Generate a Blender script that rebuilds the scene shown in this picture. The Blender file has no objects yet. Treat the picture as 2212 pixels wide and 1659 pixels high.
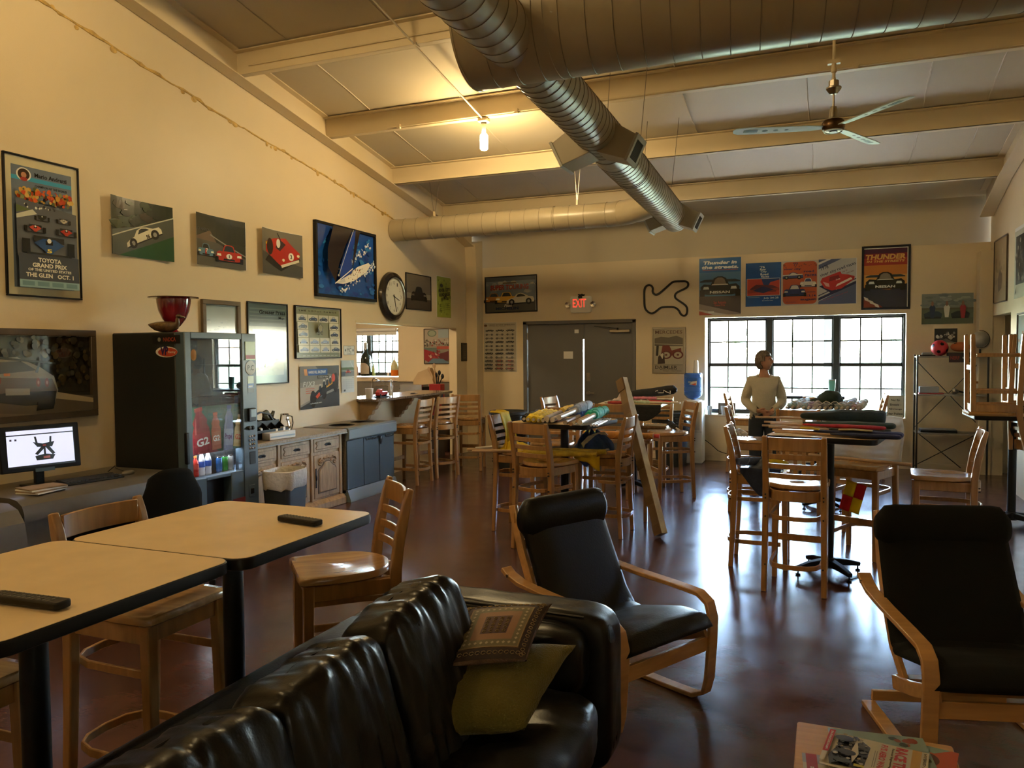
import bpy, bmesh, math, random
from mathutils import Vector, Matrix, noise
from math import sin, cos, pi, radians, sqrt
random.seed(7)
C = bpy.context.scene.collection

# ------------------------------------------------------------------ camera
F_PX = 1680.0
cam_d = bpy.data.cameras.new('camera'); cam = bpy.data.objects.new('camera', cam_d); C.objects.link(cam)
def cam_axes(yaw, p, r):
    f = Vector((-sin(yaw)*cos(p), cos(yaw)*cos(p), -sin(p)))
    rt = Vector((cos(yaw), sin(yaw), 0)); up = rt.cross(f)
    return cos(r)*rt + sin(r)*up, -sin(r)*rt + cos(r)*up, f
_r, _u, _f = cam_axes(radians(21.88), radians(2.36), radians(-0.45))
cam.matrix_world = Matrix(((_r.x, _u.x, -_f.x, 0), (_r.y, _u.y, -_f.y, 0), (_r.z, _u.z, -_f.z, 1.7), (0, 0, 0, 1)))
cam_d.sensor_width = 36; cam_d.lens = F_PX/2212*36; cam_d.clip_start = .05; cam_d.clip_end = 500
bpy.context.scene.camera = cam

# ------------------------------------------------------------------ world, sun, exposure
scn = bpy.context.scene
scn.view_settings.view_transform = 'Standard'; scn.view_settings.look = 'None'
scn.view_settings.gamma = 1; scn.view_settings.use_curve_mapping = False
scn.view_settings.exposure = 2.1
SKY, SUN, BULB = 3.2, 20.0, 150.0
w = bpy.data.worlds.new('world'); scn.world = w; w.use_nodes = True
nt = w.node_tree; bg = nt.nodes['Background']
sky = nt.nodes.new('ShaderNodeTexSky'); sky.sky_type = 'NISHITA'; sky.sun_disc = False
sky.sun_elevation = radians(52); sky.sun_rotation = radians(150); sky.air_density = 1.0; sky.dust_density = .6
nt.links.new(sky.outputs[0], bg.inputs[0]); bg.inputs[1].default_value = SKY
sun_d = bpy.data.lights.new('sun', 'SUN'); sun_d.energy = SUN; sun_d.angle = radians(1); sun_d.color = (1, .96, .9)
sun = bpy.data.objects.new('sun', sun_d); C.objects.link(sun); sun.rotation_euler = (radians(38), 0, radians(150)); sun.location = (0, 0, 20)

# ------------------------------------------------------------------ materials
def srgb(h):
    if isinstance(h, (tuple, list)): return tuple(h)
    h = h.lstrip('#'); h = ''.join(c*2 for c in h) if len(h) == 3 else h; v = [int(h[i:i+2], 16)/255 for i in (0, 2, 4)]
    return tuple((c/12.92 if c <= .04045 else ((c+.055)/1.055)**2.4) for c in v)
def mat(name, col, rough=.5, metal=0, spec=.5, var=0, vscale=8, bump=0, bscale=40, coat=0, stretch=None, emit=0, trans=0, ior=1.45, detail=3, alpha=1, rvar=0, sheen=0):
    m = bpy.data.materials.new(name); m.use_nodes = True; n = m.node_tree; b = n.nodes['Principled BSDF']
    c = srgb(col)
    b.inputs['Base Color'].default_value = (*c, 1); b.inputs['Roughness'].default_value = rough
    b.inputs['Metallic'].default_value = metal; b.inputs['Specular IOR Level'].default_value = spec
    b.inputs['Coat Weight'].default_value = coat; b.inputs['Coat Roughness'].default_value = .12
    b.inputs['Transmission Weight'].default_value = trans; b.inputs['IOR'].default_value = ior
    b.inputs['Alpha'].default_value = alpha
    if sheen: b.inputs['Sheen Weight'].default_value = sheen
    if emit: b.inputs['Emission Color'].default_value = (*c, 1); b.inputs['Emission Strength'].default_value = emit
    if var or bump or rvar:
        tc = n.nodes.new('ShaderNodeTexCoord'); mp = n.nodes.new('ShaderNodeMapping')
        n.links.new(tc.outputs['Object'], mp.inputs[0])
        if stretch: mp.inputs['Scale'].default_value = stretch
    if var or rvar:
        nz = n.nodes.new('ShaderNodeTexNoise'); nz.inputs['Scale'].default_value = vscale; nz.inputs['Detail'].default_value = detail
        n.links.new(mp.outputs[0], nz.inputs[0])
    if var:
        r = n.nodes.new('ShaderNodeMapRange'); r.inputs[1].default_value = .3; r.inputs[2].default_value = .7
        r.inputs[3].default_value = 1-var; r.inputs[4].default_value = 1+var
        n.links.new(nz.outputs[0], r.inputs[0])
        h = n.nodes.new('ShaderNodeHueSaturation'); h.inputs['Color'].default_value = (*c, 1)
        n.links.new(r.outputs[0], h.inputs['Value']); n.links.new(h.outputs[0], b.inputs['Base Color'])
    if rvar:
        r2 = n.nodes.new('ShaderNodeMapRange'); r2.inputs[1].default_value = .3; r2.inputs[2].default_value = .7
        r2.inputs[3].default_value = max(.02, rough-rvar); r2.inputs[4].default_value = rough+rvar
        n.links.new(nz.outputs[0], r2.inputs[0]); n.links.new(r2.outputs[0], b.inputs['Roughness'])
    if bump:
        n2 = n.nodes.new('ShaderNodeTexNoise'); n2.inputs['Scale'].default_value = bscale; n2.inputs['Detail'].default_value = 2
        n.links.new(mp.outputs[0], n2.inputs[0])
        bp = n.nodes.new('ShaderNodeBump'); bp.inputs['Strength'].default_value = bump; bp.inputs['Distance'].default_value = .01
        n.links.new(n2.outputs[0], bp.inputs['Height']); n.links.new(bp.outputs[0], b.inputs['Normal'])
    return m
_flat = {}
def flat(col, rough=.45, spec=.5, coat=0):
    k = (col if isinstance(col, str) else tuple(round(x, 3) for x in col), rough, spec, coat)
    if k not in _flat:
        m = mat('print_ink', col, rough, spec=spec, coat=coat); _flat[k] = m
    return _flat[k]
M = {}
M['wall'] = mat('cream_wall_paint', (.66, .535, .345), .42, var=.03, vscale=1.2, bump=.12, bscale=160, spec=.45)
M['wall_k'] = mat('kitchen_wall_paint', (.66, .52, .34), .5, var=.03, vscale=1.2)
M['vinyl'] = mat('vinyl_ceiling_facing', (.53, .455, .325), .55, var=.05, vscale=.7, bump=.5, bscale=2.2)
M['steel_cream'] = mat('cream_painted_steel', (.66, .54, .345), .4, var=.03, vscale=2)
M['duct'] = mat('duct_paint', (.36, .30, .20), .33, var=.06, vscale=3, spec=.55)
M['duct_seam'] = mat('duct_seam_shadow', (.20, .165, .11), .5)
M['foam'] = mat('amber_foam', (.55, .36, .11), .6, var=.35, vscale=14, bump=.8, bscale=60)
M['wood'] = mat('honey_beech', (.37, .20, .075), .3, var=.18, vscale=5, stretch=(7, 7, .8), spec=.5, coat=.35)
M['wood_seat'] = mat('honey_beech_seat', (.40, .22, .08), .24, var=.2, vscale=4, stretch=(9, .8, 7), coat=.45)
M['wood_l'] = mat('birch_veneer', (.50, .28, .11), .33, var=.12, vscale=5, stretch=(1, 8, 8), coat=.25)
M['laminate'] = mat('beige_laminate', (.74, .56, .32), .38, var=.05, vscale=9, spec=.4)
M['black'] = mat('black_edge', (.006, .006, .007), .42, spec=.35)
M['blackmetal'] = mat('black_powder_coat', (.005, .006, .007), .42, spec=.35)
M['leather'] = mat('black_leather', (.0055, .0055, .0058), .31, bump=.06, bscale=140, spec=.36, rvar=.05, vscale=6)
M['fabric_blk'] = mat('charcoal_fabric', (.007, .008, .008), .9, bump=.25, bscale=300, spec=.25)
M['grey_desk'] = mat('taupe_laminate', (.13, .115, .095), .35, var=.05, vscale=20)
M['chrome'] = mat('chrome', (.6, .6, .6), .15, metal=1)
M['nickel'] = mat('brushed_nickel', (.35, .31, .25), .3, metal=1)
M['white'] = mat('white_plastic', (.75, .75, .72), .4)
M['paper'] = mat('white_paper', (.72, .70, .66), .7)
M['door'] = mat('grey_door_paint', (.135, .128, .12), .45, var=.03, vscale=3)
M['winframe'] = mat('dark_green_window_frame', (.045, .055, .055), .4)
M['steel_blue'] = mat('blue_grey_metal', (.075, .115, .15), .35)
M['oak'] = mat('pickled_oak', (.47, .32, .18), .42, var=.2, vscale=7, stretch=(5, 5, .8), bump=.15, bscale=30)
M['granite'] = mat('granite', (.17, .13, .10), .15, var=.6, vscale=55, detail=6)
M['cardboard'] = mat('cardboard', (.27, .18, .095), .75, var=.15, vscale=6)
M['tape'] = mat('brown_packing_tape', (.22, .135, .06), .35, var=.1, vscale=12)
M['cardwhite'] = mat('white_carton_face', (.78, .77, .74), .6, var=.08, vscale=14, bump=.6, bscale=14)
M['glass'] = mat('pane_glass', (1, 1, 1), .01, trans=1, ior=1.45)
M['bin'] = mat('dark_bin_plastic', (.03, .035, .037), .5)
M['bag'] = mat('black_bin_bag', (.008, .009, .010), .28, bump=1.0, bscale=18)
M['bagw'] = mat('white_bin_liner', (.62, .58, .52), .35, bump=.8, bscale=25)
M['pole'] = mat('pale_dowel', (.56, .52, .47), .4, var=.08, vscale=10)
M['polew'] = mat('wood_dowel', (.45, .29, .16), .5, var=.12, vscale=12)
M['skin'] = mat('skin', (.43, .22, .145), .5)
M['foot'] = mat('dark_foot', (.02, .015, .012), .5)
def window_glass():
    # thin architectural pane: refraction-free transmission plus a clear surface reflection
    m = bpy.data.materials.new('window_pane_glass'); m.use_nodes = True; n = m.node_tree
    for x in list(n.nodes): n.nodes.remove(x)
    o = n.nodes.new('ShaderNodeOutputMaterial'); mx = n.nodes.new('ShaderNodeMixShader')
    t = n.nodes.new('ShaderNodeBsdfTransparent'); g = n.nodes.new('ShaderNodeBsdfGlossy'); g.inputs['Roughness'].default_value = .01
    fr = n.nodes.new('ShaderNodeFresnel'); fr.inputs[0].default_value = 1.5
    gm = n.nodes.new('ShaderNodeNewGeometry'); sb = n.nodes.new('ShaderNodeMath'); sb.operation = 'SUBTRACT'; sb.inputs[0].default_value = 1; ml = n.nodes.new('ShaderNodeMath'); ml.operation = 'MULTIPLY'
    n.links.new(gm.outputs['Backfacing'], sb.inputs[1]); n.links.new(fr.outputs[0], ml.inputs[0]); n.links.new(sb.outputs[0], ml.inputs[1]); n.links.new(ml.outputs[0], mx.inputs[0]); n.links.new(t.outputs[0], mx.inputs[1]); n.links.new(g.outputs[0], mx.inputs[2])
    n.links.new(mx.outputs[0], o.inputs[0]); return m
M['pane'] = window_glass()
def pane2():
    # double glazing: roughly twice the mirror reflection of a single sheet
    m = window_glass(); m.name = 'double_glazing'; n = m.node_tree; mx = [x for x in n.nodes if x.type == 'MIX_SHADER'][0]; src = mx.inputs[0].links[0].from_socket
    k = n.nodes.new('ShaderNodeMath'); k.operation = 'MULTIPLY'; k.inputs[1].default_value = 2.6; k.use_clamp = True; n.links.new(src, k.inputs[0]); n.links.new(k.outputs[0], mx.inputs[0]); return m
def floor_mat():
    m = mat('stained_concrete', (.075, .026, .020), .16); n = m.node_tree; b = n.nodes['Principled BSDF']
    tc = n.nodes.new('ShaderNodeTexCoord')
    a = n.nodes.new('ShaderNodeTexNoise'); a.inputs['Scale'].default_value = .9; a.inputs['Detail'].default_value = 7; a.inputs['Roughness'].default_value = .62
    n.links.new(tc.outputs['Object'], a.inputs[0])
    cr = n.nodes.new('ShaderNodeValToRGB'); e = cr.color_ramp.elements
    e[0].position = .3; e[0].color = (.045, .020, .017, 1); e[1].position = .72; e[1].color = (.150, .066, .047, 1)
    n.links.new(a.outputs[0], cr.inputs[0]); n.links.new(cr.outputs[0], b.inputs['Base Color'])
    c2 = n.nodes.new('ShaderNodeTexNoise'); c2.inputs['Scale'].default_value = 5; c2.inputs['Detail'].default_value = 5
    n.links.new(tc.outputs['Object'], c2.inputs[0])
    r = n.nodes.new('ShaderNodeMapRange'); r.inputs[1].default_value = .3; r.inputs[2].default_value = .7; r.inputs[3].default_value = .17; r.inputs[4].default_value = .25
    n.links.new(c2.outputs[0], r.inputs[0]); n.links.new(r.outputs[0], b.inputs['Roughness'])
    mp = n.nodes.new('ShaderNodeMapping'); mp.inputs['Scale'].default_value = (1, 14, 1); mp.inputs['Rotation'].default_value = (0, 0, .7)
    n.links.new(tc.outputs['Object'], mp.inputs[0])
    s = n.nodes.new('ShaderNodeTexNoise'); s.inputs['Scale'].default_value = 9; s.inputs['Detail'].default_value = 4
    n.links.new(mp.outputs[0], s.inputs[0])
    b1 = n.nodes.new('ShaderNodeBump'); b1.inputs['Strength'].default_value = .06; b1.inputs['Distance'].default_value = .004
    n.links.new(s.outputs[0], b1.inputs['Height'])
    b2 = n.nodes.new('ShaderNodeBump'); b2.inputs['Strength'].default_value = .012; b2.inputs['Distance'].default_value = .004
    n.links.new(c2.outputs[0], b2.inputs['Height']); n.links.new(b1.outputs[0], b2.inputs['Normal']); n.links.new(b2.outputs[0], b.inputs['Normal'])
    b.inputs['Specular IOR Level'].default_value = .6
    return m
M['floor'] = floor_mat()

# ------------------------------------------------------------------ mesh builder
class MB:
    def __init__(s): s.v = []; s.f = []; s.m = []; s.T = None; s.mi = 0
    def add(s, vs, fs):
        o = len(s.v)
        for p in vs:
            p = Vector(p); s.v.append(s.T @ p if s.T else p)
        for f in fs: s.f.append([o+i for i in f]); s.m.append(s.mi)
        return s
    def box(s, x0, x1, y0, y1, z0, z1):
        return s.add([(x0,y0,z0),(x1,y0,z0),(x1,y1,z0),(x0,y1,z0),(x0,y0,z1),(x1,y0,z1),(x1,y1,z1),(x0,y1,z1)],
                     [(0,3,2,1),(4,5,6,7),(0,1,5,4),(1,2,6,5),(2,3,7,6),(3,0,4,7)])
    def bar(s, a, b, w, h, up=(0,0,1)):
        return s.sweep([a, b], w, h, side=Vector(b)-Vector(a) and (Vector(b)-Vector(a)).cross(Vector(up)).normalized())
    def ring(s, pts_rings, closed_ring=True, closed_path=False, caps=True):
        n = len(pts_rings[0]); vs = [p for r in pts_rings for p in r]; fs = []
        m = len(pts_rings)
        for i in range(m if closed_path else m-1):
            a = i*n; b = ((i+1) % m)*n
            for j in range(n if closed_ring else n-1):
                k = (j+1) % n; fs.append((a+j, a+k, b+k, b+j))
        if caps and not closed_path: fs.append(tuple(range(n-1, -1, -1))); fs.append(tuple(range((m-1)*n, m*n)))
        return s.add(vs, fs)
    def cyl(s, p0, p1, r0, r1=None, n=16, caps=True):
        return s.tube([p0, p1], [r0, r0 if r1 is None else r1], n, caps=caps)
    def tube(s, pts, r, n=10, closed=False, caps=True):
        pts = [Vector(p) for p in pts]; m = len(pts)
        if not isinstance(r, (list, tuple)): r = [r]*m
        rings = []; prev = None
        for i, p in enumerate(pts):
            if closed: t = pts[(i+1) % m]-pts[i-1]
            else: t = pts[min(i+1, m-1)]-pts[max(i-1, 0)]
            t.normalize()
            if prev is None:
                u = t.cross(Vector((0,0,1)) if abs(t.z) < .9 else Vector((1,0,0))).normalized()
            else: u = (prev - t*prev.dot(t)).normalized()
            prev = u; v = t.cross(u)
            rings.append([p + r[i]*(cos(2*pi*k/n)*u + sin(2*pi*k/n)*v) for k in range(n)])
        return s.ring(rings, closed_path=closed, caps=caps)
    def sweep(s, pts, w, h, side=(1,0,0), closed=False):
        # rectangular bar: w along `side`, h across
        pts = [Vector(p) for p in pts]; side = Vector(side).normalized(); m = len(pts); rings = []
        W = w if isinstance(w, (list, tuple)) else [w]*m; H = h if isinstance(h, (list, tuple)) else [h]*m
        for i, p in enumerate(pts):
            if closed: t = pts[(i+1) % m]-pts[i-1]
            else: t = pts[min(i+1, m-1)]-pts[max(i-1, 0)]
            t.normalize(); c = t.cross(side).normalized(); a = side*W[i]/2; b = c*H[i]/2
            rings.append([p-a-b, p+a-b, p+a+b, p-a+b])
        return s.ring(rings, closed_path=closed)
    def lathe(s, prof, c=(0,0,0), n=24, caps=True, axis=None):
        c = Vector(c); rings = []
        for r, z in prof: rings.append([c+Vector((max(r,1e-5)*cos(2*pi*k/n), max(r,1e-5)*sin(2*pi*k/n), z)) for k in range(n)])
        return s.ring(rings, caps=caps)
    def prism(s, poly, d0, d1, ax='z'):
        n = len(poly)
        def P(a, b, d): return {'z': (a, b, d), 'x': (d, a, b), 'y': (a, d, b)}[ax]
        vs = [P(a, b, d0) for a, b in poly]+[P(a, b, d1) for a, b in poly]
        fs = [tuple(range(n-1, -1, -1)), tuple(range(n, 2*n))]+[(i, (i+1) % n, n+(i+1) % n, n+i) for i in range(n)]
        return s.add(vs, fs)
    def grid(s, fn, nu, nv):
        vs = [fn(i/nu, j/nv) for j in range(nv+1) for i in range(nu+1)]
        return s.add(vs, [(j*(nu+1)+i, j*(nu+1)+i+1, (j+1)*(nu+1)+i+1, (j+1)*(nu+1)+i) for j in range(nv) for i in range(nu)])
    def ell(s, c, r, n=16, m=10):
        c = Vector(c); rings = []
        for j in range(m+1):
            a = -pi/2+pi*j/m; rr = max(cos(a), 1e-4)
            rings.append([c+Vector((r[0]*rr*cos(2*pi*k/n), r[1]*rr*sin(2*pi*k/n), r[2]*sin(a))) for k in range(n)])
        return s.ring(rings, caps=False)
    def build(s, name, mats, parent=None, bev=0, seg=1, smooth=True, sub=0, ang=35, norm=True):
        me = bpy.data.meshes.new(name); me.from_pydata([tuple(v) for v in s.v], [], s.f)
        if not isinstance(mats, (list, tuple)): mats = [mats]
        for mm in mats: me.materials.append(M[mm] if isinstance(mm, str) else mm)
        if any(s.m): me.polygons.foreach_set('material_index', s.m)
        if norm:
            bm = bmesh.new(); bm.from_mesh(me); bmesh.ops.recalc_face_normals(bm, faces=bm.faces); bm.to_mesh(me); bm.free()
        if smooth:
            me.polygons.foreach_set('use_smooth', [True]*len(me.polygons))
            try: me.set_sharp_from_angle(angle=radians(ang))
            except Exception: pass
        o = bpy.data.objects.new(name, me); C.objects.link(o)
        if parent is not None: o.parent = parent
        if bev:
            b = o.modifiers.new('bevel', 'BEVEL'); b.width = bev; b.segments = seg; b.limit_method = 'ANGLE'; b.angle_limit = radians(40)
        if sub:
            b = o.modifiers.new('subd', 'SUBSURF'); b.levels = sub; b.render_levels = sub
        return o
def BX(name, m, b, parent=None, bev=0, **k): return MB().box(*b).build(name, m, parent, bev=bev, **k)
def tag(o, label=None, cat=None, group=None, kind=None):
    if label: o['label'] = label
    if cat: o['category'] = cat
    if group: o['group'] = group
    if kind: o['kind'] = kind
    return o
def thing(name, label, cat, loc=(0,0,0), rot=0, group=None):
    o = bpy.data.objects.new(name, None); C.objects.link(o); o.location = loc
    o.rotation_euler = rot if isinstance(rot, (tuple, list)) else (0, 0, rot)
    o.empty_display_size = .05
    return tag(o, label, cat, group)
def copy_tree(o, parent=None):
    c = o.copy(); C.objects.link(c)
    if parent is not None: c.parent = parent
    for ch in list(o.children): copy_tree(ch, c)
    return c
def dup(src, loc, rot, label, group=None):
    r = copy_tree(src); r.location = loc; r.rotation_euler = rot if isinstance(rot, (tuple, list)) else (0, 0, rot)
    r['label'] = label
    if group: r['group'] = group
    elif 'group' in r: del r['group']
    return r
def arc(c, r, a0, a1, n, ax='xy', z=0):
    out = []
    for i in range(n+1):
        a = a0+(a1-a0)*i/n; p, q = c[0]+r*cos(a), c[1]+r*sin(a)
        out.append({'xy': (p, q, z), 'yz': (z, p, q), 'xz': (p, z, q)}[ax])
    return out
def rrect(x0, x1, y0, y1, r, n=5):
    out = []
    for cx, cy, a in ((x1-r, y1-r, 0), (x0+r, y1-r, pi/2), (x0+r, y0+r, pi), (x1-r, y0+r, 1.5*pi)):
        for i in range(n+1):
            t = a+pi/2*i/n; out.append((cx+r*cos(t), cy+r*sin(t)))
    return out

# ------------------------------------------------------------------ flat printed artwork
_txt = {}
def text_geo(s, shear=0, bold=0):
    k = (s, shear, bold)
    if k not in _txt:
        cu = bpy.data.curves.new('lettering', 'FONT'); cu.body = s; cu.size = 1; cu.shear = shear; cu.offset = bold; cu.resolution_u = 2
        ob = bpy.data.objects.new('lettering', cu); me = bpy.data.meshes.new_from_object(ob)
        vs = [(v.co.x, v.co.y) for v in me.vertices]; fs = [tuple(p.vertices) for p in me.polygons]
        bpy.data.objects.remove(ob); bpy.data.meshes.remove(me); bpy.data.curves.remove(cu)
        _txt[k] = (vs, fs)
    return _txt[k]
class Art:
    """flat print in its own x-right, y-up plane (metres); each layer of ink sits a hair above the last"""
    def __init__(s, w, h, base, rough=.4, coat=0, step=.00025):
        s.w, s.h, s.k, s.step, s.rough, s.coat = w, h, 0, step, rough, coat; s.v = []; s.f = []; s.fm = []; s.mats = []
        s.rect(0, 0, w, h, base)
    def ink(s, col):
        m = flat(col, s.rough, coat=s.coat) if not isinstance(col, bpy.types.Material) else col
        if m not in s.mats: s.mats.append(m)
        return s.mats.index(m)
    def poly(s, pts, col, same=False):
        if not same: s.k += 1
        o = len(s.v); s.v += [(x, y, s.k*s.step) for x, y in pts]; s.f.append(list(range(o, o+len(pts)))); s.fm.append(s.ink(col)); return s
    def rect(s, x0, y0, x1, y1, col): return s.poly([(x0, y0), (x1, y0), (x1, y1), (x0, y1)], col)
    def P(s, pts, col):     # normalised polygon
        return s.poly([(x*s.w, y*s.h) for x, y in pts], col)
    def R(s, x0, y0, x1, y1, col): return s.rect(x0*s.w, y0*s.h, x1*s.w, y1*s.h, col)
    def E(s, cx, cy, rx, ry, col, n=20, rot=0):
        return s.poly([(cx*s.w+rx*cos(a)*cos(rot)-ry*sin(a)*sin(rot), cy*s.h+rx*cos(a)*sin(rot)+ry*sin(a)*cos(rot)) for a in [2*pi*i/n for i in range(n)]], col)
    def line(s, a, b, t, col):
        ax, ay, bx, by = a[0]*s.w, a[1]*s.h, b[0]*s.w, b[1]*s.h; l = sqrt((bx-ax)**2+(by-ay)**2) or 1; nx, ny = -(by-ay)/l*t/2, (bx-ax)/l*t/2
        return s.poly([(ax+nx, ay+ny), (bx+nx, by+ny), (bx-nx, by-ny), (ax-nx, ay-ny)], col)
    def text(s, t, cx, cy, width, height, col, shear=0, bold=.012, rot=0, align='c'):
        vs, fs = text_geo(t, shear, bold)
        if not vs: return s
        x0 = min(v[0] for v in vs); x1 = max(v[0] for v in vs); y0 = min(v[1] for v in vs); y1 = max(v[1] for v in vs)
        sx = width*s.w/(x1-x0); sy = height*s.h/(y1-y0); s.k += 1; o = len(s.v); c, q = cos(rot), sin(rot)
        ox = {'c': (x0+x1)/2, 'l': x0, 'r': x1}[align]
        for x, y in vs:
            X, Y = (x-ox)*sx, (y-(y0+y1)/2)*sy
            s.v.append((cx*s.w+X*c-Y*q, cy*s.h+X*q+Y*c, s.k*s.step))
        mi = s.ink(col)
        for f in fs: s.f.append([o+i for i in f]); s.fm.append(mi)
        return s
    def blotch(s, x0, y0, x1, y1, n, r, cols, seed=0, sq=1):
        R = random.Random(seed)
        for _ in range(n):
            cx, cy = R.uniform(x0, x1), R.uniform(y0, y1); rr = R.uniform(.4, 1)*r; m = R.randint(6, 9); ph = R.random()*6
            s.poly([(cx*s.w+rr*R.uniform(.7, 1.1)*cos(ph+2*pi*i/m), cy*s.h+rr*sq*R.uniform(.7, 1.1)*sin(ph+2*pi*i/m)) for i in range(m)], R.choice(cols))
        return s
    def build(s, name, parent, mat4=None):
        me = bpy.data.meshes.new(name); me.from_pydata(s.v, [], s.f)
        for m in s.mats: me.materials.append(m)
        me.polygons.foreach_set('material_index', s.fm)
        o = bpy.data.objects.new(name, me); C.objects.link(o); o.parent = parent
        if mat4 is not None: o.matrix_local = mat4
        return o
# little drawings of cars used on the prints -------------------------------------------------
def xf(pts, x, y, sx, sy, rot=0):
    c, q = cos(rot), sin(rot); return [(x+(px*sx)*c-(py*sy)*q, y+(px*sx)*q+(py*sy)*c) for px, py in pts]
SIDE = [(0,.08),(.02,.32),(.12,.42),(.27,.50),(.38,.78),(.52,.86),(.66,.74),(.80,.55),(.96,.50),(1,.3),(.99,.08)]
def car_side(A, x, y, w, h, body, glass='#1c2228', tyre='#101010', rot=0, flip=False):
    f = (lambda P: [(1-a, b) for a, b in P]) if flip else (lambda P: P)
    A.poly(xf(f([(.0,.0),(1,.0),(.97,.1),(.03,.1)]), x, y, w, h, rot), '#15171a')
    A.poly(xf(f(SIDE), x, y, w, h, rot), body)
    A.poly(xf(f([(.36,.54),(.42,.74),(.52,.79),(.63,.70),(.70,.56)]), x, y, w, h, rot), glass)
    for cx in (.19, .80):
        for rr, cc in ((.105, tyre), (.05, '#8a8a86')):
            c0 = xf(f([(cx, .16)]), x, y, w, h, rot)[0]
            A.poly([(c0[0]+rr*w*cos(a), c0[1]+rr*w*sin(a)) for a in [2*pi*i/12 for i in range(12)]], cc)
def car_front(A, x, y, w, h, body, dark='#14181c', glass='#2a3238', light='#e8e4c8', rot=0, stripe=None):
    # x,y = bottom centre
    def q(pts, col): A.poly(xf([(a-.5, b) for a, b in pts], x, y, w, h, rot), col)
    q([(.02,0),(.98,0),(.96,.2),(.04,.2)], dark)
    q([(.0,.12),(.03,.52),(.12,.62),(.25,.60),(.33,.95),(.42,1.0),(.58,1.0),(.67,.95),(.75,.60),(.88,.62),(.97,.52),(1.0,.12),(.8,.07),(.2,.07)], body)
    q([(.30,.62),(.36,.90),(.43,.95),(.57,.95),(.64,.90),(.70,.62)], glass)
    if stripe: q([(.44,.08),(.47,.6),(.53,.6),(.56,.08)], stripe)
    for sx in (.04, .80):
        q([(sx,.33),(sx+.01,.46),(sx+.15,.46),(sx+.16,.33)], light)
    q([(.28,.1),(.3,.2),(.7,.2),(.72,.1)], dark)
    for sx in (-.02, .91): q([(sx,-.03),(sx,.28),(sx+.11,.28),(sx+.11,-.03)], '#0c0c0e')
def on_left(y0, z0):   # matrix for prints on the left wall: print x -> +y, print y -> +z, out of wall = +x
    return Matrix(((0,0,1,0),(1,0,0,0),(0,1,0,0),(0,0,0,1)))
def hang_left(name, label, cat, y0, y1, z0, z1, x=-5.65, group=None):
    t = thing(name, label, cat, (x, y0, z0)); 
    if group: t['group'] = group
    return t, y1-y0, z1-z0
ML = Matrix(((0,0,1,0),(1,0,0,0),(0,1,0,0),(0,0,0,1)))       # left wall
MBK = Matrix(((1,0,0,0),(0,0,-1,0),(0,1,0,0),(0,0,0,1)))     # back wall: print faces -y
MR = Matrix(((0,0,-1,0),(-1,0,0,0),(0,1,0,0),(0,0,0,1)))     # right wall: print x -> -y
# ================================================================== THE SETTING
XL, XR, YB, YN = -5.65, 2.08, 12.26, -3.2
SL = .167
def zc(y): return 3.78+(YB-y)*SL
def struct(o): o['kind'] = 'structure'; return o
# floor
fl = struct(BX('floor', 'floor', (-9.2, 4.2, YN-.2, 12.44, -.2, 0)))
# left wall (gable) with the kitchen opening
mb = MB()
mb.prism([(YN, 0), (8.65, 0), (8.65, zc(8.65)), (YN, zc(YN))], XL-.14, XL, 'x')
mb.prism([(8.65, 2.10), (11.62, 2.10), (11.62, zc(11.62)), (8.65, zc(8.65))], XL-.14, XL, 'x')
mb.prism([(11.62, 0), (12.26, 0), (12.26, zc(12.26)), (11.62, zc(11.62))], XL-.14, XL, 'x')
mb.box(XL-.14, XL, 8.65, 10.62, 0, 1.06)
wl = struct(mb.build('wall_left', 'wall', smooth=False))
# foam bead along the gable seam
mb = MB(); rr = random.Random(3); pts = []; rad = []
y = 3.6
while y < 9.75:
    pts.append((XL+.004, y, zc(y)-.66+.03*sin(y*.9)+rr.uniform(-.006, .006)+(.02 if y < 6 else 0))); rad.append(rr.uniform(.006, .012)*(1 if rr.random() < .85 else 1.9)); y += .07
mb.tube(pts, rad, 6)
for i in range(26):
    p = rr.choice(pts); mb.ell((XL+.004, p[1], p[2]+rr.uniform(-.03, .01)), (.008, rr.uniform(.02, .045), rr.uniform(.012, .028)), 8, 5)
fo = mb.build('foam_bead', 'foam', wl)
# back wall with double door and window
DX0, DX1, DZ = -4.70, -2.80, 2.20
WX0, WX1, WZ0, WZ1 = -1.71, 1.07, .71, 2.205
KX0, KX1, KZ0, KZ1 = -8.35, -7.13, 1.26, 2.14
def wall_back(mb, y0, y1, zt):
    mb.box(-9.1, KX0, y0, y1, 0, zt); mb.box(KX1, DX0, y0, y1, 0, zt)
    mb.box(KX0, KX1, y0, y1, 0, KZ0); mb.box(KX0, KX1, y0, y1, KZ1, zt)
    mb.box(DX0, DX1, y0, y1, DZ, zt); mb.box(DX1, WX0, y0, y1, 0, zt)
    mb.box(WX0, WX1, y0, y1, 0, WZ0); mb.box(WX0, WX1, y0, y1, WZ1, zt); mb.box(WX1, 4.1, y0, y1, 0, zt)
mb = MB(); wall_back(mb, YB, YB+.17, 3.14)
wb = struct(mb.build('wall_back', 'wall', smooth=False))
BX('insulation_band', 'vinyl', (-9.1, 4.1, YB+.03, YB+.17, 3.14, 3.82), wb, smooth=False)
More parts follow.
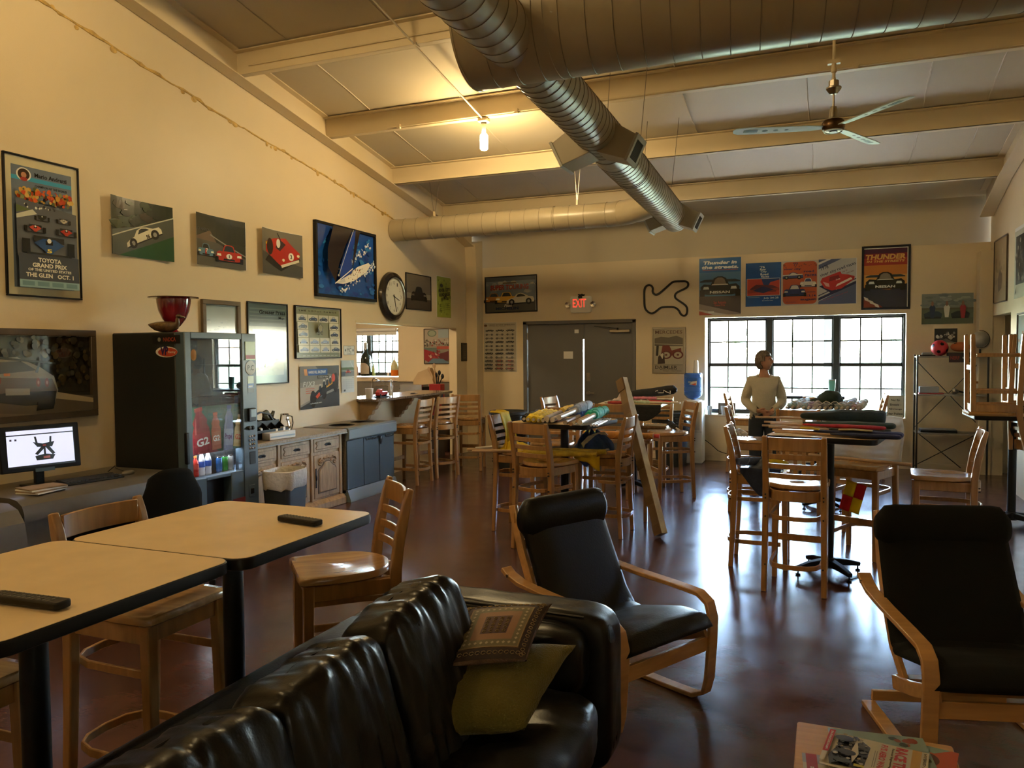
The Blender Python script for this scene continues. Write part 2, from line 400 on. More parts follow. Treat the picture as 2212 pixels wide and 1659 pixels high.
# right wall with doorway and two unseen windows, added for fill light and reflections
mb = MB(); R0, R1 = XR, XR+.14
op = [(-2.6, -1.8, .9, 2.2), (5.5, 5.95, 1.5, 2.15), (10.94, 12.02, 0, 2.13)]
y = YN
for a, b, z0, z1 in op:
    mb.prism([(y, 0), (a, 0), (a, zc(a)), (y, zc(y))], R0, R1, 'x')
    if z0: mb.box(R0, R1, a, b, 0, z0)
    mb.prism([(a, z1), (b, z1), (b, zc(b)), (a, zc(a))], R0, R1, 'x'); y = b
mb.prism([(y, 0), (YB, 0), (YB, zc(YB)), (y, zc(y))], R0, R1, 'x')
wr = struct(mb.build('wall_right', 'wall', smooth=False))
mb = MB(); mb.box(-9.2, 4.2, YN-.15, YN, 0, 6.6)
struct(mb.build('wall_front', 'wall', smooth=False))
mb = MB(); mb.box(4.0, 4.15, 9.0, 12.4, 0, 3.2); mb.box(XR+.14, 4.15, 8.85, 9.0, 0, 3.2)
struct(mb.build('wall_side_room', 'wall', smooth=False))
struct(BX('ceiling_side_room', 'wall', (XR+.14, 4.15, 8.85, 12.4, 3.0, 3.1)))
mb = MB(); mb.box(-9.2, -9.05, 7.2, 12.4, 0, 2.9); mb.box(-9.2, XL-.14, 7.05, 7.2, 0, 2.9)
struct(mb.build('wall_kitchen', 'wall_k', smooth=False))
struct(BX('ceiling_kitchen', 'wall_k', (-9.2, XL-.14, 7.05, 12.4, 2.7, 2.8)))
# ceiling: sloping faced insulation, purlins, rafters, seams
def slab(y0, y1, z0, z1, x0, x1): return [(y0, zc(y0)+z0), (y1, zc(y1)+z0), (y1, zc(y1)+z1), (y0, zc(y0)+z1)]
mb = MB(); mb.prism(slab(YN, 12.44, 0, .12, 0, 0), XL-.16, XR+.16, 'x')
ce = struct(mb.build('ceiling', 'vinyl', smooth=False))
PUR = [-2.7, -1.18, .34, 1.86, 3.38, 4.90, 6.42, 7.93, 9.46, 10.98]
def purlin():
    mb = MB(); d = .225
    # Z section: top flange, web, bottom flange with lip, running along x; local z = 0 at the ceiling
    mb.box(XL+.02, XR-.02, -.07, 0, -.012, 0); mb.box(XL+.02, XR-.02, -.006, .004, -d, 0)
    mb.box(XL+.02, XR-.02, -.006, .075, -d, -d+.007); mb.box(XL+.02, XR-.02, .069, .075, -d, -d+.028)
    return mb.build('purlin', 'steel_cream', ce, smooth=False)
p0 = purlin(); p0.location = (0, PUR[0], zc(PUR[0]))
for y in PUR[1:]:
    p = p0.copy(); C.objects.link(p); p.location = (0, y, zc(y))
# a few insulation seams running up the slope
mb = MB()
for x in (-4.9, -3.75, -2.55, -1.4, -.17, .95, 1.55):
    mb.tube([(x+.02*sin(k), y, zc(y)-.004) for k, y in enumerate([YN+.1+.5*i for i in range(30)])], .007, 5)
mb.build('insulation_seam', 'vinyl', ce)
# rafters: an I beam down each gable
for nm, x in (('rafter', XL+.09), ('rafter', XR-.09)):
    mb = MB(); y0, y1 = YN, 12.05
    def dep(y): return .25+(.10 if y > 11 else 0)*(y-11)
    ys = [YN, 4, 8, 11, 12.05]
    mb.prism([(y, zc(y)) for y in ys]+[(y, zc(y)-dep(y)) for y in reversed(ys)], x-.006, x+.006, 'x')
    mb.prism([(y, zc(y)-dep(y)) for y in ys]+[(y, zc(y)-dep(y)-.01) for y in reversed(ys)], x-.08, x+.08, 'x')
    mb.prism([(y, zc(y)-.001) for y in ys]+[(y, zc(y)-.013) for y in reversed(ys)], x-.08, x+.08, 'x')
    mb.build('rafter', 'steel_cream', ce, smooth=False)
# corner columns
for i, (x0, x1) in enumerate(((XL+.001, XL+.20), (XR-.16, XR-.001))):
    mb = MB(); mb.box(x0, x1, 12.0, 12.258, 0, 3.14 if i == 0 else 3.0)
    if i == 0: mb.prism([(12.0, 3.14), (12.258, 3.14), (12.258, 3.60), (11.96, 3.52)], x0, x1, 'x')
    struct(mb.build('trim_%d' % (i+1), 'wall', bev=.004))
# wall cap trim of the kitchen opening
mb = MB(); mb.box(XL-.145, XL+.006, 8.63, 11.64, 2.095, 2.125)
struct(mb.build('trim_3', 'steel_cream', bev=.003))
# baseboard right of the window and round the left
for i, (a, b) in enumerate(((-2.78, XR-.16),)):
    struct(BX('baseboard_back', 'wall', (a, b, YB-.012, YB, 0, .09)))

# ---- double door -----------------------------------------------------------
dr = struct(bpy.data.objects.new('door_1', None)); C.objects.link(dr)
mb = MB()
mb.box(DX0-.01, DX0+.055, YB-.02, YB+.17, 0, DZ); mb.box(DX1-.05, DX1+.01, YB-.02, YB+.17, 0, DZ); mb.box(DX0-.01, DX1+.01, YB-.02, YB+.17, DZ-.045, DZ+.01)
mb.box(DX0+.05, DX1-.05, YB+.077, YB+.10, DZ-.09, DZ-.045); mb.box(DX0, DX1, YB+.02, YB+.12, .0, .011); mb.box(DX0+.05, DX1-.05, YB+.077, YB+.10, .0, .03)
mb.build('door_frame', 'door', dr, bev=.004)
for k, (a, b) in enumerate(((DX0+.06, -3.678), (-3.656, DX1-.055))):
    lf = BX('door_leaf', 'door', (a, b, YB+.03, YB+.075, .012, DZ-.047), dr, bev=.003)
    if k == 1:
        mb = MB(); mb.cyl((a+.07, YB+.03, 1.02), (a+.07, YB-.005, 1.02), .034, n=20); mb.cyl((a+.07, YB, 1.02), (a+.07, YB-.05, 1.02), .011); mb.box(a+.06, a+.19, YB-.062, YB-.045, 1.01, 1.03)
        mb.build('door_handle', 'nickel', lf, bev=.003)
        mb = MB(); mb.prism(rrect(a+.04, a+.10, 1.21, 1.35, .012), YB+.03, YB+.018, 'y'); mb.cyl((a+.07, YB+.018, 1.3), (a+.07, YB+.0, 1.3), .02)
        mb.build('deadbolt', 'nickel', lf)
        mb = MB(); mb.box(b-.36, b-.03, YB-.03, YB+.028, 2.0, 2.05); mb.build('door_closer', 'nickel', lf, bev=.006)
        mb = MB(); mb.bar((b-.22, YB-.05, 2.065), (b-.62, YB+.0, 2.11), .02, .008); mb.cyl((b-.22, YB-.05, 2.04), (b-.22, YB-.05, 2.075), .014); mb.build('closer_arm', 'blackmetal', lf)
    else:
        mb = MB(); mb.box(b-.14, b-.07, YB+.026, YB+.03, 2.0, 2.06); mb.build('notice_sticker', 'white', lf)
        mb = MB(); mb.box(b-.33, b-.17, YB+.027, YB+.03, 1.58, 1.70); mb.build('paper_note', 'paper', lf)
        mb = MB()
        for hz in (.3, 1.1, 1.9): mb.cyl((a-.004, YB+.02, hz), (a-.004, YB+.02, hz+.12), .009)
        mb.build('hinge', 'nickel', lf)
# astragal strip at the top of the gap
BX('astragal', 'door', (-3.70, -3.655, YB+.012, YB+.03, 1.9, 2.148), dr)

# ---- windows ---------------------------------------------------------------
def window(name, x0, x1, z0, z1, ncol, splits, ymid, frame='winframe', par=None):
    """double-hung units side by side in the XZ plane"""
    root = struct(bpy.data.objects.new(name, None)); C.objects.link(root)
    if par: root.parent = par
    edges = [x0]+[s for s in splits]+[x1]
    mb = MB(); t = .028
    mb.box(x0, x0+t, ymid-.04, ymid+.04, z0, z1); mb.box(x1-t, x1, ymid-.04, ymid+.04, z0, z1)
    mb.box(x0, x1, ymid-.04, ymid+.04, z1-t, z1); mb.box(x0, x1, ymid-.04, ymid+.04, z0, z0+.045)
    for s in splits: mb.box(s-.045, s+.045, ymid-.045, ymid+.045, z0, z1)
    mb.build('window_frame', frame, root, bev=.003)
    for i in range(len(edges)-1):
        a = edges[i]+(t if i == 0 else .045); b = edges[i+1]-(t if i == len(edges)-2 else .045); zm = (z0+z1)/2+.015
        for j, (p, q) in enumerate(((z0+.045, zm), (zm, z1-t))):
            mb = MB(); yy = ymid-.012 if j == 0 else ymid+.012
            mb.box(a, a+.018, yy-.014, yy+.014, p, q); mb.box(b-.018, b, yy-.014, yy+.014, p, q)
            mb.box(a, b, yy-.014, yy+.014, p, p+.022); mb.box(a, b, yy-.014, yy+.014, q-.028, q+.0)
            s = mb.build('sash', frame, root)
            for c in range(1, ncol): BX('muntin', frame, (a+(b-a)*c/ncol-.010, a+(b-a)*c/ncol+.010, yy-.008, yy+.008, p, q), s)
            BX('muntin', frame, (a, b, yy-.0075, yy+.0075, (p+q)/2-.010, (p+q)/2+.010), s)
            BX('pane', 'pane', (a+.01, b-.01, yy-.002, yy+.002, p+.01, q-.01), s, smooth=False)
    return root
window('window_1', WX0+.03, WX1-.005, WZ0+.02, WZ1-.005, 3, (-.768, .162), YB+.10)
BX('window_sill', 'wall', (WX0-.01, WX1+.01, YB-.03, YB+.17, WZ0-.02, WZ0+.005), None, bev=.004)['kind'] = 'structure'
bpy.data.objects['window_sill'].name = 'trim_4'
o = thing('roller_shade', 'rolled pale shade across the top of the kitchen window', 'shade', (KX0+.02, YB-.02, KZ1-.02)); MB().cyl((0, 0, 0), (KX1-KX0-.04, 0, 0), .035, n=16).build('roll', 'paper', o); BX('hem', 'paper', (0, KX1-KX0-.04, .0, .004, -.10, 0), o)
window('window_2', KX0+.005, KX1-.005, KZ0+.02, KZ1-.005, 4, (-7.78,), YB+.10)
for k, (a, b, z0, z1) in enumerate(op[:2]):  # units for the two added fill windows
    r = window('window_%d' % (k+3), 0, b-a, z0, z1, 3, ((b-a)/2,), 0)
    r.matrix_world = Matrix(((0, -1, 0, XR+.09), (1, 0, 0, a), (0, 0, 1, 0), (0, 0, 0, 1)))

# ---- outdoors --------------------------------------------------------------
M['grass'] = mat('mown_grass', (.17, .21, .09), .9, var=.35, vscale=.6, detail=6)
M['leaf'] = mat('tree_leaves', (.16, .20, .12), .8, var=.4, vscale=1.5)
M['slabc'] = mat('porch_concrete', (.42, .40, .37), .8, var=.08, vscale=2)
M['post'] = mat('blue_grey_post_paint', (.16, .19, .22), .6)
struct(BX('ground', 'grass', (-150, 150, 15.2, 220, -.35, -.25), smooth=False))
struct(BX('ground_side', 'grass', (4.3, 150, -60, 15.2, -.35, -.25), smooth=False))
struct(BX('porch_slab', 'slabc', (-12, 9, 12.43, 15.2, -.3, -.04), smooth=False))
pr = thing('porch', 'covered porch outside the window, roof carried on blue-grey posts', 'porch', (0, 0, 0))
for px in (-6.3, -3.1, .063, 3.2): BX('porch_post', 'post', (px-.075, px+.075, 14.1, 14.25, -.04, 2.75), pr, bev=.006)
BX('porch_beam', 'post', (-12, 9, 14.06, 14.29, 2.75, 3.0), pr)
mb = MB(); mb.prism([(12.45, 3.3), (15.0, 3.0), (15.0, 3.06), (12.45, 3.36)], -12, 9, 'x'); mb.build('porch_roof', 'slabc', pr, smooth=False)
rr = random.Random(11)
def tree(x, y, h, label):
    t = thing('tree', label, 'tree', (x, y, -.25), group='trees across the field outside')
    MB().tube([(0, 0, 0), (.1, 0, h*.35), (0, .1, h*.6)], [.22, .16, .08], 8).build('trunk', 'cardboard', t)
    mb = MB()
    for k in range(14):
        a = rr.uniform(0, 6.28); q = rr.uniform(0, h*.30)
        mb.ell((q*cos(a), q*sin(a), h*rr.uniform(.42, .85)), (h*rr.uniform(.12, .2),)*2+(h*rr.uniform(.1, .16),), 9, 6)
    o = mb.build('crown', 'leaf', t); tx = bpy.data.textures.get('leafy') or bpy.data.textures.new('leafy', 'CLOUDS'); tx.noise_scale = .5
    o.modifiers.new('s', 'SUBSURF').render_levels = 1
    d = o.modifiers.new('d', 'DISPLACE'); d.texture = tx; d.strength = .7; d.texture_coords = 'LOCAL'
for x, y, h, l in ((-17, 175, 7, 'leafy green tree across the field, seen in the left third of the large window'), (-5, 180, 6, 'leafy green tree across the field, seen in the middle of the large window'), (13, 165, 7, 'leafy green tree across the field, seen in the right third of the large window'), (-66, 95, 8, 'leafy green tree across the field, seen through the kitchen window'), (48, 20, 7, 'leafy green tree in the side field beyond the right wall')):
    tree(x, y, h, l); bpy.context.scene.collection.objects
# ================================================================== THINGS UNDER THE CEILING
M['bulb'] = mat('glowing_bulb', (1, .74, .37), .4, emit=BULB)
M['grille'] = mat('register_grille', (.10, .085, .06), .5)
M['regwhite'] = mat('register_frame', (.42, .40, .33), .4)
def make_lamp():
    t = thing('hanging_bulb', 'bare glowing bulb hanging from a square box under the second purlin', 'lamp', (-3.51, 7.93+.035, zc(7.93)-.225), group='bare bulbs under the purlins')
    BX('junction_box', 'steel_cream', (-.055, .055, -.055, .055, -.045, 0), t, bev=.01)
    MB().lathe([(.03, -.06), (.035, -.045)], n=16).build('collar', 'nickel', t)
    MB().lathe([(.021, -.16), (.024, -.15), (.022, -.06)], n=16).build('socket', 'steel_cream', t)
    MB().lathe([(.0, -.345), (.03, -.345), (.043, -.33), (.045, -.20), (.036, -.175), (.022, -.165)], n=20).build('bulb', 'bulb', t)
    return t
lamp = make_lamp()
for x, y, l in ((-3.51, 3.30, 'bare bulb hanging nearest the camera over the long tables'), (-3.51, -1.3, 'bare bulb hanging behind the camera on the left side')):
    d = dup(lamp, (x, y, zc(y)-.225), 0, l, 'bare bulbs under the purlins')
for y, l in ((4.2, 'bare bulb hanging over the right side of the room behind the duct'),):
    pass
# conduit feeding the bulbs, clipped under the purlins
t = thing('conduit', 'thin cream conduit running up the slope to the hanging bulb', 'conduit')
mb = MB(); zz = lambda y: zc(y)-.235
mb.tube([(-3.51, y, zz(y)) for y in (3.4, 4.9, 6.4, 7.93)], .009, 8)
mb.build('pipe', 'steel_cream', t)
mb = MB()
for y in (4.9, 6.42): mb.box(-3.53, -3.49, y-.03, y+.05, zz(y)-.004, zz(y)+.02)
mb.build('clip', 'steel_cream', t)
# second conduit lying along the purlin toward the ducts
t = thing('conduit', 'cream conduit clipped along the bottom of the second purlin', 'conduit')
y = 7.93; mb = MB(); mb.tube([(-4.7, y-.02, zc(y)-.21), (XR-.2, y-.02, zc(y)-.21)], .009, 8); mb.build('pipe', 'steel_cream', t)
mb = MB()
for x in (-4.55, -3.1, .25, 1.6): mb.box(x-.02, x+.02, y-.036, y-.006, zc(y)-.235, zc(y)-.185)
mb.build('clip', 'steel_cream', t)
t = thing('conduit', 'cream conduit clipped along the web of the first purlin', 'conduit')
y = 6.42; mb = MB(); mb.tube([(-5.4, y-.018, zc(y)-.15), (-2.0, y-.018, zc(y)-.15)], .009, 8); mb.build('pipe', 'steel_cream', t)

# ---- ductwork: trunk along x, branch along y, side pipe along x -------------
dw = thing('ductwork', 'large beige spiral ductwork hung below the sloping ceiling', 'duct')
def spiral(a, b, r0, r1, pitch, name, parent, axis, n=40, tilt=.16):
    a = Vector(a); b = Vector(b); L = (b-a).length; d = (b-a)/L
    o = MB().cyl(a, b, r0, r1, n).build(name, 'duct', parent)
    mb = MB(); k = int(L/pitch); u = d.cross(Vector((0,0,1))).normalized(); v = d.cross(u)
    for i in range(1, k):
        s = i*pitch; r = r0+(r1-r0)*s/L+.0012
        mb.tube([a+d*(s+tilt*r*cos(q)*.6)+u*r*cos(q)+v*r*sin(q) for q in [2*pi*j/n for j in range(n)]], .0028, 4, closed=True)
    m = mb.build('seam', 'duct_seam', o); m['kind'] = 'stuff'; return o
TY, TZ, TR = 4.30, 3.60, .325
spiral((-1.95, TY, TZ), (XR-.02, TY, TZ), TR, TR, .148, 'main_trunk', dw, 'x')
MB().cyl((-1.95, TY, TZ), (-1.962, TY, TZ), TR+.005, n=40).build('end_cap', 'duct', dw)
BXc = -1.72; BZ = 3.43
o = MB().cyl((-1.42, TY, TZ), (-1.412, TY, TZ), TR+.006, n=40).build('joint_band', 'duct', dw)
spiral((-1.66, YN+.3, 3.47), (-1.66, TY-.1, 3.47), .165, .165, .12, 'branch_pipe', dw, 'y')
spiral((-1.67, TY+.1, 3.47), (-1.705, 6.45, 3.445), .165, .172, .10, 'branch_pipe', dw, 'y')
MB().cyl((-1.705, 6.45, 3.445), (-1.71, 6.6, 3.44), .18, .18, n=40).build('joint_band', 'duct', dw)
spiral((-1.71, 6.6, 3.44), (-1.785, 10.1, 3.39), .180, .172, .10, 'branch_pipe', dw, 'y')
MB().lathe([(.172, 0), (.16, .03), (0.0, .035)], n=32).build('end_cap', 'duct', dw).matrix_local = Matrix.Translation((-1.785, 10.1, 3.39)) @ Matrix.Rotation(-pi/2, 4, 'X')
for yj in (7.35,): MB().cyl((-1.725, yj, 3.43), (-1.725, yj+.012, 3.43), .183, n=40).build('joint_band', 'duct_seam', dw)
# side pipe to the left wall with an elbow
sp = spiral((XL+.01, 9.63, 3.42), (-2.55, 9.63, 3.42), .152, .152, .20, 'side_pipe', dw, 'x', 32)
mb = MB(); pts = [(-2.55, 9.63, 3.42), (-2.42, 9.615, 3.42), (-2.30, 9.57, 3.42), (-2.12, 9.42, 3.42), (-1.80, 9.0, 3.42)]
mb.tube(pts, .153, 32); mb.build('elbow', 'duct', dw)
mb = MB()
for c, d in (((-2.55, 9.63), (1, 0)), ((-2.36, 9.595), (.9, -.35)), ((-2.12, 9.45), (.72, -.69)), ((-3.25, 9.63), (1, 0)), ((-5.0, 9.63), (1, 0))):
    u = Vector((-d[1], d[0], 0)); mb.tube([Vector((c[0], c[1], 3.42))+.156*(u*cos(a)+Vector((0, 0, 1))*sin(a)) for a in [2*pi*j/32 for j in range(32)]], .004, 5, closed=True)
mb.build('joint_band', 'duct', dw)
def register(y, sx, r, L=.17, wd=.28, hh=.20):
    """boot leaving the pipe sideways and down, with a framed grille on its end"""
    d = Vector((sx*.90, .0, -.43)).normalized(); side = Vector((0, 1, 0)); up = d.cross(side).normalized()
    c = Vector((-1.705-.018*(y-6), y, BZ))+d*(r*.55)
    R = Matrix((side, up, d)).transposed().to_4x4(); R.translation = c
    h0 = MB(); h0.T = R
    a, b = wd/2, hh/2; L2 = L+r*.45
    h0.add([(-a*1.05,-b*1.3,0),(a*1.05,-b*1.3,0),(a*1.05,b*1.3,0),(-a*1.05,b*1.3,0),(-a,-b,L2),(a,-b,L2),(a,b,L2),(-a,b,L2)], [(0,3,2,1),(4,5,6,7),(0,1,5,4),(1,2,6,5),(2,3,7,6),(3,0,4,7)])
    o = h0.build('register_boot', 'duct', dw, bev=.004, smooth=False)
    f = MB(); f.T = R
    for q in ((-a-.012, -a+.035, -b-.012, b+.012), (a-.035, a+.012, -b-.012, b+.012), (-a, a, -b-.012, -b+.025), (-a, a, b-.025, b+.012)): f.box(q[0], q[1], q[2], q[3], L2-.01, L2+.012)
    fr = f.build('register_frame', 'regwhite', o)
    g = MB(); g.T = R; g.box(-a+.03, a-.03, -b+.02, b-.02, L2-.004, L2+.002)
    for k in range(9): g.box(-a+.04+k*(wd-.08)/8-.003, -a+.04+k*(wd-.08)/8+.003, -b+.02, b-.02, L2, L2+.008)
    g.build('grille', 'grille', fr)
for y, r in ((6.15, .17), (9.86, .17)):
    for sx in (1, -1): register(y, sx, r)
# hanger wires
def wire(p, q): MB().tube([p, q], .0035, 5).build('hanger_wire', 'nickel', dw)
for x, y, z, q in ((-5.0, 9.63, 3.57, .10), (-2.95, 9.63, 3.57, .05), (-1.2, TY, TZ+.32, .12), (.4, TY, TZ+.32, .15)):
    for s in (-1, 1): wire((x, y, z), (x+s*q, y+.02, zc(y)-.01))
for y in (7.0, 8.6):
    for s in (-1, 1): wire((BXc+.16*s, y, BZ+.05), (BXc+.18*s, y+.35, zc(y+.35)-.01))
mb = MB()
for x, y in ((-5.0, 9.63), (-2.95, 9.63)): BX('hanger_clip', 'steel_cream', (x-.012, x+.012, y-.012, y+.012, 3.565, 3.64), dw)

# ---- ceiling fan ------------------------------------------------------------
M['fanblade'] = mat('pale_fan_blade', (.50, .58, .52), .3)
FX, FY = .05, 6.44
fan = thing('ceiling_fan', 'three-bladed ceiling fan on a long rod right of the ducts', 'fan', (FX, FY, 3.38))
MB().cyl((0, 0, .47), (0, 0, zc(6.42)-.2-3.38), .011, n=10).build('rod', 'steel_cream', fan)
mb = MB(); mb.box(-.045, .045, -.02, .02, .47, .50); mb.cyl((0, 0, .44), (0, 0, .5), .016, n=12); mb.lathe([(.012, .34), (.016, .345), (.016, .36), (.012, .37), (.012, .40), (.02, .41), (.02, .44)], n=14); mb.build('rod_coupling', 'steel_cream', fan)
mb = MB(); mb.cyl((0, 0, .305), (0, 0, .345), .036, .036, 8); mb.lathe([(.02, .245), (.03, .25), (.055, .285), (.055, .295), (.035, .30), (.03, .31)], n=24); mb.build('canopy_cup', 'nickel', fan)
MB().cyl((0, 0, .14), (0, 0, .26), .008, n=10).build('down_rod', 'nickel', fan)
MB().lathe([(.042, .05), (.04, .065), (.034, .07), (.024, .15), (.0, .152)], n=24).build('motor_cone', 'nickel', fan)
MB().lathe([(.0, -.035), (.05, -.035), (.078, -.02), (.083, .0), (.083, .03), (.07, .05), (.03, .055)], n=32).build('motor_housing', mat('bronze_housing', (.12, .07, .035), .28, metal=1), fan)
mb = MB(); mb.lathe([(.0, -.037), (.03, -.037), (.03, -.040), (0, -.041)], n=24)
mb.tube([(.066*cos(a), .066*sin(a), -.031) for a in [2*pi*i/32 for i in range(32)]], .005, 6, closed=True); mb.build('bottom_ring', 'white', fan)
for deg in (194, 310, 64):
    a = radians(deg); T = Matrix.Rotation(a, 4, 'Z') @ Matrix.Rotation(radians(9), 4, 'X')
    mb = MB(); mb.T = T
    mb.prism([(.08, -.030), (.16, -.045), (.62, -.062), (.70, -.058), (.735, -.03), (.74, .02), (.72, .052), (.62, .058), (.16, .045), (.08, .03)], -.003, .003)
    bl = mb.build('blade', 'fanblade', fan, bev=.002)
    mb = MB(); mb.T = T
    for x, r_ in ((.34, .013), (.42, .016), (.50, .019)): mb.ell((x, -.005, -.003), (r_*1.2, r_, .0012), 12, 4)
    mb.box(.555, .66, -.022, .018, -.0045, -.002)
    mb.build('dark_inlay', mat('blade_inlay', (.06, .09, .085), .5), bl)
    mb = MB(); mb.T = T; mb.box(.06, .2, -.02, .02, .003, .009); mb.build('blade_bracket', 'nickel', bl)
# emergency/junction fitting on the ceiling between duct and fan
t = thing('ceiling_fitting', 'small crumpled white fitting fixed to the ceiling beside the main duct', 'fitting', (-.62, 6.1, zc(6.1)))
mb = MB(); mb.ell((0, 0, -.03), (.05, .04, .035), 12, 8); mb.build('cover', 'paper', t)
MB().ell((.01, -.01, -.085), (.025, .02, .04), 10, 8).build('plug', 'blackmetal', t)
# ---- exit sign ---------------------------------------------------------------
M['exitred'] = mat('lit_red_letters', (1, .06, .035), .5, emit=.28)
t = thing('exit_sign', 'lit white exit sign with two lamp heads above the double door', 'sign', (-3.69, YB, 2.465))
MB().prism(rrect(-.175, .175, -.135, .135, .03), 0, -.05, 'y').build('housing', 'white', t, bev=.004)
A = Art(.34, .26, '#d8d3c4', .4); A.text('EXIT', .44, .58, .66, .52, M['exitred'], bold=.012); A.build('face', t, Matrix.Translation((-.17, -.052, -.13)) @ MBK)
for s in (-1, 1):
    mb = MB(); c = Vector((s*.215, -.05, 0)); mb.lathe([(.0, -.03), (.025, -.03), (.045, .0), (.045, .03), (.0, .02)], n=16)
    o = mb.build('lamp_head', 'chrome', t); o.matrix_local = Matrix.Translation(c) @ Matrix.Rotation(radians(95), 4, 'X')
mb = MB(); q = random.Random(5); mb.tube([(.0+.05*sin(k*1.7)+q.uniform(-.02, .02), -.03+.02*cos(k), .15+.02*sin(k*2.3)) for k in range(16)], .007, 6)
mb.tube([(0, -.06, .14), (-.02, -.07, .08), (0, -.07, .02), (.01, -.06, -.02)], .004, 6); mb.box(-.035, .03, -.075, -.055, .10, .14)
mb.build('cable_bundle', 'blackmetal', t)
# track outline on the back wall
TP = [(-2.653,2.668),(-2.623,2.725),(-2.572,2.740),(-2.530,2.721),(-2.513,2.679),(-2.522,2.629),(-2.488,2.582),(-2.430,2.585),(-2.325,2.67),(-2.214,2.767),(-2.173,2.778),(-2.08,2.777),(-1.993,2.774),(-1.961,2.740),(-1.969,2.691),(-2.009,2.660),(-2.140,2.607),(-2.170,2.567),(-2.165,2.518),(-2.10,2.47),(-2.042,2.432),(-1.985,2.381),(-1.976,2.315),(-1.993,2.250),(-2.041,2.238),(-2.082,2.268),(-2.107,2.327),(-2.156,2.369),(-2.206,2.384),(-2.371,2.384),(-2.405,2.368),(-2.497,2.295),(-2.556,2.289),(-2.623,2.341),(-2.648,2.400),(-2.652,2.53)]
def smooth_closed(P, n=3):
    for _ in range(n):
        Q = []
        for i in range(len(P)):
            a, b = P[i], P[(i+1) % len(P)]; Q += [(a[0]*.75+b[0]*.25, a[1]*.75+b[1]*.25), (a[0]*.25+b[0]*.75, a[1]*.25+b[1]*.75)]
        P = Q
    return P
cx, cz = -2.3, 2.5
o = MB().sweep([(a-cx, -.012, b-cz) for a, b in smooth_closed(TP, 2)], .022, .03, side=(0, 1, 0), closed=True).build('track_outline', 'blackmetal'); o.location = (cx, YB, cz)
tag(o, 'black outline of a racing circuit mounted on the wall right of the exit sign', 'wall decoration')
# ================================================================== PICTURES ON THE WALLS
def picture(name, label, cat, wall, u0, u1, z0, z1, art, frame=None, fcol='black', fw=.02, ft=.02, glass=False, off=0.0, matw=0, curl=0, frame_mat=None, rot=0, group=None):
    """wall: 'L' left (u=y), 'B' back (u=x), 'R' right (u=y, u0 = far end). art: Art sized (u1-u0, z1-z0) minus frame"""
    w, h = abs(u1-u0), z1-z0
    base, TM = {'L': ((XL, u0, z0), ML), 'B': ((u0, YB, z0), MBK), 'R': ((XR, u0, z0), MR), 'K': ((u0, YB, z0), MBK)}[wall]
    t = thing(name, label, cat, base, group=group)
    def loc(o): o.matrix_local = TM @ Matrix.Rotation(rot, 4, 'Z')
    if frame:
        mb = MB()
        for q in ((0, w, 0, fw), (0, w, h-fw, h), (0, fw, fw, h-fw), (w-fw, w, fw, h-fw)): mb.box(q[0], q[1], q[2], q[3], off, ft)
        loc(mb.build('frame', fcol, t, bev=.003))
        loc(BX('backing', 'paper', (fw*.5, w-fw*.5, fw*.5, h-fw*.5, off, ft*.35), t))
        zt = ft*.35+.001; x = y = fw
    else: 
        loc(BX('backing', 'paper', (0, w, 0, h, off, off+.004), t)) if not curl else None
        zt = off+.0045; x = y = 0
    a = art.build('print', t); a.matrix_local = TM @ Matrix.Rotation(rot, 4, 'Z') @ Matrix.Translation((x+matw, y+matw, zt))
    if curl:
        # unframed photo whose edges stand away from the wall
        me = a.data
        bm = bmesh.new(); bm.from_mesh(me)
        for k in range(1, 10):
            bmesh.ops.bisect_plane(bm, geom=bm.verts[:]+bm.edges[:]+bm.faces[:], plane_co=(w*k/10, 0, 0), plane_no=(1, 0, 0))
        for v in bm.verts: v.co.z += curl*abs(2*v.co.x/w-1)**2*(1 if v.co.x < w/2 else .6)
        bm.to_mesh(me); bm.free()
        mb = MB(); mb.grid(lambda i, j: Vector((w*i, h*j, curl*abs(2*i-1)**2*(1 if i < .5 else .6)+off+.001)), 10, 1); loc(mb.build('backing', 'paper', t))
    if glass: loc(BX('glazing', 'pane', (fw, w-fw, fw, h-fw, ft*.7, ft*.7+.002), t, smooth=False))
    return t
GL = dict(rough=.22, coat=.6)
# -- grand prix poster
w, h = .605, 1.03; A = Art(w, h, '#cfc6a4', **GL)
A.R(.085, .055, .915, .945, '#6d7a8c'); A.R(.085, .84, .915, .87, '#3f9fc4')
A.text('Mario Andretti', .62, .895, .45, .032, '#171717', bold=.03); A.text('CHAMPION OF THE WORLD', .62, .815, .45, .018, '#171717', bold=.02)
A.E(.25, .885, .06, .05, '#e8e4d8'); A.E(.25, .885, .048, .042, '#3a2a22'); A.E(.25, .88, .022, .022, '#c08a68'); A.E(.25, .85, .03, .015, '#a83a30')
A.blotch(.13, .69, .87, .78, 170, .022, ['#c4502e', '#b8452a', '#d0aa5c', '#5c6a44', '#c8963e', '#d8622e', '#8a8c5c', '#6d7a8c'], 1)
A.P([(.085, .70), (.915, .64), (.915, .28), (.085, .28)], '#5c6068'); A.P([(.085, .58), (.30, .63), (.36, .60), (.085, .55)], '#c8c6b4'); A.P([(.085, .595), (.28, .625), (.085, .65)], '#5f6c46')
A.blotch(.2, .64, .6, .66, 14, .015, ['#dcdcd4', '#3a3c40'], 2)
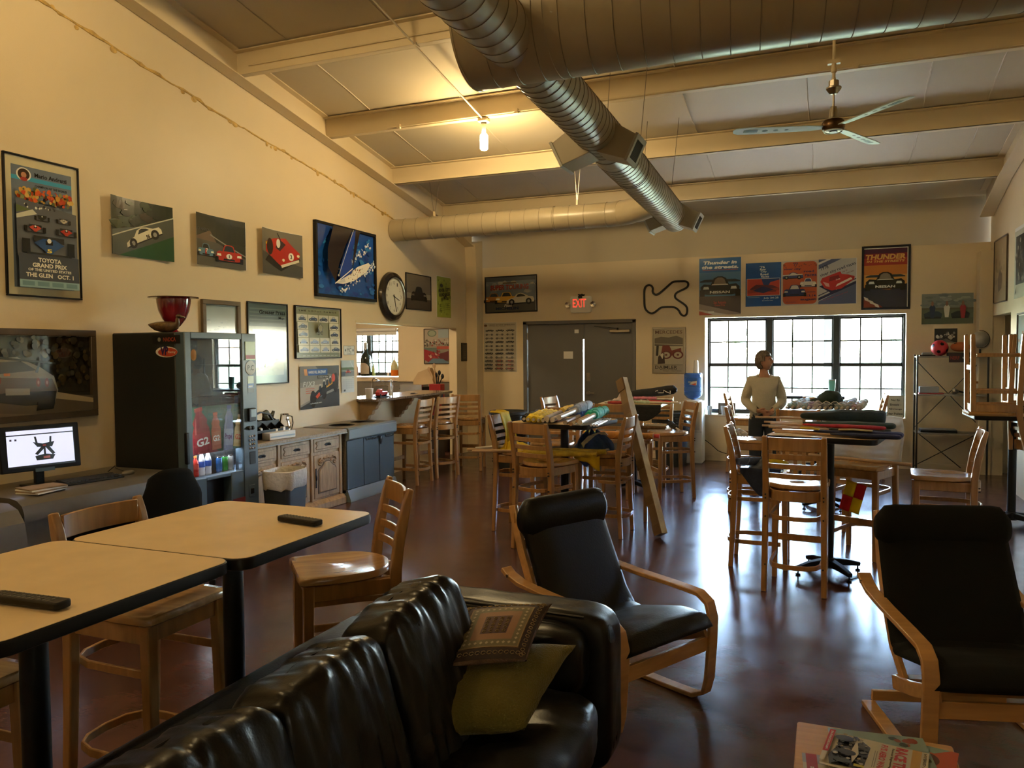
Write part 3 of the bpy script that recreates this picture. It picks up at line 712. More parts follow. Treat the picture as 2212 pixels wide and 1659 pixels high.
for x, y, s, c in ((.42, .56, .18, '#222a26'), (.72, .56, .18, '#b8b0a0'), (.32, .47, .25, '#c04c38'), (.75, .47, .26, '#b83a28'), (.50, .32, .62, '#2b4f86')):
    yy = y*h
    for q in (-1, 1): A.rect(x*w+q*s*w*.5-.05*s, yy-.02*s, x*w+q*s*w*.5+.05*s, yy+.15*s, '#101215')
    A.rect(x*w-s*w*.34, yy+.13*s, x*w+s*w*.34, yy+.20*s, '#23262c'); A.poly([(x*w-s*w*.34, yy+.11*s), (x*w-s*w*.10, yy+.02*s), (x*w-s*w*.06, yy-.03*s), (x*w+s*w*.06, yy-.03*s), (x*w+s*w*.10, yy+.02*s), (x*w+s*w*.34, yy+.11*s), (x*w+s*w*.14, yy+.17*s), (x*w-s*w*.14, yy+.17*s)], c); A.rect(x*w-s*w*.08, yy+.10*s, x*w+s*w*.08, yy+.15*s, '#15171c')
    A.rect(x*w-s*w*.5, yy-.04*s, x*w+s*w*.5, yy-.01*s, '#1a1c20'); A.poly([(x*w+.03*s*cos(a), yy+.15*s+.03*s*sin(a)) for a in [k*.7 for k in range(9)]], '#d8d4c8')
A.text('5', .5, .335, .07, .03, '#e0d060', bold=.04)
A.P([(.085, .30), (.915, .30), (.915, .11), (.085, .11)], '#454a55')
for s_, y, ww, hh in (('TOYOTA', .262, .32, .033), ('GRAND PRIX', .222, .48, .033), ('OF THE UNITED STATES', .187, .60, .020), ('THE GLEN   OCT. 1', .148, .66, .032)): A.text(s_, .5, y, ww, hh, '#e6e2cf', bold=.035)
A.R(.085, .055, .915, .11, '#8fb0b8')
for k in range(4): A.R(.12+k*.2, .068, .28+k*.2, .10, '#6f9098')
picture('framed_poster', 'tall framed grand prix poster with autumn trees, leftmost of the upper row', 'picture', 'L', 3.985, 4.615, 2.15, 3.215, A, True, 'black', .013, .025, glass=True)
# -- three unframed race photographs
w, h = .69, .50; A = Art(w, h, '#27301f', **GL)
A.blotch(0.05, .5, .95, .95, 20, .10, ['#2a3020', '#3a2e20', '#33402a', '#1c2418'], 4, .5); A.P([(0, .28), (1, .58), (1, .70), (0, .42)], '#545a56'); A.P([(0, .0), (1, .0), (1, .40), (.55, .25), (0, .10)], '#1f4024'); A.P([(0, .0), (.2, 0), (1, .45), (1, .80), (0, .31)], '#50564f'); A.line((0, .31), (1, .80), .010, '#c8c6b0'); A.P([(.12, 0), (1, 0), (1, .46), (.6, .24)], '#23502a')
car_side(A, .27*w, .13*h, .62*w, .29*h, '#d9d2b4', rot=radians(24)); A.text('56', .60, .40, .06, .07, '#151515', bold=.04, rot=radians(24))
picture('race_photo', 'unframed photo of a white race car number 56 on a dark green verge', 'picture', 'L', 4.893, 5.585, 2.56, 3.06, A, curl=.04)
w, h = .70, .50; A = Art(w, h, '#2f3228', **GL)
A.P([(0, .55), (.3, .70), (.45, .45), (0, .35)], '#6b5a4c'); A.P([(0, .5), (.45, .48), (1, .22), (1, 0), (0, 0)], '#57544c'); A.R(.42, .5, 1, .88, '#242a20'); A.line((.3, .62), (1, .28), .012, '#8a867c'); A.text('CHAMPION', .16, .70, .28, .06, '#4a4a48')
car_front(A, .20*w, .18*h, .36*w, .25*h, '#5f7f90', stripe='#b03020'); A.text('7', .22, .30, .04, .07, '#efe8d8', bold=.03)
car_front(A, .67*w, .12*h, .52*w, .35*h, '#b8301f'); A.E(.67, .24, .040, .026, '#ece6d4'); A.text('1', .67, .24, .014, .06, '#151515', bold=.03)
picture('race_photo', 'unframed photo of a blue and a red race car side by side', 'picture', 'L', 5.862, 6.572, 2.572, 3.070, A, curl=.035)
w, h = .715, .49; A = Art(w, h, '#6e6a5e', **GL)
A.P([(0, 0), (1, 0), (1, .25), (0, .5)], '#4e4e4a'); A.P([(.08, .3), (.5, .1), (.95, .4), (.9, .5), (.2, .45)], '#1c1a1a')
A.P([(.12, .72), (.10, .50), (.28, .38), (.50, .22), (.92, .44), (.94, .56), (.78, .70), (.62, .86), (.34, .82)], '#b32a1c'); A.P([(.36, .62), (.48, .55), (.62, .72), (.5, .8)], '#3a2020'); A.P([(.5, .24), (.92, .42), (.92, .36), (.52, .18)], '#d8d0b8'); A.P([(.1, .70), (.24, .76), (.25, .71), (.1, .65)], '#d6a82c')
A.E(.74, .46, .045, .045, '#ece6d4'); A.text('3', .74, .46, .04, .10, '#151515', bold=.03)
for x, y in ((.56, .36), (.90, .50)): A.E(x, y, .022, .016, '#e8dcb0')
A.line((.42, .95), (.5, .80), .012, '#222'); A.E(.44, .72, .035, .05, '#e0dcd0'); A.E(.22, .62, .06, .09, '#2a1614')
picture('race_photo', 'unframed photo of a red open race car number 3 seen from above', 'picture', 'L', 6.797, 7.512, 2.572, 3.066, A, curl=.045)
# -- sailing boat
w, h = 1.27, .84; A = Art(w, h, '#1a4f9e', **GL)
A.blotch(0.02, .02, .98, .98, 90, .07, ['#1c5cae', '#174690', '#2a72bd', '#1d3f8c', '#2f80c4'], 5, .5)
A.P([(0, .6), (.25, 1), (0, 1)], '#1f3f86')
R = random.Random(9)
for _ in range(170):
    t_ = R.random(); x = .32+.62*t_; y0 = .20+.50*t_; s_ = R.choice((-1, 1)); y = y0+s_*(.13+R.uniform(-.05, .07)); x -= s_*.03
    A.E(min(x, .98), min(max(y, .03), .97), R.uniform(.006, .022), R.uniform(.006, .02), R.choice(['#dfe8ee', '#c2d6e4', '#8fb4d4', '#eef2f4']), 7)
A.P([(.22, .17), (.42, .30), (.62, .46), (.82, .55), (.86, .52), (.78, .40), (.55, .24), (.36, .17)], '#e8e6dc'); A.P([(.23, .165), (.40, .20), (.38, .26)], '#c8ccd0')
A.blotch(.42, .25, .72, .45, 40, .012, ['#2a2a30', '#4a4450', '#b06a48', '#6a5a70'], 6)
A.P([(.22, .18), (.10, .40), (.10, .65), (.20, 1), (.52, 1), (.40, .75), (.28, .45)], '#1c141c'); A.P([(.30, .22), (.30, .42), (.45, .80), (.56, 1), (.60, 1), (.50, .62), (.50, .35)], '#1b3f96'); A.P([(.50, .35), (.58, 1), (.66, 1), (.56, .6)], '#1a141c')
A.line((.28, .30), (.54, 1), .008, '#c8d2dc'); A.line((.21, .16), (.52, .42), .012, '#e8e8e8')
picture('framed_painting', 'large black-framed blue painting of a yacht under sail', 'picture', 'L', 7.76, 9.10, 2.385, 3.29, A, True, 'black', .035, .045)
# -- sports racer in grey, yellow poster
w, h = .77, .52; A = Art(w, h, '#6c6459', **GL); A.P([(0, 0), (1, 0), (1, .30), (0, .30)], '#4c443c'); A.P([(0, .3), (1, .3), (1, .45), (0, .45)], '#8a8072'); car_front(A, .5*w, .25*h, .62*w, .40*h, '#2c2422', light='#6a625a')
picture('framed_photo', 'small framed grey photo of a dark race car beside the clock', 'picture', 'L', 9.94, 10.72, 2.335, 2.867, A, True, 'black', .012, .02)
w, h = .49, .64; A = Art(w, h, '#9ba43c', .5); A.blotch(.05, .05, .95, .95, 50, .03, ['#848e30', '#a9b24a', '#77822a'], 8)
for k, s_ in enumerate(('RIVER CITY', 'ROAD RACES')): A.text(s_, .5, .68-k*.11, .78, .085, '#1b1d10', bold=.035, rot=.12)
A.E(.28, .78, .05, .03, '#1b1d10'); A.text('JULY 19-20', .5, .45, .55, .09, '#1b1d10', bold=.02, rot=.1); A.blotch(.45, .48, .62, .54, 10, .02, ['#1b1d10'], 3)
for k in range(4): A.text('austin texas road races', .5, .34-k*.05, .7, .025, '#3a4018', rot=.1)
picture('road_race_poster', 'yellow-green road races poster at the far end of the left wall', 'poster', 'L', 10.925, 11.417, 2.26, 2.91, A)
# -- grey-framed picture behind the vending machine, press poster, grid of cars
M['barnwood'] = mat('weathered_grey_wood', (.14, .105, .065), .55, var=.2, vscale=8, stretch=(1, 3, 12))
M['darkwood'] = mat('dark_brown_frame', (.075, .052, .030), .4, var=.25, vscale=6)
w, h = .44, .60; A = Art(w, h, '#9fb0b4', .12, coat=.4); A.blotch(.1, .55, .7, .75, 10, .04, ['#8fa2a8', '#a8b6b8'], 2, .4); A.P([(0, .5), (1, .55), (1, 0), (0, 0)], '#aab8bb')
picture('framed_print', 'pale print in a weathered wood frame, partly behind the vending machine', 'picture', 'L', 5.93, 6.46, 1.55, 2.24, A, True, 'barnwood', .045, .035)
w, h = .635, .86; A = Art(w, h, '#8fa0a0', .10, coat=.45); A.R(0, .72, 1, 1, '#55686c')
for k in range(5): A.R(.04, .93-k*.045, .96, .945-k*.045, '#6b7e80')
A.text('Greaser Press', .62, .90, .68, .05, '#1a2224', bold=.02); A.text('May', .85, .83, .14, .04, '#1a2224')
A.P([(.1, .1), (.9, .1), (.9, .68), (.1, .68)], '#b8c2be'); A.blotch(.15, .15, .85, .6, 25, .05, ['#9fb0a8', '#aab8a0', '#c0c8c4'], 4, .4)  # pale rectangle inked in as the window's reflection
picture('framed_poster', 'framed glossy poster mirroring the window, right of the vending machine', 'poster', 'L', 6.58, 7.245, 1.367, 2.257, A, True, 'black', .013, .02)
w, h = .875, .585; A = Art(w, h, '#7f8468', .25, coat=.5)
A.text('T H E   L O T U S   R A N G E', .5, .94, .86, .03, '#20241c', bold=.02)
cells = [(i, j) for j in range(5) for i in range(4) if not (j in (1, 2) and i in (1, 2)) ]
for i, j in cells:
    x0, y0 = .035+i*.235, .72-j*.155; A.R(x0, y0, x0+.225, y0+.145, '#c6c8b8')
    c = ['#23304a', '#46566c', '#6f8bb4', '#8fa6c6', '#8ba0c0'][j] if i < 3 else '#31466a'
    if (i+j) % 3: car_side(A, (x0+.02)*w, (y0+.03)*h, .185*w, .10*h, c, glass='#a9b6c4', tyre=c)
    else: car_front(A, (x0+.112)*w, (y0+.03)*h, .15*w, .09*h, c, dark=c, glass='#a9b6c4', light='#c6c8b8')
A.P([(.5, .70), (.56, .62), (.54, .53), (.50, .50), (.46, .53), (.44, .62)], '#262a22'); A.P([(.5, .685), (.55, .62), (.53, .54), (.50, .515), (.47, .54), (.45, .62)], '#8c9076'); A.text('50', .5, .50, .12, .09, '#262a22', bold=-.01)
for k in range(9): A.R(.10+k*.09, .03, .16+k*.09, .045, '#a8ac98')
picture('framed_chart', 'framed green chart of small blue cars around a number 50', 'poster', 'L', 7.365, 8.28, 1.64, 2.258, A, True, 'black', .012, .03)
# -- licence plate, calendar, racing poster, big car photo
w, h = .24, .118; A = Art(w, h, '#c9ccc8', .3); 
for q in ((0, 0, 1, .03), (0, .97, 1, 1), (0, 0, .02, 1), (.98, 0, 1, 1)): A.R(*q, '#2a3038')
A.text('MC', .5, .52, .40, .5, '#1a2432', bold=-.01); A.E(.15, .5, .014, .016, '#5a6270'); A.E(.86, .5, .014, .018, '#5a6270'); A.text('LOUISIANA', .5, .12, .4, .10, '#4a5260'); A.text('SPORTS', .5, .88, .3, .08, '#4a5260')
picture('licence_plate', 'white licence plate with MC lettering fixed beside the kitchen opening', 'sign', 'L', 8.352, 8.592, 1.678, 1.796, A)
w, h = .29, .41; A = Art(w, h, '#c4c8c8', .4)
A.R(0, .50, 1, 1, '#7f8c84'); A.R(0, .78, 1, 1, '#9fb0b4'); A.R(0, .70, 1, .78, '#4c6238'); A.R(0, .5, 1, .66, '#6c6c68'); car_front(A, .55*w, .60*h, .42*w, .12*h, '#b23c2c'); A.R(0, .52, .3, .64, '#3a4a5c'); A.line((.7, .98), (.95, .75), .006, '#d0d4d4')
for r_ in range(5):
    for c_ in range(7): A.R(.08+c_*.125, .12+r_*.065, .17+c_*.125, .165+r_*.065, '#b6bcbe')
A.text('10', .86, .46, .08, .035, '#30363a'); A.R(.12, .04, .27, .10, '#40505c')
picture('wall_calendar', 'small wall calendar with a race photo beside the kitchen opening', 'calendar', 'L', 8.279, 8.572, 1.20, 1.61, A, curl=.008)
w, h = .79, .505; A = Art(w, h, '#8c8c86', .18, coat=.5)
A.P([(0, .62), (1, .70), (1, 1), (0, 1)], '#7a7c7c'); A.P([(.5, .86), (1, .74), (1, 1), (.4, 1)], '#4f5456'); A.P([(0, 0), (1, 0), (1, .42), (.45, .24), (0, .05)], '#3a4044'); A.P([(0, .10), (.3, .22), (1, .5), (1, .62), (0, .5)], '#b4aca0')
A.R(.14, .78, .70, .93, '#2b5aa0'); A.P([(.12, .78), (.20, .78), (.18, .93), (.10, .93)], '#e0a878'); A.text('HARRIS HILL RACEWAY', .44, .855, .44, .07, '#dfe6ea', bold=.02); A.R(.44, .70, .72, .77, '#1c2024'); A.text('POWERED BY NEXEN', .58, .735, .25, .035, '#c8ccd0')
A.text('F1X3', .22, .58, .30, .12, '#ccd0cc', shear=.2, bold=.02)
for k in range(3): A.R(.14, .46-k*.05, .36, .475-k*.05, '#c06858')
A.P([(.28, .18), (.30, .30), (.44, .42), (.62, .52), (.80, .66), (.92, .60), (.94, .46), (.80, .42), (.60, .34), (.44, .22)], '#16191c'); A.E(.32, .22, .06, .10, '#0c0d0f'); A.E(.90, .58, .06, .12, '#0c0d0f'); A.E(.60, .36, .05, .08, '#0c0d0f'); A.P([(.66, .46), (.82, .56), (.82, .68), (.66, .58)], '#d09a38'); A.text('PIRELLI', .74, .57, .13, .05, '#7a2018', rot=.35); A.P([(.38, .28), (.48, .38), (.50, .30), (.42, .22)], '#c4482c')
for k, (x, y) in enumerate(((.50, .50), (.60, .60), (.68, .64), (.76, .68))): A.E(x, y, .02, .035, '#c8ccc8'); A.E(x, y-.05, .025, .04, '#2a3440')
A.E(.84, .70, .035, .05, '#c8483a'); A.text('myfastlane.com', .38, .12, .3, .04, '#d0d0c8', rot=.03)
picture('raceway_poster', 'unframed raceway poster of a three-seat racing car above the counter', 'poster', 'L', 7.44, 8.232, 1.046, 1.55, A, curl=.01)
w, h = 1.20, .60; A = Art(w, h, '#3a352c', .08, coat=1.0)
A.R(.0, .25, 1, 1, '#2e2a20'); A.blotch(.35, .3, 1, 1, 120, .035, ['#39321f', '#2a2618', '#4a3f26', '#241f16'], 12); A.P([(0, 0), (1, 0), (1, .20), (.5, .26), (0, .36)], '#5d5343'); A.P([(0, .10), (.6, 0), (0, 0)], '#6b5f4c'); A.P([(.6, .22), (1, .10), (1, .16), (.7, .28)], '#a99a7c'); A.P([(0, .36), (.3, .32), (.3, .98), (0, .98)], '#45412f')
car = lambda P, c: A.P([(.42+(a-.5)*.66, .12+b*.60) for a, b in P], c)
car([(.02,.20),(.0,.55),(.10,.68),(.22,1.0),(.55,1.02),(.78,.80),(.92,.60),(.96,.30),(.92,.0),(.62,.0),(.30,.12)], '#8c877b'); car([(.26,.66),(.30,.92),(.58,.94),(.74,.74)], '#4a4c4c'); car([(.22,.62),(.9,.55),(.95,.28),(.9,.05),(.4,.12),(.22,.25)], '#5b4f47'); car([(.30,.12),(.62,.0),(.92,.0),(.94,.28),(.5,.30),(.30,.26)], '#1e1b18'); car([(.24,.80),(.28,.98),(.30,.98),(.27,.78)], '#14140f'); car([(.26,1.06),(.94,.90),(.94,.86),(.26,1.01)], '#1b1a17'); car([(.72,.70),(.76,.90),(.78,.90),(.75,.68)], '#14140f')
for x, y in ((.28, .56), (.36, .55), (.75, .48), (.84, .47)): A.E(.42+(x-.5)*.66, .12+y*.6, .018, .035, '#7a3a2c'); A.E(.42+(x-.5)*.66, .12+y*.6, .008, .015, '#b08070')
car([(.42,.24),(.42,.38),(.66,.36),(.66,.22)], '#8a8478'); A.R(.36, .50, .40, .535, '#c47038'); car([(.72,-.12),(.74,.06),(.92,.04),(.90,-.10)], '#0c0b0a')
picture('framed_car_photo', 'large dark-framed photo of a silver coupe from behind above the computer', 'picture', 'L', 3.43, 4.71, 1.20, 1.905, A, True, 'darkwood', .05, .05, glass=True)
o = thing('wall_plaque', 'small dark plaque on the wall strip right of the kitchen opening', 'sign', (XL, 11.79, 1.55)); BX('plate', 'black', (0, .012, 0, .225, 0, .31), o, bev=.003)
A = Art(.20, .28, '#1d1a16', .4); 
for k in range(7): A.R(.2, .12+k*.12, .8, .17+k*.12, '#57523f')
A.build('face', o, Matrix.Translation((.0125, .0125, .015)) @ ML)
# -- clock
cl = thing('wall_clock', 'round white-faced wall clock with a dark rim below the duct shadow', 'clock', (XL, 9.53, 2.49))
RR = Matrix.Rotation(pi/2, 4, 'Y')
o = MB().lathe([(.0, 0), (.335, 0), (.345, .02), (.33, .06), (.285, .085), (.262, .07), (.262, .05), (0, .05)], n=48).build('rim', mat('bronze_black_rim', (.022, .017, .013), .22, coat=.5), cl); o.matrix_local = RR
o = MB().lathe([(.262, .07), (.268, .082), (.256, .078), (.252, .055)], n=48, caps=False).build('inner_ring', 'nickel', cl); o.matrix_local = RR
A = Art(.52, .52, '#000000', .4); A.v, A.f, A.fm, A.mats = [], [], [], []; A.E(.5, .5, .255, .255, '#d6d3c2', 40)
for k in range(1, 13): a = pi/2-2*pi*k/12; A.text(str(k), .5+.37*cos(a), .5+.37*sin(a), .09 if k > 9 else .05, .09, '#23211d', bold=-.004)
for k in range(60): a = 2*pi*k/60; A.line((.5+.455*cos(a), .5+.455*sin(a)), (.5+.475*cos(a), .5+.475*sin(a)), .002, '#23211d')
A.build('dial', cl, Matrix.Translation((.052, -.26, -.26)) @ ML)
mb = MB()
for ang, L, wd in ((radians(-20), .15, .012), (radians(-75), .22, .008)): mb.bar((.058, -.03*cos(ang), -.03*sin(ang)), (.058, L*cos(ang), L*sin(ang)), .002, wd, up=(1, 0, 0))
mb.cyl((.055, 0, 0), (.062, 0, 0), .012); mb.build('hands', 'black', cl)
# ---------------- back wall
w, h = .90, .585; A = Art(w, h, '#4d5358', .15, coat=.6); A.P([(0, .0), (1, .0), (1, .88), (0, .88)], '#6d7680'); A.blotch(.0, .55, 1, .85, 24, .07, ['#98998e', '#7f868a', '#a59f8c'], 5, .5); A.P([(0, 0), (1, 0), (1, .30), (0, .34)], '#4b4640')
A.text('SUPER TOURING', .48, .70, .78, .15, '#8e2f22', shear=.1, bold=.04); A.R(.35, .80, .62, .84, '#5a4a3c')
car_front(A, .16*w, .28*h, .40*w, .26*h, '#a56b2c'); car_front(A, .42*w, .24*h, .46*w, .32*h, '#c79a3c'); car_side(A, .42*w, .20*h, .56*w, .36*h, '#bcb5a0', rot=.03)
A.text('Pilot', .45, .17, .16, .08, '#b8ae98', shear=.3); A.text('MICHELIN', .43, .09, .46, .08, '#1b2440', bold=.04)
picture('framed_poster', 'black-framed poster of three touring cars left of the exit sign', 'poster', 'B', -5.40, -4.45, 2.36, 2.98, A, True, 'black', .02, .02, rot=radians(.8))
w, h = .60, .84; A = Art(w, h, '#b3aa98', .6); A.text('NISSAN SKYLINE GENEALOGY', .56, .955, .8, .022, '#2b2620', bold=.02); A.text('the fifty year history', .42, .925, .5, .016, '#5b5448'); A.E(.06, .945, .03, .02, '#6a4a2a')
for j in range(11):
    for i in range(3): car_side(A, (.05+i*.32)*w, (.83-j*.077)*h, .26*w, .045*h, ['#2a2622', '#8f877a', '#a29a8c', '#7c2e22'][(i*3+j*5) % 3 if j < 8 else (3 if i else 0)], glass='#c0b8a8')
for j in range(10): A.R(.04, .815-j*.077, .96, .8175-j*.077, '#7f776a')
picture('car_chart', 'tall white unframed chart of many small cars left of the door', 'poster', 'B', -5.437, -4.832, 1.36, 2.205, A)
w, h = .48, .68; A = Art(w, h, '#9d937f', .3, coat=.3); A.text('MERCEDES', .5, .925, .88, .075, '#5a3a2c', bold=.01); A.P([(.04, .55), (.96, .55), (.96, .78), (.75, .84), (.5, .80), (.25, .82), (.04, .78)], '#5f574c'); A.R(.04, .18, .96, .60, '#a69c86'); A.line((.04, .66), (.96, .63), .004, '#d0c8b4'); A.line((.04, .60), (.96, .57), .004, '#d0c8b4')
A.P([(.25, .42), (.30, .62), (.52, .62), (.60, .50), (.90, .56), (.92, .44), (.60, .38), (.30, .36)], '#6e2c26')
for x in (.42, .80): A.E(x, .40, .085, .065, '#5c241f'); A.E(x, .40, .06, .045, '#a69c86'); A.E(x, .40, .02, .015, '#5c241f')
A.P([(.08, .38), (.10, .62), (.18, .62), (.16, .38)], '#26211f'); A.P([(.14, .19), (.16, .36), (.28, .44), (.36, .44), (.38, .20)], '#342420'); A.P([(.22, .40), (.30, .44), (.34, .42), (.30, .30)], '#c8bfa8')
A.R(.04, .165, .96, .172, '#2b241e'); A.text('DAIMLER', .42, .115, .72, .075, '#2b241e', bold=.01); A.text('Motoren-Gesellschaft', .5, .065, .55, .022, '#2b241e'); A.text('Stuttgart - Untertürkheim', .62, .03, .6, .02, '#2b241e')
picture('framed_poster', 'silver-framed vintage poster of a red touring car right of the door', 'poster', 'B', -2.527, -2.003, 1.343, 2.068, A, True, 'nickel', .02, .02)
def proto(A, cx, y, sc, body='#20282c', name='NISSAN', wing='#2e3a40', lc='#cfd4c8'):
    w, h = A.w, A.h; q = lambda P, c: A.poly([(cx*w+(a-.5)*sc*w, y*h+b*sc*w*.5) for a, b in P], c)
    q([(-.02,.72),(.10,.80),(.90,.80),(1.02,.72),(1.02,.66),(-.02,.66)], wing)
    q([(0,.05),(-.01,.40),(.08,.56),(.26,.52),(.34,.86),(.44,.96),(.56,.96),(.66,.86),(.74,.52),(.92,.56),(1.01,.40),(1,.05),(.8,-.02),(.2,-.02)], body)
    q([(.33,.54),(.38,.80),(.45,.90),(.55,.90),(.62,.80),(.67,.54)], '#7f7464'); q([(.28,.50),(.72,.50),(.70,.55),(.30,.55)], '#d8d6c8')
    q([(.06,.28),(.08,.42),(.20,.42),(.22,.28)], lc); q([(.78,.28),(.80,.42),(.92,.42),(.94,.28)], lc)
    for s_ in (-.03, .90): q([(s_,-.1),(s_,.25),(s_+.13,.25),(s_+.13,-.1)], '#0e1011')
    A.text(name, cx, y+.12*sc*w*.5/h*1.0, .52*sc, .045*sc*1.1, '#dcdcd4', bold=.04)
w, h = .62, .865; A = Art(w, h, '#4f7fa6', .35, coat=.2); A.R(0, .75, 1, 1, '#2c66a4'); A.R(0, 0, 1, .33, '#4a403e'); A.P([(0, .20), (1, .02), (1, 0), (0, 0)], '#8c8078'); A.P([(0, .10), (.7, 0), (0, 0)], '#b8b0a8'); A.P([(0, .07), (.35, 0), (0, 0)], '#a8402c')
A.text('Thunder in', .5, .92, .80, .06, '#e6e8e2', shear=.18, bold=.045); A.text('the streets.', .5, .84, .88, .06, '#e6e8e2', shear=.18, bold=.045); A.R(.08, .785, .92, .795, '#a85a4c'); proto(A, .5, .36, .92); A.text('San Antonio', .5, .22, .3, .05, '#b2453a'); A.text('Grand Prix', .5, .17, .25, .035, '#b2453a'); A.R(.22, .035, .36, .065, '#d0ccc4')
picture('race_poster', 'blue unframed street-race poster with a black race car, leftmost above the window', 'poster', 'B', -1.798, -1.176, 2.243, 3.106, A)
w, h = .508, .65; A = Art(w, h, '#14508c', .45); A.R(.03, .24, .97, .64, '#d0d0c8'); A.R(.045, .25, .955, .63, '#b8402c'); A.P([(.45, .63), (.5, .50), (.62, .44), (.70, .55), (.955, .60), (.955, .63)], '#1d3d72'); A.P([(.12, .40), (.30, .50), (.75, .48), (.92, .42), (.85, .33), (.2, .34)], '#5a2630'); A.P([(.05, .30), (.95, .36), (.95, .42), (.05, .38)], '#8f3428'); A.P([(.2, .36), (.5, .46), (.8, .38), (.5, .30)], '#2a2c50')
for k, s_ in enumerate(("'76", 'River', 'City', 'Road', 'Races')): A.text(s_, .47+k*.02, .90-k*.055, .14+.03*(k > 0)+.05*(k > 2), .05, '#dfe2da', bold=.02)
A.text('July 24-25', .72, .185, .42, .05, '#dfe2da', bold=.02); A.text('San Antonio Texas', .62, .13, .30, .02, '#dfe2da'); A.R(.06, .205, .4, .21, '#9fb0c0')
picture('race_poster', 'blue road races poster with a red panel, second above the window', 'poster', 'B', -1.11, -.602, 2.354, 3.002, A)
w, h = .50, .65; A = Art(w, h, '#b9b0a2', .45); A.poly([(x, y) for x, y in rrect(.015, w-.015, .015, h-.015, .06)], '#b8542e')
A.blotch(.05, .86, .95, .92, 12, .02, ['#8a4630'], 2)
A.text("'77", .38, .925, .14, .07, '#2a2c58', bold=.03); A.text('river city', .30, .81, .46, .055, '#2a2c58', bold=.025); A.text('road', .75, .755, .28, .05, '#2a2c58', bold=.025); A.text('races', .80, .665, .32, .05, '#2a2c58', bold=.025)
car_side(A, .02*w, .60*h, .58*w, .17*h, '#3b4672', glass='#c8c0b4'); A.P([(.02, .66), (.58, .68), (.58, .70), (.02, .69)], '#c8c0b4'); car_front(A, .73*w, .40*h, .46*w, .20*h, '#ccc4b6', dark='#232a50', glass='#3b4672'); car_front(A, .36*w, .20*h, .62*w, .26*h, '#2b3564', dark='#161c3c', glass='#ccc4b6', light='#ccc4b6')
A.text('13-14', .82, .205, .24, .055, '#2a2c58', bold=.02); A.text('august', .74, .115, .44, .06, '#2a2c58', bold=.025); A.R(.7, .28, .93, .29, '#2a2c58'); A.text('S.R. S.C.C.A.', .26, .07, .28, .025, '#2a2c58')
picture('race_poster', 'orange road races poster with three dark blue cars above the window', 'poster', 'B', -.594, -.094, 2.358, 3.007, A)
w, h = .505, .65; A = Art(w, h, '#b3b4b4', .45); A.P([(0, .78), (.62, 1), (0, 1)], '#56607e'); A.P([(0, .88), (.35, 1), (.22, 1), (0, .93)], '#d0d0cc')
A.text('1978', .16, .82, .20, .09, '#20264c', bold=.01, rot=.34); A.text('river city road races', .52, .76, .98, .09, '#20264c', bold=.01, rot=.34); A.text('july 29', .70, .72, .14, .035, '#7c3028', rot=.34); A.text('austin, texas', .84, .70, .2, .03, '#7c3028', rot=.34)
A.P([(0, 0), (0, .06), (1, .46), (1, 0)], '#56607e'); A.P([(0, .08), (0, .14), (1, .50), (1, .44)], '#20264c'); A.P([(0, .18), (0, .20), (1, .56), (1, .54)], '#20264c'); A.P([(.02, .40), (.35, .24), (.62, .40), (.4, .5)], '#20264c')
A.P([(.05, .50), (.16, .36), (.36, .30), (.62, .34), (.95, .54), (.96, .60), (.80, .64), (.62, .66), (.58, .72), (.30, .64), (.10, .58)], '#b32a28'); A.P([(.28, .50), (.58, .56), (.54, .64), (.30, .60)], '#7e1e22'); A.P([(.46, .38), (.90, .54), (.86, .58), (.50, .44)], '#d8c8bc'); A.text('20', .52, .545, .12, .03, '#e0d0c4', rot=.2); A.P([(.12, .50), (.2, .40), (.3, .38), (.28, .46)], '#cfa098'); A.text('river city region scca road races', .45, .17, .7, .025, '#b0403a', rot=.34)
picture('race_poster', 'white road races poster with a red convertible above the window', 'poster', 'B', -.088, .424, 2.36, 3.012, A)
w, h = .555, .83; A = Art(w, h, '#c07438', .2, coat=.5); A.R(0, .86, 1, 1, '#4a2540'); A.R(0, .80, 1, .92, '#7c2a38'); A.R(0, .70, 1, .84, '#a03c34'); A.R(0, .55, 1, .72, '#c47838'); A.R(0, .36, 1, .56, '#d49a4e'); A.P([(0, 0), (1, 0), (1, .40), (.6, .30), (0, .34)], '#2b3040'); A.P([(0, .16), (.38, .04), (.45, 0), (0, 0)], '#8c4438')
for k in range(3): A.P([(.0+k*.12, .19-k*.055), (.10+k*.12, .16-k*.055), (.14+k*.12, .10-k*.055), (.03+k*.12, .13-k*.055)], '#d8ccc0')
A.text('THUNDER', .5, .86, .92, .09, '#d9a25c', shear=.15, bold=.045); A.text('IN THE STREETS', .5, .785, .88, .038, '#d9a25c', shear=.15, bold=.04); proto(A, .5, .32, .88, body='#1a2226')
picture('framed_poster', 'dark-framed sunset street-race poster above the right end of the window', 'poster', 'B', .486, 1.112, 2.261, 3.163, A, True, mat('navy_frame', (.012, .016, .028), .3), .03, .03)
w, h = .63, .42; A = Art(w, h, '#7d8580', .3, coat=.2); A.blotch(.0, .6, 1, .98, 30, .07, ['#8c938e', '#6a7474', '#9aa09a', '#727c7c'], 7, .35); A.R(0, .46, 1, .53, '#5a5a46'); A.R(0, 0, 1, .47, '#5d6650'); A.R(0, 0, 1, .2, '#525a44')
for x, c in ((.22, '#26363f'), (.75, '#1c2629')): A.P([(x-.17, .22), (x-.18, .34), (x-.06, .42), (x+.10, .42), (x+.18, .34), (x+.17, .22)], c); A.R(x-.16, .18, x+.16, .24, '#0e1412')
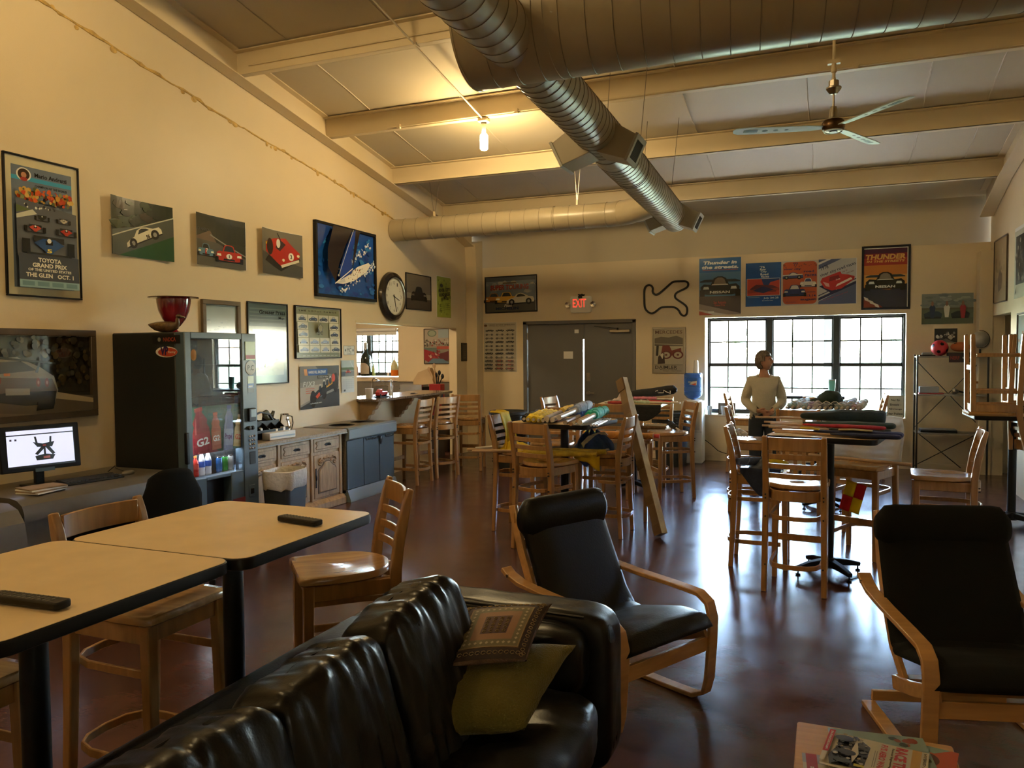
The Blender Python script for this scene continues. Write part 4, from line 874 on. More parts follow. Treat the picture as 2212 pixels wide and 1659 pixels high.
for x, c, y0 in ((.21, '#1f2f48', .2), (.49, '#d2d0c2', .22), (.80, '#9c2430', .18)):
    A.P([(x-.035, y0), (x-.06, .55), (x-.03, .62), (x+.03, .62), (x+.06, .55), (x+.035, y0)], c); A.E(x, .67, .016, .035, '#8a6450')
picture('group_photo', 'unframed photo of three racing drivers with two cars on a field', 'picture', 'B', 1.258, 1.893, 2.041, 2.46, A)
w, h = .28, .195; A = Art(w, h, '#1f2223', .3); A.blotch(.1, .2, .9, .7, 22, .03, ['#b8b8b0', '#8a8a84', '#cfcfc6', '#4a4a48'], 3); A.P([(.1, 0), (.5, .3), (.9, 0)], '#6a6a66')
picture('group_photo', 'small black and white group photo just above the metal shelf', 'picture', 'B', 1.42, 1.70, 1.782, 1.977, A)
# ---------------- right wall
w, h = .78, .82; A = Art(w, h, '#9a8460', .4); A.blotch(.1, .1, .8, .8, 16, .06, ['#a8946c', '#8c7650', '#7c6848'], 3); A.P([(.35, .15), (.6, .2), (.62, .42), (.45, .5), (.3, .35)], '#5f4c38')
picture('framed_map', 'tan framed print on the right wall above the side doorway', 'picture', 'R', 11.93, 11.15, 2.28, 3.10, A, True, 'darkwood', .012, .02)
w, h = .70, .78; A = Art(w, h, '#b4b29c', .4); A.R(.1, .2, 1, .92, '#34383a'); A.blotch(.15, .25, .95, .85, 50, .04, ['#6a6660', '#8c8678', '#2a2c30', '#4e4a44'], 8); A.P([(.15, .05), (.22, .16), (.25, .08)], '#1c1c1c')
picture('race_print', 'white-bordered dark print on the right wall at the picture edge', 'picture', 'R', 10.78, 10.08, 2.28, 3.10, A)
w, h = .48, .90; A = Art(w, h, '#a9b8b4', .15, coat=.6); A.blotch(.1, .1, .9, .9, 26, .05, ['#8aa0ae', '#b0907c', '#7f96a8', '#c4ccc4'], 6, .5)
picture('framed_print', 'pale framed print low on the right wall behind the upturned stools', 'picture', 'R', 10.52, 10.00, 1.15, 2.10, A, True, 'darkwood', .02, .025)
# ================================================================== ALONG THE LEFT WALL
# ---- vending machine ---------------------------------------------------------
VX, VY0, VY1, VZ = -4.83, 4.885, 5.745, 1.885
vm = thing('vending_machine', 'tall black vending machine with a blue-grey front and lit bottle display', 'vending machine', (0, 0, 0))
mb = MB(); mb.box(-5.63, VX-.10, VY0, VY1-.02, .03, VZ); mb.build('cabinet_body', mat('black_machine_side', (.008, .010, .010), .5, bump=.1, bscale=200), vm, bev=.01)
mb = MB(); g = (4.955, 5.555, .66, 1.83)
mb.box(VX-.10, VX, VY0, g[0], .03, VZ); mb.box(VX-.10, VX, g[1], VY1, .03, VZ)
mb.box(VX-.10, VX, g[0], g[1], g[3], VZ)
mb.box(VX-.10, VX, g[0], 5.10, .03, g[2]); mb.box(VX-.10, VX, 5.39, g[1], .03, g[2]); mb.box(VX-.10, VX, 5.10, 5.39, .63, g[2]); mb.box(VX-.10, VX, 5.10, 5.39, .03, .32)
dface = mb.build('door_panel', 'steel_blue', vm, bev=.006)
BX('delivery_bin', 'black', (VX-.16, VX-.09, 5.09, 5.40, .31, .64), vm)
BX('display_back', 'black', (VX-.30, VX-.27, g[0], g[1], g[2], g[3]), vm)
mb = MB(); mb.box(VX-.29, VX-.05, g[0], g[1], g[2]-.01, g[2]+.012); o = mb.build('display_shelf', 'chrome', vm)
mb = MB()
for z in (1.60, 1.33): mb.box(VX-.28, VX-.05, g[0], g[1], z, z+.012)
mb.build('display_shelf', 'blackmetal', vm)
# sloped printed panel with big bottles
w, h = .585, .40; A = Art(w, h, '#24503a', .3); A.P([(0, 0), (.55, 0), (.2, .3), (0, .5)], '#7c2024')
def bottle_art(cx, y0, bw, bh, col, cap, lab=None, rot=0, tc='#e4e2da', lc=None):
    q = lambda P, c: A.poly(xf([(a-.5, b) for a, b in P], cx*w, y0*h, bw*w, bh*h, rot), c)
    q([(.0,0),(.0,.55),(.10,.64),(.05,.72),(.30,.88),(.32,.95),(.68,.95),(.70,.88),(.95,.72),(.90,.64),(1,.55),(1,0)], col)
    q([(.10,.05),(.12,.55),(.25,.80),(.30,.80),(.20,.5),(.2,.05)], lc or '#c06058'); q([(.26,.92),(.26,1.0),(.74,1.0),(.74,.92)], cap)
    if lab: 
        c = xf([(0, .30)], cx*w, y0*h, bw*w, bh*h, rot)[0]; q([(.0,.12),(.0,.48),(1,.48),(1,.12)], lc or '#9c2a30'); A.text(lab, c[0]/w, c[1]/h, bw*.75, bh*.16, tc, bold=.03, rot=rot)
bottle_art(.26, -.06, .32, 1.05, '#8c2226', '#a84030', 'G2', .16); bottle_art(.50, .05, .19, .80, '#b0603c', '#b8643c', 'G2', .04, lc='#b87050')
bottle_art(.73, -.02, .20, 1.0, '#7c8cae', '#2c4c84', 'Propel', -.06, '#5c2c6c', lc='#a0aac4'); bottle_art(.92, .04, .17, .72, '#b8a468', '#c8c4b0', 'G2', -.14, '#c8603c', lc='#c4b078')
A.v = [(min(max(x, 0), w), min(max(y, 0), h), z) for x, y, z in A.v]
pn = A.build('bottle_graphic', vm); pn.matrix_local = Matrix.Translation((VX-.03, 4.96, .862)) @ ML
M['vlamp'] = mat('display_lamp', (.85, .92, 1), .4, emit=6)
BX('display_lamp', 'vlamp', (VX-.10, VX-.065, g[0]+.01, g[1]-.01, .865, .88), vm)
BX('display_lamp', 'vlamp', (VX-.045, VX-.02, g[0]-.0, g[0]+.012, .87, 1.26), vm)
BX('graphic_panel', 'black', (VX-.05, VX-.031, 4.956, 5.555, .86, 1.265), vm)
# products
def bottle(name, label, y, z, r, h, liq, cap, lab, x=VX-.10, glassy=False):
    t = thing(name, label, 'bottle', (x, y, z), group='drinks inside the vending machine')
    mb = MB().lathe([(0, 0), (r*.92, 0), (r, .01), (r*.93, h*.2), (r, h*.3), (r, h*.58), (r*.9, h*.68), (r*.45, h*.86), (r*.4, h*.9)], n=16)
    mb.build('bottle_body', liq, t); MB().cyl((0, 0, h*.89), (0, 0, h), r*.47, n=12).build('cap', cap, t)
    MB().lathe([(r*1.015, h*.32), (r*1.015, h*.56)], n=16, caps=False).build('wrapper', lab, t)
lw = mat('clear_water_plastic', (.75, .80, .86), .08, spec=.7, coat=.5)
lo = mat('amber_sport_drink', (.42, .20, .03), .12, coat=.5); lr = mat('red_sport_drink', (.45, .03, .02), .12, coat=.5); oc = mat('orange_cap', (.7, .16, .03), .4); bl_ = mat('blue_wrapper', (.05, .13, .5), .35)
bottle('drink_bottle', 'amber drink bottle with an orange cap, leftmost inside the vending machine', 5.00, .673, .030, .165, lo, oc, lo)
bottle('drink_bottle', 'red drink bottle with an orange cap inside the vending machine', 5.072, .673, .030, .17, lr, oc, mat('red_wrapper', (.5, .06, .04), .4))
bottle('water_bottle', 'clear water bottle beside the red drink inside the vending machine', 5.142, .673, .031, .205, lw, 'white', bl_)
bottle('water_bottle', 'clear water bottle nearest the soda cans inside the vending machine', 5.216, .673, .031, .205, lw, 'white', bl_)
for k, (y, c, l) in enumerate(((5.345, (.03, .12, .32), 'blue soda can inside the vending machine'), (5.415, (.05, .30, .06), 'green soda can in the middle of three inside the vending machine'), (5.485, (.45, .47, .47), 'silver soda can inside the vending machine'))):
    t = thing('soda_can', l, 'can', (VX-.10, y, .673), group='drinks inside the vending machine')
    MB().lathe([(0, 0), (.026, 0), (.032, .01), (.032, .108), (.027, .12), (0, .121)], n=18).build('can_body', mat('can_print', c, .25, metal=.4), t); MB().lathe([(.025, .12), (.027, .125), (.026, .127), (.02, .122)], n=18).build('rim', 'chrome', t)
for k, (y, z, c, l) in enumerate(((5.01, 1.612, (.5, .05, .03), 'red snack bag on the top shelf of the vending machine'), (5.085, 1.612, (.75, .30, .06), 'orange snack bag on the top shelf of the vending machine'))):
    t = thing('snack_bag', l, 'snack', (VX-.12, y, z), group='snacks inside the vending machine')
    mb = MB(); mb.grid(lambda u, v: Vector((.03*sin(pi*u)*sin(pi*min(1, v*1.02))+.002, (u-.5)*.11, v*.17)), 8, 8); mb.grid(lambda u, v: Vector((-.02*sin(pi*u)*sin(pi*v)-.002, (u-.5)*.11, v*.17)), 8, 8)
    mb.build('bag', mat('snack_print', c, .25, coat=.4), t)
o = BX('display_glass', pane2(), (-.003, .003, -.30, .30, g[2], g[3]), vm, smooth=False); o.location = (VX-.010, (g[0]+g[1])/2, 0); o.rotation_euler = (0, 0, radians(1.5))
# control strip
mb = MB(); mb.box(VX, VX+.006, 5.596, 5.723, 1.645, 1.812); o = mb.build('price_window', mat('pale_green_label', (.35, .45, .22), .3), vm)
BX('label_stripe', mat('red_stripe', (.30, .03, .03), .4), (VX+.006, VX+.007, 5.60, 5.72, 1.655, 1.69), o)
o = MB().cyl((VX, 5.661, 1.575), (VX+.004, 5.661, 1.575), .065, n=28).build('round_sticker', mat('grey_sticker', (.42, .44, .42), .4), vm)
A = Art(.09, .06, '#000'); A.v, A.f, A.fm, A.mats = [], [], [], []; A.text('P.C', .5, .5, .9, .8, '#4a5250', bold=.01); A.build('lettering', vm, Matrix.Translation((VX+.0045, 5.616, 1.545)) @ ML)
A = Art(.078, .15, '#a9b8a0', .3); A.R(0, 0, 1, .30, '#20282c'); A.R(0, .3, 1, .55, '#2c58a0'); A.R(.1, .34, .8, .42, '#d0d4d0'); A.build('card_sticker', vm, Matrix.Translation((VX+.002, 5.623, 1.35)) @ ML)
mb = MB(); mb.box(VX, VX+.03, 5.603, 5.695, 1.09, 1.21); o = mb.build('coin_slot', 'black', vm, bev=.006); BX('slot_display', mat('lcd_panel', (.25, .33, .38), .3), (VX+.03, VX+.032, 5.625, 5.690, 1.13, 1.20), o)
mb = MB()
for y in (5.625, 5.668): mb.lathe([(0, 0), (.018, 0), (.02, .01), (.014, .022), (0, .024)], n=14); 
for i, y in enumerate((5.622, 5.668)):
    o = MB().lathe([(0, 0), (.019, 0), (.02, .012), (.014, .022), (0, .024)], n=14).build('coin_button', 'black', vm); o.matrix_local = Matrix.Translation((VX, y, 1.03)) @ Matrix.Rotation(pi/2, 4, 'Y')
for r_ in range(4):
    for c_ in range(3):
        o = MB().lathe([(0, 0), (.0105, 0), (.0105, .006), (.006, .010), (0, .011)], n=10).build('key', 'chrome', vm); o.matrix_local = Matrix.Translation((VX, 5.632+c_*.031, .953-r_*.036)) @ Matrix.Rotation(pi/2, 4, 'Y')
BX('bill_slot', 'black', (VX-.001, VX+.004, 5.627, 5.706, .70, .812), vm, bev=.003)
mb = MB(); mb.box(VX, VX+.006, 5.607, 5.688, .404, .512); o = mb.build('lock_plate', 'steel_blue', vm, bev=.003); BX('lock', 'blackmetal', (VX+.006, VX+.010, 5.625, 5.67, .43, .48), o, bev=.002)
BX('door_latch', 'blackmetal', (VX-.02, VX+.012, VY0-.012, VY0+.02, .80, 1.06), vm, bev=.005)
BX('red_label', mat('maroon_label', (.16, .02, .02), .4), (VX, VX+.001, 5.40, 5.56, .31, .42), vm)
A = Art(.30, .07, '#0c0e0e', .35); A.text('NADCA', .62, .5, .45, .5, '#8c3422', bold=.03); A.E(.25, .5, .016, .018, '#7c7c74')
MF = Matrix(((1,0,0,0),(0,0,-1,0),(0,1,0,0),(0,0,0,1)))
A.build('side_sticker', vm, Matrix.Translation((-5.17, VY0-.003, 1.79)) @ MF)
A = Art(.24, .12, '#0a0c0c', .35); A.v, A.f, A.fm, A.mats = [], [], [], []; A.E(.5, .48, .118, .045, '#d8d4cc'); A.E(.55, .46, .105, .036, '#b4452c'); A.text('VP', .40, .55, .36, .62, '#241c54', bold=.05); A.text('Racing', .74, .45, .34, .2, '#d8c8b8', shear=.2, bold=.02)
A.build('side_sticker', vm, Matrix.Translation((-5.14, VY0-.002, 1.665)) @ MF)
for x in (-5.55, -4.95):
    for y in (4.93, 5.68): MB().cyl((x, y, 0), (x, y, .035), .025, n=10).build('foot', 'foot', vm)
# bowl and duck on top
t = thing('glass_bowl', 'large red glass vase-shaped bowl standing on the vending machine', 'bowl', (-5.22, 5.17, VZ+.002))
MB().lathe([(0, 0), (.05, 0), (.055, .008), (.03, .02), (.018, .035), (.05, .06), (.095, .12), (.125, .19), (.138, .26), (.14, .29), (.20, .302), (.20, .307), (.132, .298), (.11, .2), (.05, .09), (0, .07)], n=36, caps=False).build('bowl', mat('ruby_glass', (.22, .008, .02), .08, coat=.8, spec=.8), t)
MB().lathe([(.139, .292), (.205, .302), (.205, .308), (.135, .30)], n=36, caps=False).build('rim', mat('smoked_rim', (.10, .06, .045), .2), t)
t = thing('duck_decoy', 'carved brown duck decoy in front of the red bowl on the vending machine', 'duck', (-5.14, 4.99, VZ+.002), rot=radians(-78)); t.scale = (.9, .9, .9)
mb = MB(); brown = mat('carved_duck_wood', (.10, .055, .025), .28, var=.5, vscale=25, coat=.3)
mb.tube([(0, -.17, .075), (0, -.14, .068), (0, -.09, .058), (0, -.02, .05), (0, .06, .052), (0, .11, .062), (0, .13, .09), (0, .128, .12), (0, .135, .145)], [.006, .022, .042, .052, .05, .038, .022, .018, .012], 16)
mb.ell((0, .142, .148), (.020, .028, .021), 14, 8); mb.build('body', brown, t)
MB().tube([(0, .165, .145), (0, .185, .140), (0, .205, .138)], [.011, .010, .007], 8).build('bill', mat('duck_bill', (.16, .12, .08), .4), t)
mb = MB(); mb.ell((.036, -.02, .07), (.016, .07, .024), 12, 6); mb.ell((-.036, -.02, .07), (.016, .07, .024), 12, 6); mb.build('wings', mat('duck_wing', (.20, .13, .05), .35, var=.4, vscale=40), t)

# ---- computer desk -----------------------------------------------------------
dk = thing('computer_desk', 'taupe desk with rounded front edge beside the vending machine', 'desk', (0, 0, 0))
prof = [(-5.63, .72), (-5.0, .72), (-4.93, .705), (-4.885, .665), (-4.87, .61), (-4.895, .60), (-4.915, .65), (-4.95, .68), (-5.0, .69), (-5.63, .69)]
def desk_top(y0, y1, nm):
    mb = MB(); pr_ = [(-5.63, .752), (-5.02, .752), (-4.955, .74), (-4.905, .705), (-4.885, .655), (-4.885, .60), (-4.905, .60), (-4.92, .65), (-4.96, .69), (-5.02, .715), (-5.63, .715)]
    n = len(pr_); vs = [(x, y, z) for y in (y0, y1) for x, z in pr_]; mb.add(vs, [tuple(range(n)), tuple(range(2*n-1, n-1, -1))]+[(i, n+i, n+(i+1) % n, (i+1) % n) for i in range(n)])
    return mb.build(nm, 'grey_desk', dk, ang=25)
desk_top(3.52, 4.84, 'desktop')
mb = MB(); mb.box(-5.6, -4.93, 3.55, 3.75, .0, .715); mb.build('pedestal', 'grey_desk', dk, bev=.006)
mb = MB(); mb.box(-5.62, -5.58, 3.75, 4.82, .12, .715); mb.build('modesty_panel', 'black', dk); BX('side_panel', 'black', (-5.6, -4.98, 4.80, 4.83, 0, .715), dk)
mb = MB()
for y in (3.548, 3.75): mb.box(-4.935, -4.925, y-.004, y+.004, .0, .70)
mb.build('metal_edge', 'chrome', dk)
dk2 = thing('side_desk', 'rounded end of a second taupe desk at the left picture edge', 'desk', (0, 0, 0))
mb = MB(); pr2 = [(-5.62, 0), (-4.78, 0), (-4.78, .52), (-4.80, .62), (-4.86, .70), (-4.95, .735), (-5.62, .735)]
mb.prism([(a, b) for a, b in pr2], 2.3, 3.46, 'y'); mb.build('cabinet', 'grey_desk', dk2, ang=25)
# monitor
mo = thing('monitor', 'widescreen monitor showing a white page with a black part on the desk', 'monitor', (-5.30, 3.96, .752), rot=radians(90-14))
# local: screen faces -y ; width along x
T = Matrix.Translation((0, 0, .28)) @ Matrix.Rotation(radians(-6), 4, 'X') @ Matrix.Rotation(radians(0), 4, 'Y')
mb = MB(); mb.T = T; mb.box(-.27, .27, -.012, .03, -.165, .165); sc = mb.build('housing', 'black', mo, bev=.006)
A = Art(.46, .27, '#10141a', .2); M['screen'] = mat('lit_screen_white', (.62, .66, .90), .3, emit=.24); A.R(.01, .05, .99, .85, M['screen']); A.R(.01, .88, .99, .985, M['screen'])
dkc = '#22242a'
A.P([(.42, .16), (.66, .16), (.70, .28), (.55, .32), (.40, .28)], dkc); A.P([(.44, .30), (.56, .50), (.66, .28), (.70, .32), (.60, .56), (.52, .56), (.40, .34)], dkc); A.P([(.44, .52), (.66, .50), (.70, .64), (.52, .60), (.38, .66)], dkc)
A.P([(.42, .62), (.45, .62), (.43, .80), (.40, .80)], dkc); A.P([(.62, .60), (.65, .60), (.66, .78), (.63, .78)], dkc); A.P([(.53, .28), (.56, .28), (.56, .5), (.53, .5)], dkc); A.R(.52, .20, .62, .26, '#c87070'); A.R(.52, .53, .57, .57, '#b05050'); A.R(.05, .72, .08, .77, '#555a70'); A.R(.12, .72, .15, .77, '#555a70')
A.build('screen', mo, T @ Matrix.Translation((-.23, -.0135, -.135)) @ Matrix.Rotation(pi/2, 4, 'X'))
mb = MB(); mb.box(-.03, .03, .02, .06, .01, .28); mb.box(-.11, .11, -.07, .10, 0, .014); mb.build('stand', 'blackmetal', mo, bev=.004)
mb = MB(); mb.T = T; mb.box(-.05, .08, -.016, -.010, -.175, -.15); mb.build('speaker_bar', 'steel_blue', mo)
# keyboard, mouse, phone-like tray, papers, chair
kb = thing('keyboard', 'black keyboard on the desk in front of the monitor', 'keyboard', (-5.13, 4.22, .753), rot=radians(82))
mb = MB(); mb.prism([(-.08, 0), (.08, 0), (.08, .022), (-.08, .012)], -.23, .23, 'x'); mb.build('keyboard_base', 'black', kb, bev=.003)
kq = mat('keycap', (.03, .03, .032), .5)
for r_ in range(5):
    mb = MB()
    for c_ in range(15): mb.box(-.215+c_*.0288, -.19+c_*.0288, -.065+r_*.027, -.042+r_*.027, .014+r_*.002, .026+r_*.0018)
    o = mb.build('key_row', kq, kb); o['kind'] = 'stuff'
ms = thing('mouse', 'grey computer mouse on the desk beside the keyboard', 'mouse', (-5.12, 4.56, .753)); MB().ell((0, 0, .012), (.035, .055, .024), 16, 8).build('mouse_shell', mat('grey_mouse', (.22, .21, .19), .3), ms); MB().tube([(-.03, .0, .02), (-.10, -.03, .05), (-.16, .02, .06), (-.22, .0, .01)], .003, 6).build('cable', 'black', ms)
for k in range(4):
    t = thing('booklet', ('topmost thin booklet', 'second thin booklet', 'third thin booklet', 'lowest thin booklet')[k]+' of the small stack left of the monitor', 'booklet', (-5.06, 3.78, .7525+.030-k*.0095), rot=radians(6*k-8), group='booklets beside the monitor')
    BX('pages', 'paper' if k % 2 else 'cardboard', (-.09, .09, -.13, .13, 0, .0088), t)
ch = thing('desk_chair', 'black round-backed desk chair between desk and vending machine', 'chair', (-4.42, 4.42, 0), rot=radians(70))
mb = MB(); mb.grid(lambda u, v: Vector(((u-.5)*.44*(1-.35*max(0, v-.55)/.45*abs(2*u-1)), .20-.05*sin(pi*u), .46+.38*v-.10*abs(2*u-1)**3*max(0, v-.2))), 14, 10)
o = mb.build('backrest', 'fabric_blk', ch); o.modifiers.new('s', 'SOLIDIFY').thickness = .03
MB().lathe([(0, .40), (.20, .40), (.225, .43), (.22, .46), (.15, .475), (0, .47)], n=24).build('seat', 'fabric_blk', ch)
MB().cyl((0, 0, .08), (0, 0, .40), .028, n=12).build('column', 'blackmetal', ch)
MB().sweep([(0, .02, .39), (0, .22, .40), (0, .235, .6)], .06, .02).build('back_bracket', 'blackmetal', ch)
for k in range(5):
    a = 2*pi*k/5; o = MB().bar((0, 0, .09), (.27*cos(a), .27*sin(a), .065), .035, .03).build('base_arm', 'blackmetal', ch); MB().lathe([(0, 0), (.022, .01), (.025, .03), (.02, .05), (0, .055)], (.27*cos(a), .27*sin(a), 0), n=12).build('caster', 'black', o)

# ---- oak cabinet with counter --------------------------------------------------
cb = thing('oak_cabinet', 'pale carved oak base cabinet with three drawers over three doors', 'cabinet', (0, 0, 0))
CX, CY0, CY1 = -5.075, 5.80, 7.42
mb = MB(); mb.box(-5.64, CX-.02, CY0, CY1, .09, .80); mb.build('carcass', 'oak', cb, bev=.004)
mb = MB(); mb.prism([(-5.62, 0), (CX+.045, 0), (CX+.045, .07), (CX+.02, .10), (CX-.01, .11), (-5.62, .11)], CY0-.0, CY1+.03, 'y'); mb.build('plinth', 'oak', cb, bev=.006)
mb = MB(); mb.box(-5.648, CX+.055, CY0-.03, CY1+.045, .80, .84); mb.build('countertop', mat('speckled_laminate', (.30, .24, .17), .3, var=.3, vscale=60), cb, bev=.01, seg=2)
mb = MB(); mb.box(-5.64, CX+.058, CY0-.03, CY1+.048, .795, .806); mb.build('counter_edge', mat('grey_edge_strip', (.30, .32, .33), .3), cb)
bw = (CY1-CY0)/3
for k in range(3):
    a, b = CY0+k*bw, CY0+(k+1)*bw
    # drawer: raised panel with scooped ends
    dr_ = MB().prism([(a+.035, .635), (b-.035, .635), (b-.035, .775), (a+.035, .775)], CX-.02, CX+.002, 'x').build('drawer', 'oak', cb, bev=.005)
    ins = [(a+.075, .66), (b-.075, .66), (b-.06, .68), (b-.085, .705), (b-.06, .73), (b-.075, .75), (a+.075, .75), (a+.06, .73), (a+.085, .705), (a+.06, .68)]
    MB().prism(ins, CX, CX+.012, 'x').build('raised_panel', 'oak', dr_, bev=.005)
    mb = MB(); yc = (a+b)/2; mb.prism([(yc-.06, .705), (yc-.03, .72), (yc+.03, .72), (yc+.06, .705), (yc+.03, .69), (yc-.03, .69)], CX+.012, CX+.016, 'x'); mb.cyl((CX+.012, yc, .705), (CX+.04, yc, .705), .006); mb.ell((CX+.045, yc, .705), (.010, .016, .010), 12, 8)
    mb.build('knob', 'blackmetal', dr_)
    # door: frame with cathedral arch panel and carving
    do = MB().box(CX-.02, CX+.0, a+.04, b-.04, .13, .60).build('door', 'oak', cb, bev=.005)
    arch = [(a+.10, .18), (b-.10, .18), (b-.10, .43), (b-.12, .455), (b-.16, .47), (b-.20, .50), (yc+.04, .525), (yc, .53), (yc-.04, .525), (a+.20, .50), (a+.16, .47), (a+.12, .455), (a+.10, .43)]
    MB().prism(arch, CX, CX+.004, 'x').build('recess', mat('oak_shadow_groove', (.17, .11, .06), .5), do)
    ai = [(yc+(y-yc)*.90, .345+(z-.345)*.93) for y, z in arch]
    MB().prism(ai, CX, CX+.014, 'x').build('raised_panel', 'oak', do, bev=.007)
    mb = MB()
    for sgn in (-1, 1):
        for q in range(7):
            t_ = q/6; y = yc+sgn*(.035+.115*t_); z = .555-.065*t_+.012*sin(q*2.2); mb.ell((CX+.006, y, z), (.012, .018-.004*t_, .014), 10, 6)
        mb.tube([(CX+.006, yc+sgn*.10, .565), (CX+.014, yc+sgn*.13, .56), (CX+.012, yc+sgn*.155, .53), (CX+.008, yc+sgn*.14, .51), (CX+.008, yc+sgn*.125, .525)], [.006, .010, .010, .008, .004], 8)
    mb.ell((CX+.006, yc, .565), (.012, .03, .012), 12, 6); mb.build('carving', 'oak', do)
    mb = MB(); y = a+.065; mb.box(CX, CX+.006, y-.008, y+.008, .25, .46); mb.ell((CX+.008, y, .355), (.008, .012, .03), 10, 6); mb.build('door_handle', 'blackmetal', do)
for y in (CY0+.012, CY0+bw, CY0+2*bw, CY1-.012): BX('stile', 'oak', (CX-.02, CX+.006, y-.022, y+.022, .11, .795), cb, bev=.004)
# ---- recycling station -------------------------------------------------------
rc = thing('recycling_station', 'blue-grey recycling cabinet with two round holes in its top', 'bin', (0, 0, 0))
RX, RY0, RY1 = -5.02, 7.475, 8.52
BX('cabinet_body', mat('speckled_bin_top', (.17, .15, .12), .35, var=.25, vscale=70), (-5.63, RX-.03, RY0, RY1, .10, .845), rc, bev=.004)
mb = MB(); mb.prism([(-5.63, 0), (RX-.02, 0), (RX+.03, 0), (RX+.03, .02), (RX-.01, .135), (-5.63, .135)], RY0, RY1+.02, 'y'); mb.build('base_skirt', mat('pale_blue_skirt', (.20, .25, .28), .35), rc)
mb = MB(); mb.prism([(RX-.05, .71), (RX-.005, .70), (RX+.02, .72), (RX+.02, .83), (RX, .85), (RX-.05, .852)], RY0, RY1+.02, 'y'); mb.build('top_band', mat('pale_blue_band', (.20, .25, .29), .3), rc, bev=.006)
pw = (RY1-RY0)/3
for k in range(3): BX('door', 'steel_blue', (RX-.03, RX-.012, RY0+k*pw+.004, RY0+(k+1)*pw-.004, .14, .70), rc, bev=.004)
for y in (7.82, 8.27):
    o = MB().lathe([(.115, .846), (.13, .852), (.15, .85), (.155, .846)], (-5.33, y, 0), n=28, caps=False).build('hole_rim', 'black', rc); MB().lathe([(0, .8475), (.12, .8475)], (-5.33, y, 0), n=28).build('hole', 'black', rc)
mb = MB(); q = random.Random(4)
for a, b in ((7.86, 8.18), (8.30, 8.50)):
    n = 14; pts = [(RX-.005, a+(b-a)*i/n, .70-.012-.015*abs(sin(i*1.3))) for i in range(n+1)]; mb.sweep(pts, .02, .006, side=(0, 0, 1))
mb.build('liner_edge', 'bag', rc); mb = MB(); mb.ell((RX+.0, 8.19, .64), (.012, .028, .055), 10, 8); mb.build('liner_knot', 'bag', rc)
# ---- on the counter ----------------------------------------------------------
pr_ = thing('pod_rack', 'coffee pod rack with rows of black pods on the oak counter', 'rack', (-5.38, 5.98, .842), rot=radians(-20))
mb = MB(); mb.box(-.07, .07, -.10, .10, 0, .012); mb.box(-.07, -.045, -.10, .10, .0, .36); mb.box(-.07, .04, -.10, -.085, 0, .36); mb.box(-.07, .04, .085, .10, 0, .36); mb.build('rack_frame', 'nickel', pr_, bev=.004)
o = MB().tube([(-.02, -.05, .36), (-.02, -.045, .385), (-.02, .045, .385), (-.02, .05, .36)], .008, 8); o.build('handle', 'chrome', pr_)
for r_ in range(5):
    sh = BX('shelf', 'chrome', (-.05, .045, -.085, .085, .018+r_*.068, .024+r_*.068), pr_)
    for c_ in range(3): MB().lathe([(0, 0), (.022, 0), (.026, .04), (.028, .044), (0, .044)], (.03, -.056+c_*.056, .026+r_*.068), n=12).build('pod', 'black', sh)
tr = thing('condiment_caddy', 'black divided caddy with an arched handle on the oak counter', 'caddy', (-5.33, 6.42, .842), rot=radians(-4))
mb = MB()
mb.box(-.12, .12, -.24, .24, 0, .012)
for x in (-.12, -.01, .11): mb.box(x, x+.008, -.24, .24, 0, .17 if x < 0 else .09)
for k in range(5): y = -.24+k*.118; mb.prism([(-.12, 0), (.12, 0), (.12, .06), (-.0, .15), (-.12, .20)], y, y+.008, 'y')
mb.build('caddy_tray', 'black', tr); MB().sweep([(-.03, -.2, .13), (-.03, -.12, .23), (-.03, 0, .26), (-.03, .12, .23), (-.03, .2, .13)], .03, .012).build('handle', 'black', tr)
mb = MB(); q = random.Random(2)
for k in range(12): x, y = q.uniform(-.10, .10), q.uniform(-.2, .2); mb.box(x-.02, x+.02, y-.015, y+.015, .06, .085+.03*q.random())
o = mb.build('packets', 'paper', tr); o['kind'] = 'stuff'
for k, y in enumerate((-.02, .06)):
    t = thing('creamer_tub', ('left' if k == 0 else 'right')+' pale creamer tub standing in the black caddy', 'tub', (-5.42, 6.42+y, .862), group='creamer tubs in the caddy'); MB().lathe([(0, 0), (.025, 0), (.032, .12), (.034, .14), (0, .14)], n=16).build('tub', 'paper', t)
bx_ = thing('flat_box', 'flat white packet box at the front of the counter by the caddy', 'box', (-5.13, 6.42, .842), rot=radians(-3)); BX('carton', 'white', (-.05, .05, -.19, .19, 0, .07), bx_, bev=.003); BX('print_band', mat('pale_blue_print', (.35, .45, .55), .5), (.0501, .0506, -.18, .18, .02, .035), bx_)
cf = thing('coffee_pot', 'glass coffee pot with a metal frame at the right end of the caddy', 'coffee pot', (-5.36, 6.80, .842))
MB().lathe([(0, 0), (.055, 0), (.062, .03), (.066, .10), (.05, .16), (.042, .20), (.046, .21)], n=20, caps=False).build('glass_jug', 'glass', cf)
MB().lathe([(0, .004), (.052, .004), (.058, .03), (.061, .08), (0, .08)], n=20).build('coffee', mat('black_coffee', (.02, .01, .005), .1), cf)
mb = MB(); mb.tube([(.05, 0, .20), (.10, 0, .19), (.11, 0, .12), (.09, 0, .05), (.06, 0, .03)], .006, 8); mb.lathe([(.0, .205), (.045, .205), (.04, .22), (0, .225)], n=18); mb.build('handle_and_lid', 'chrome', cf)
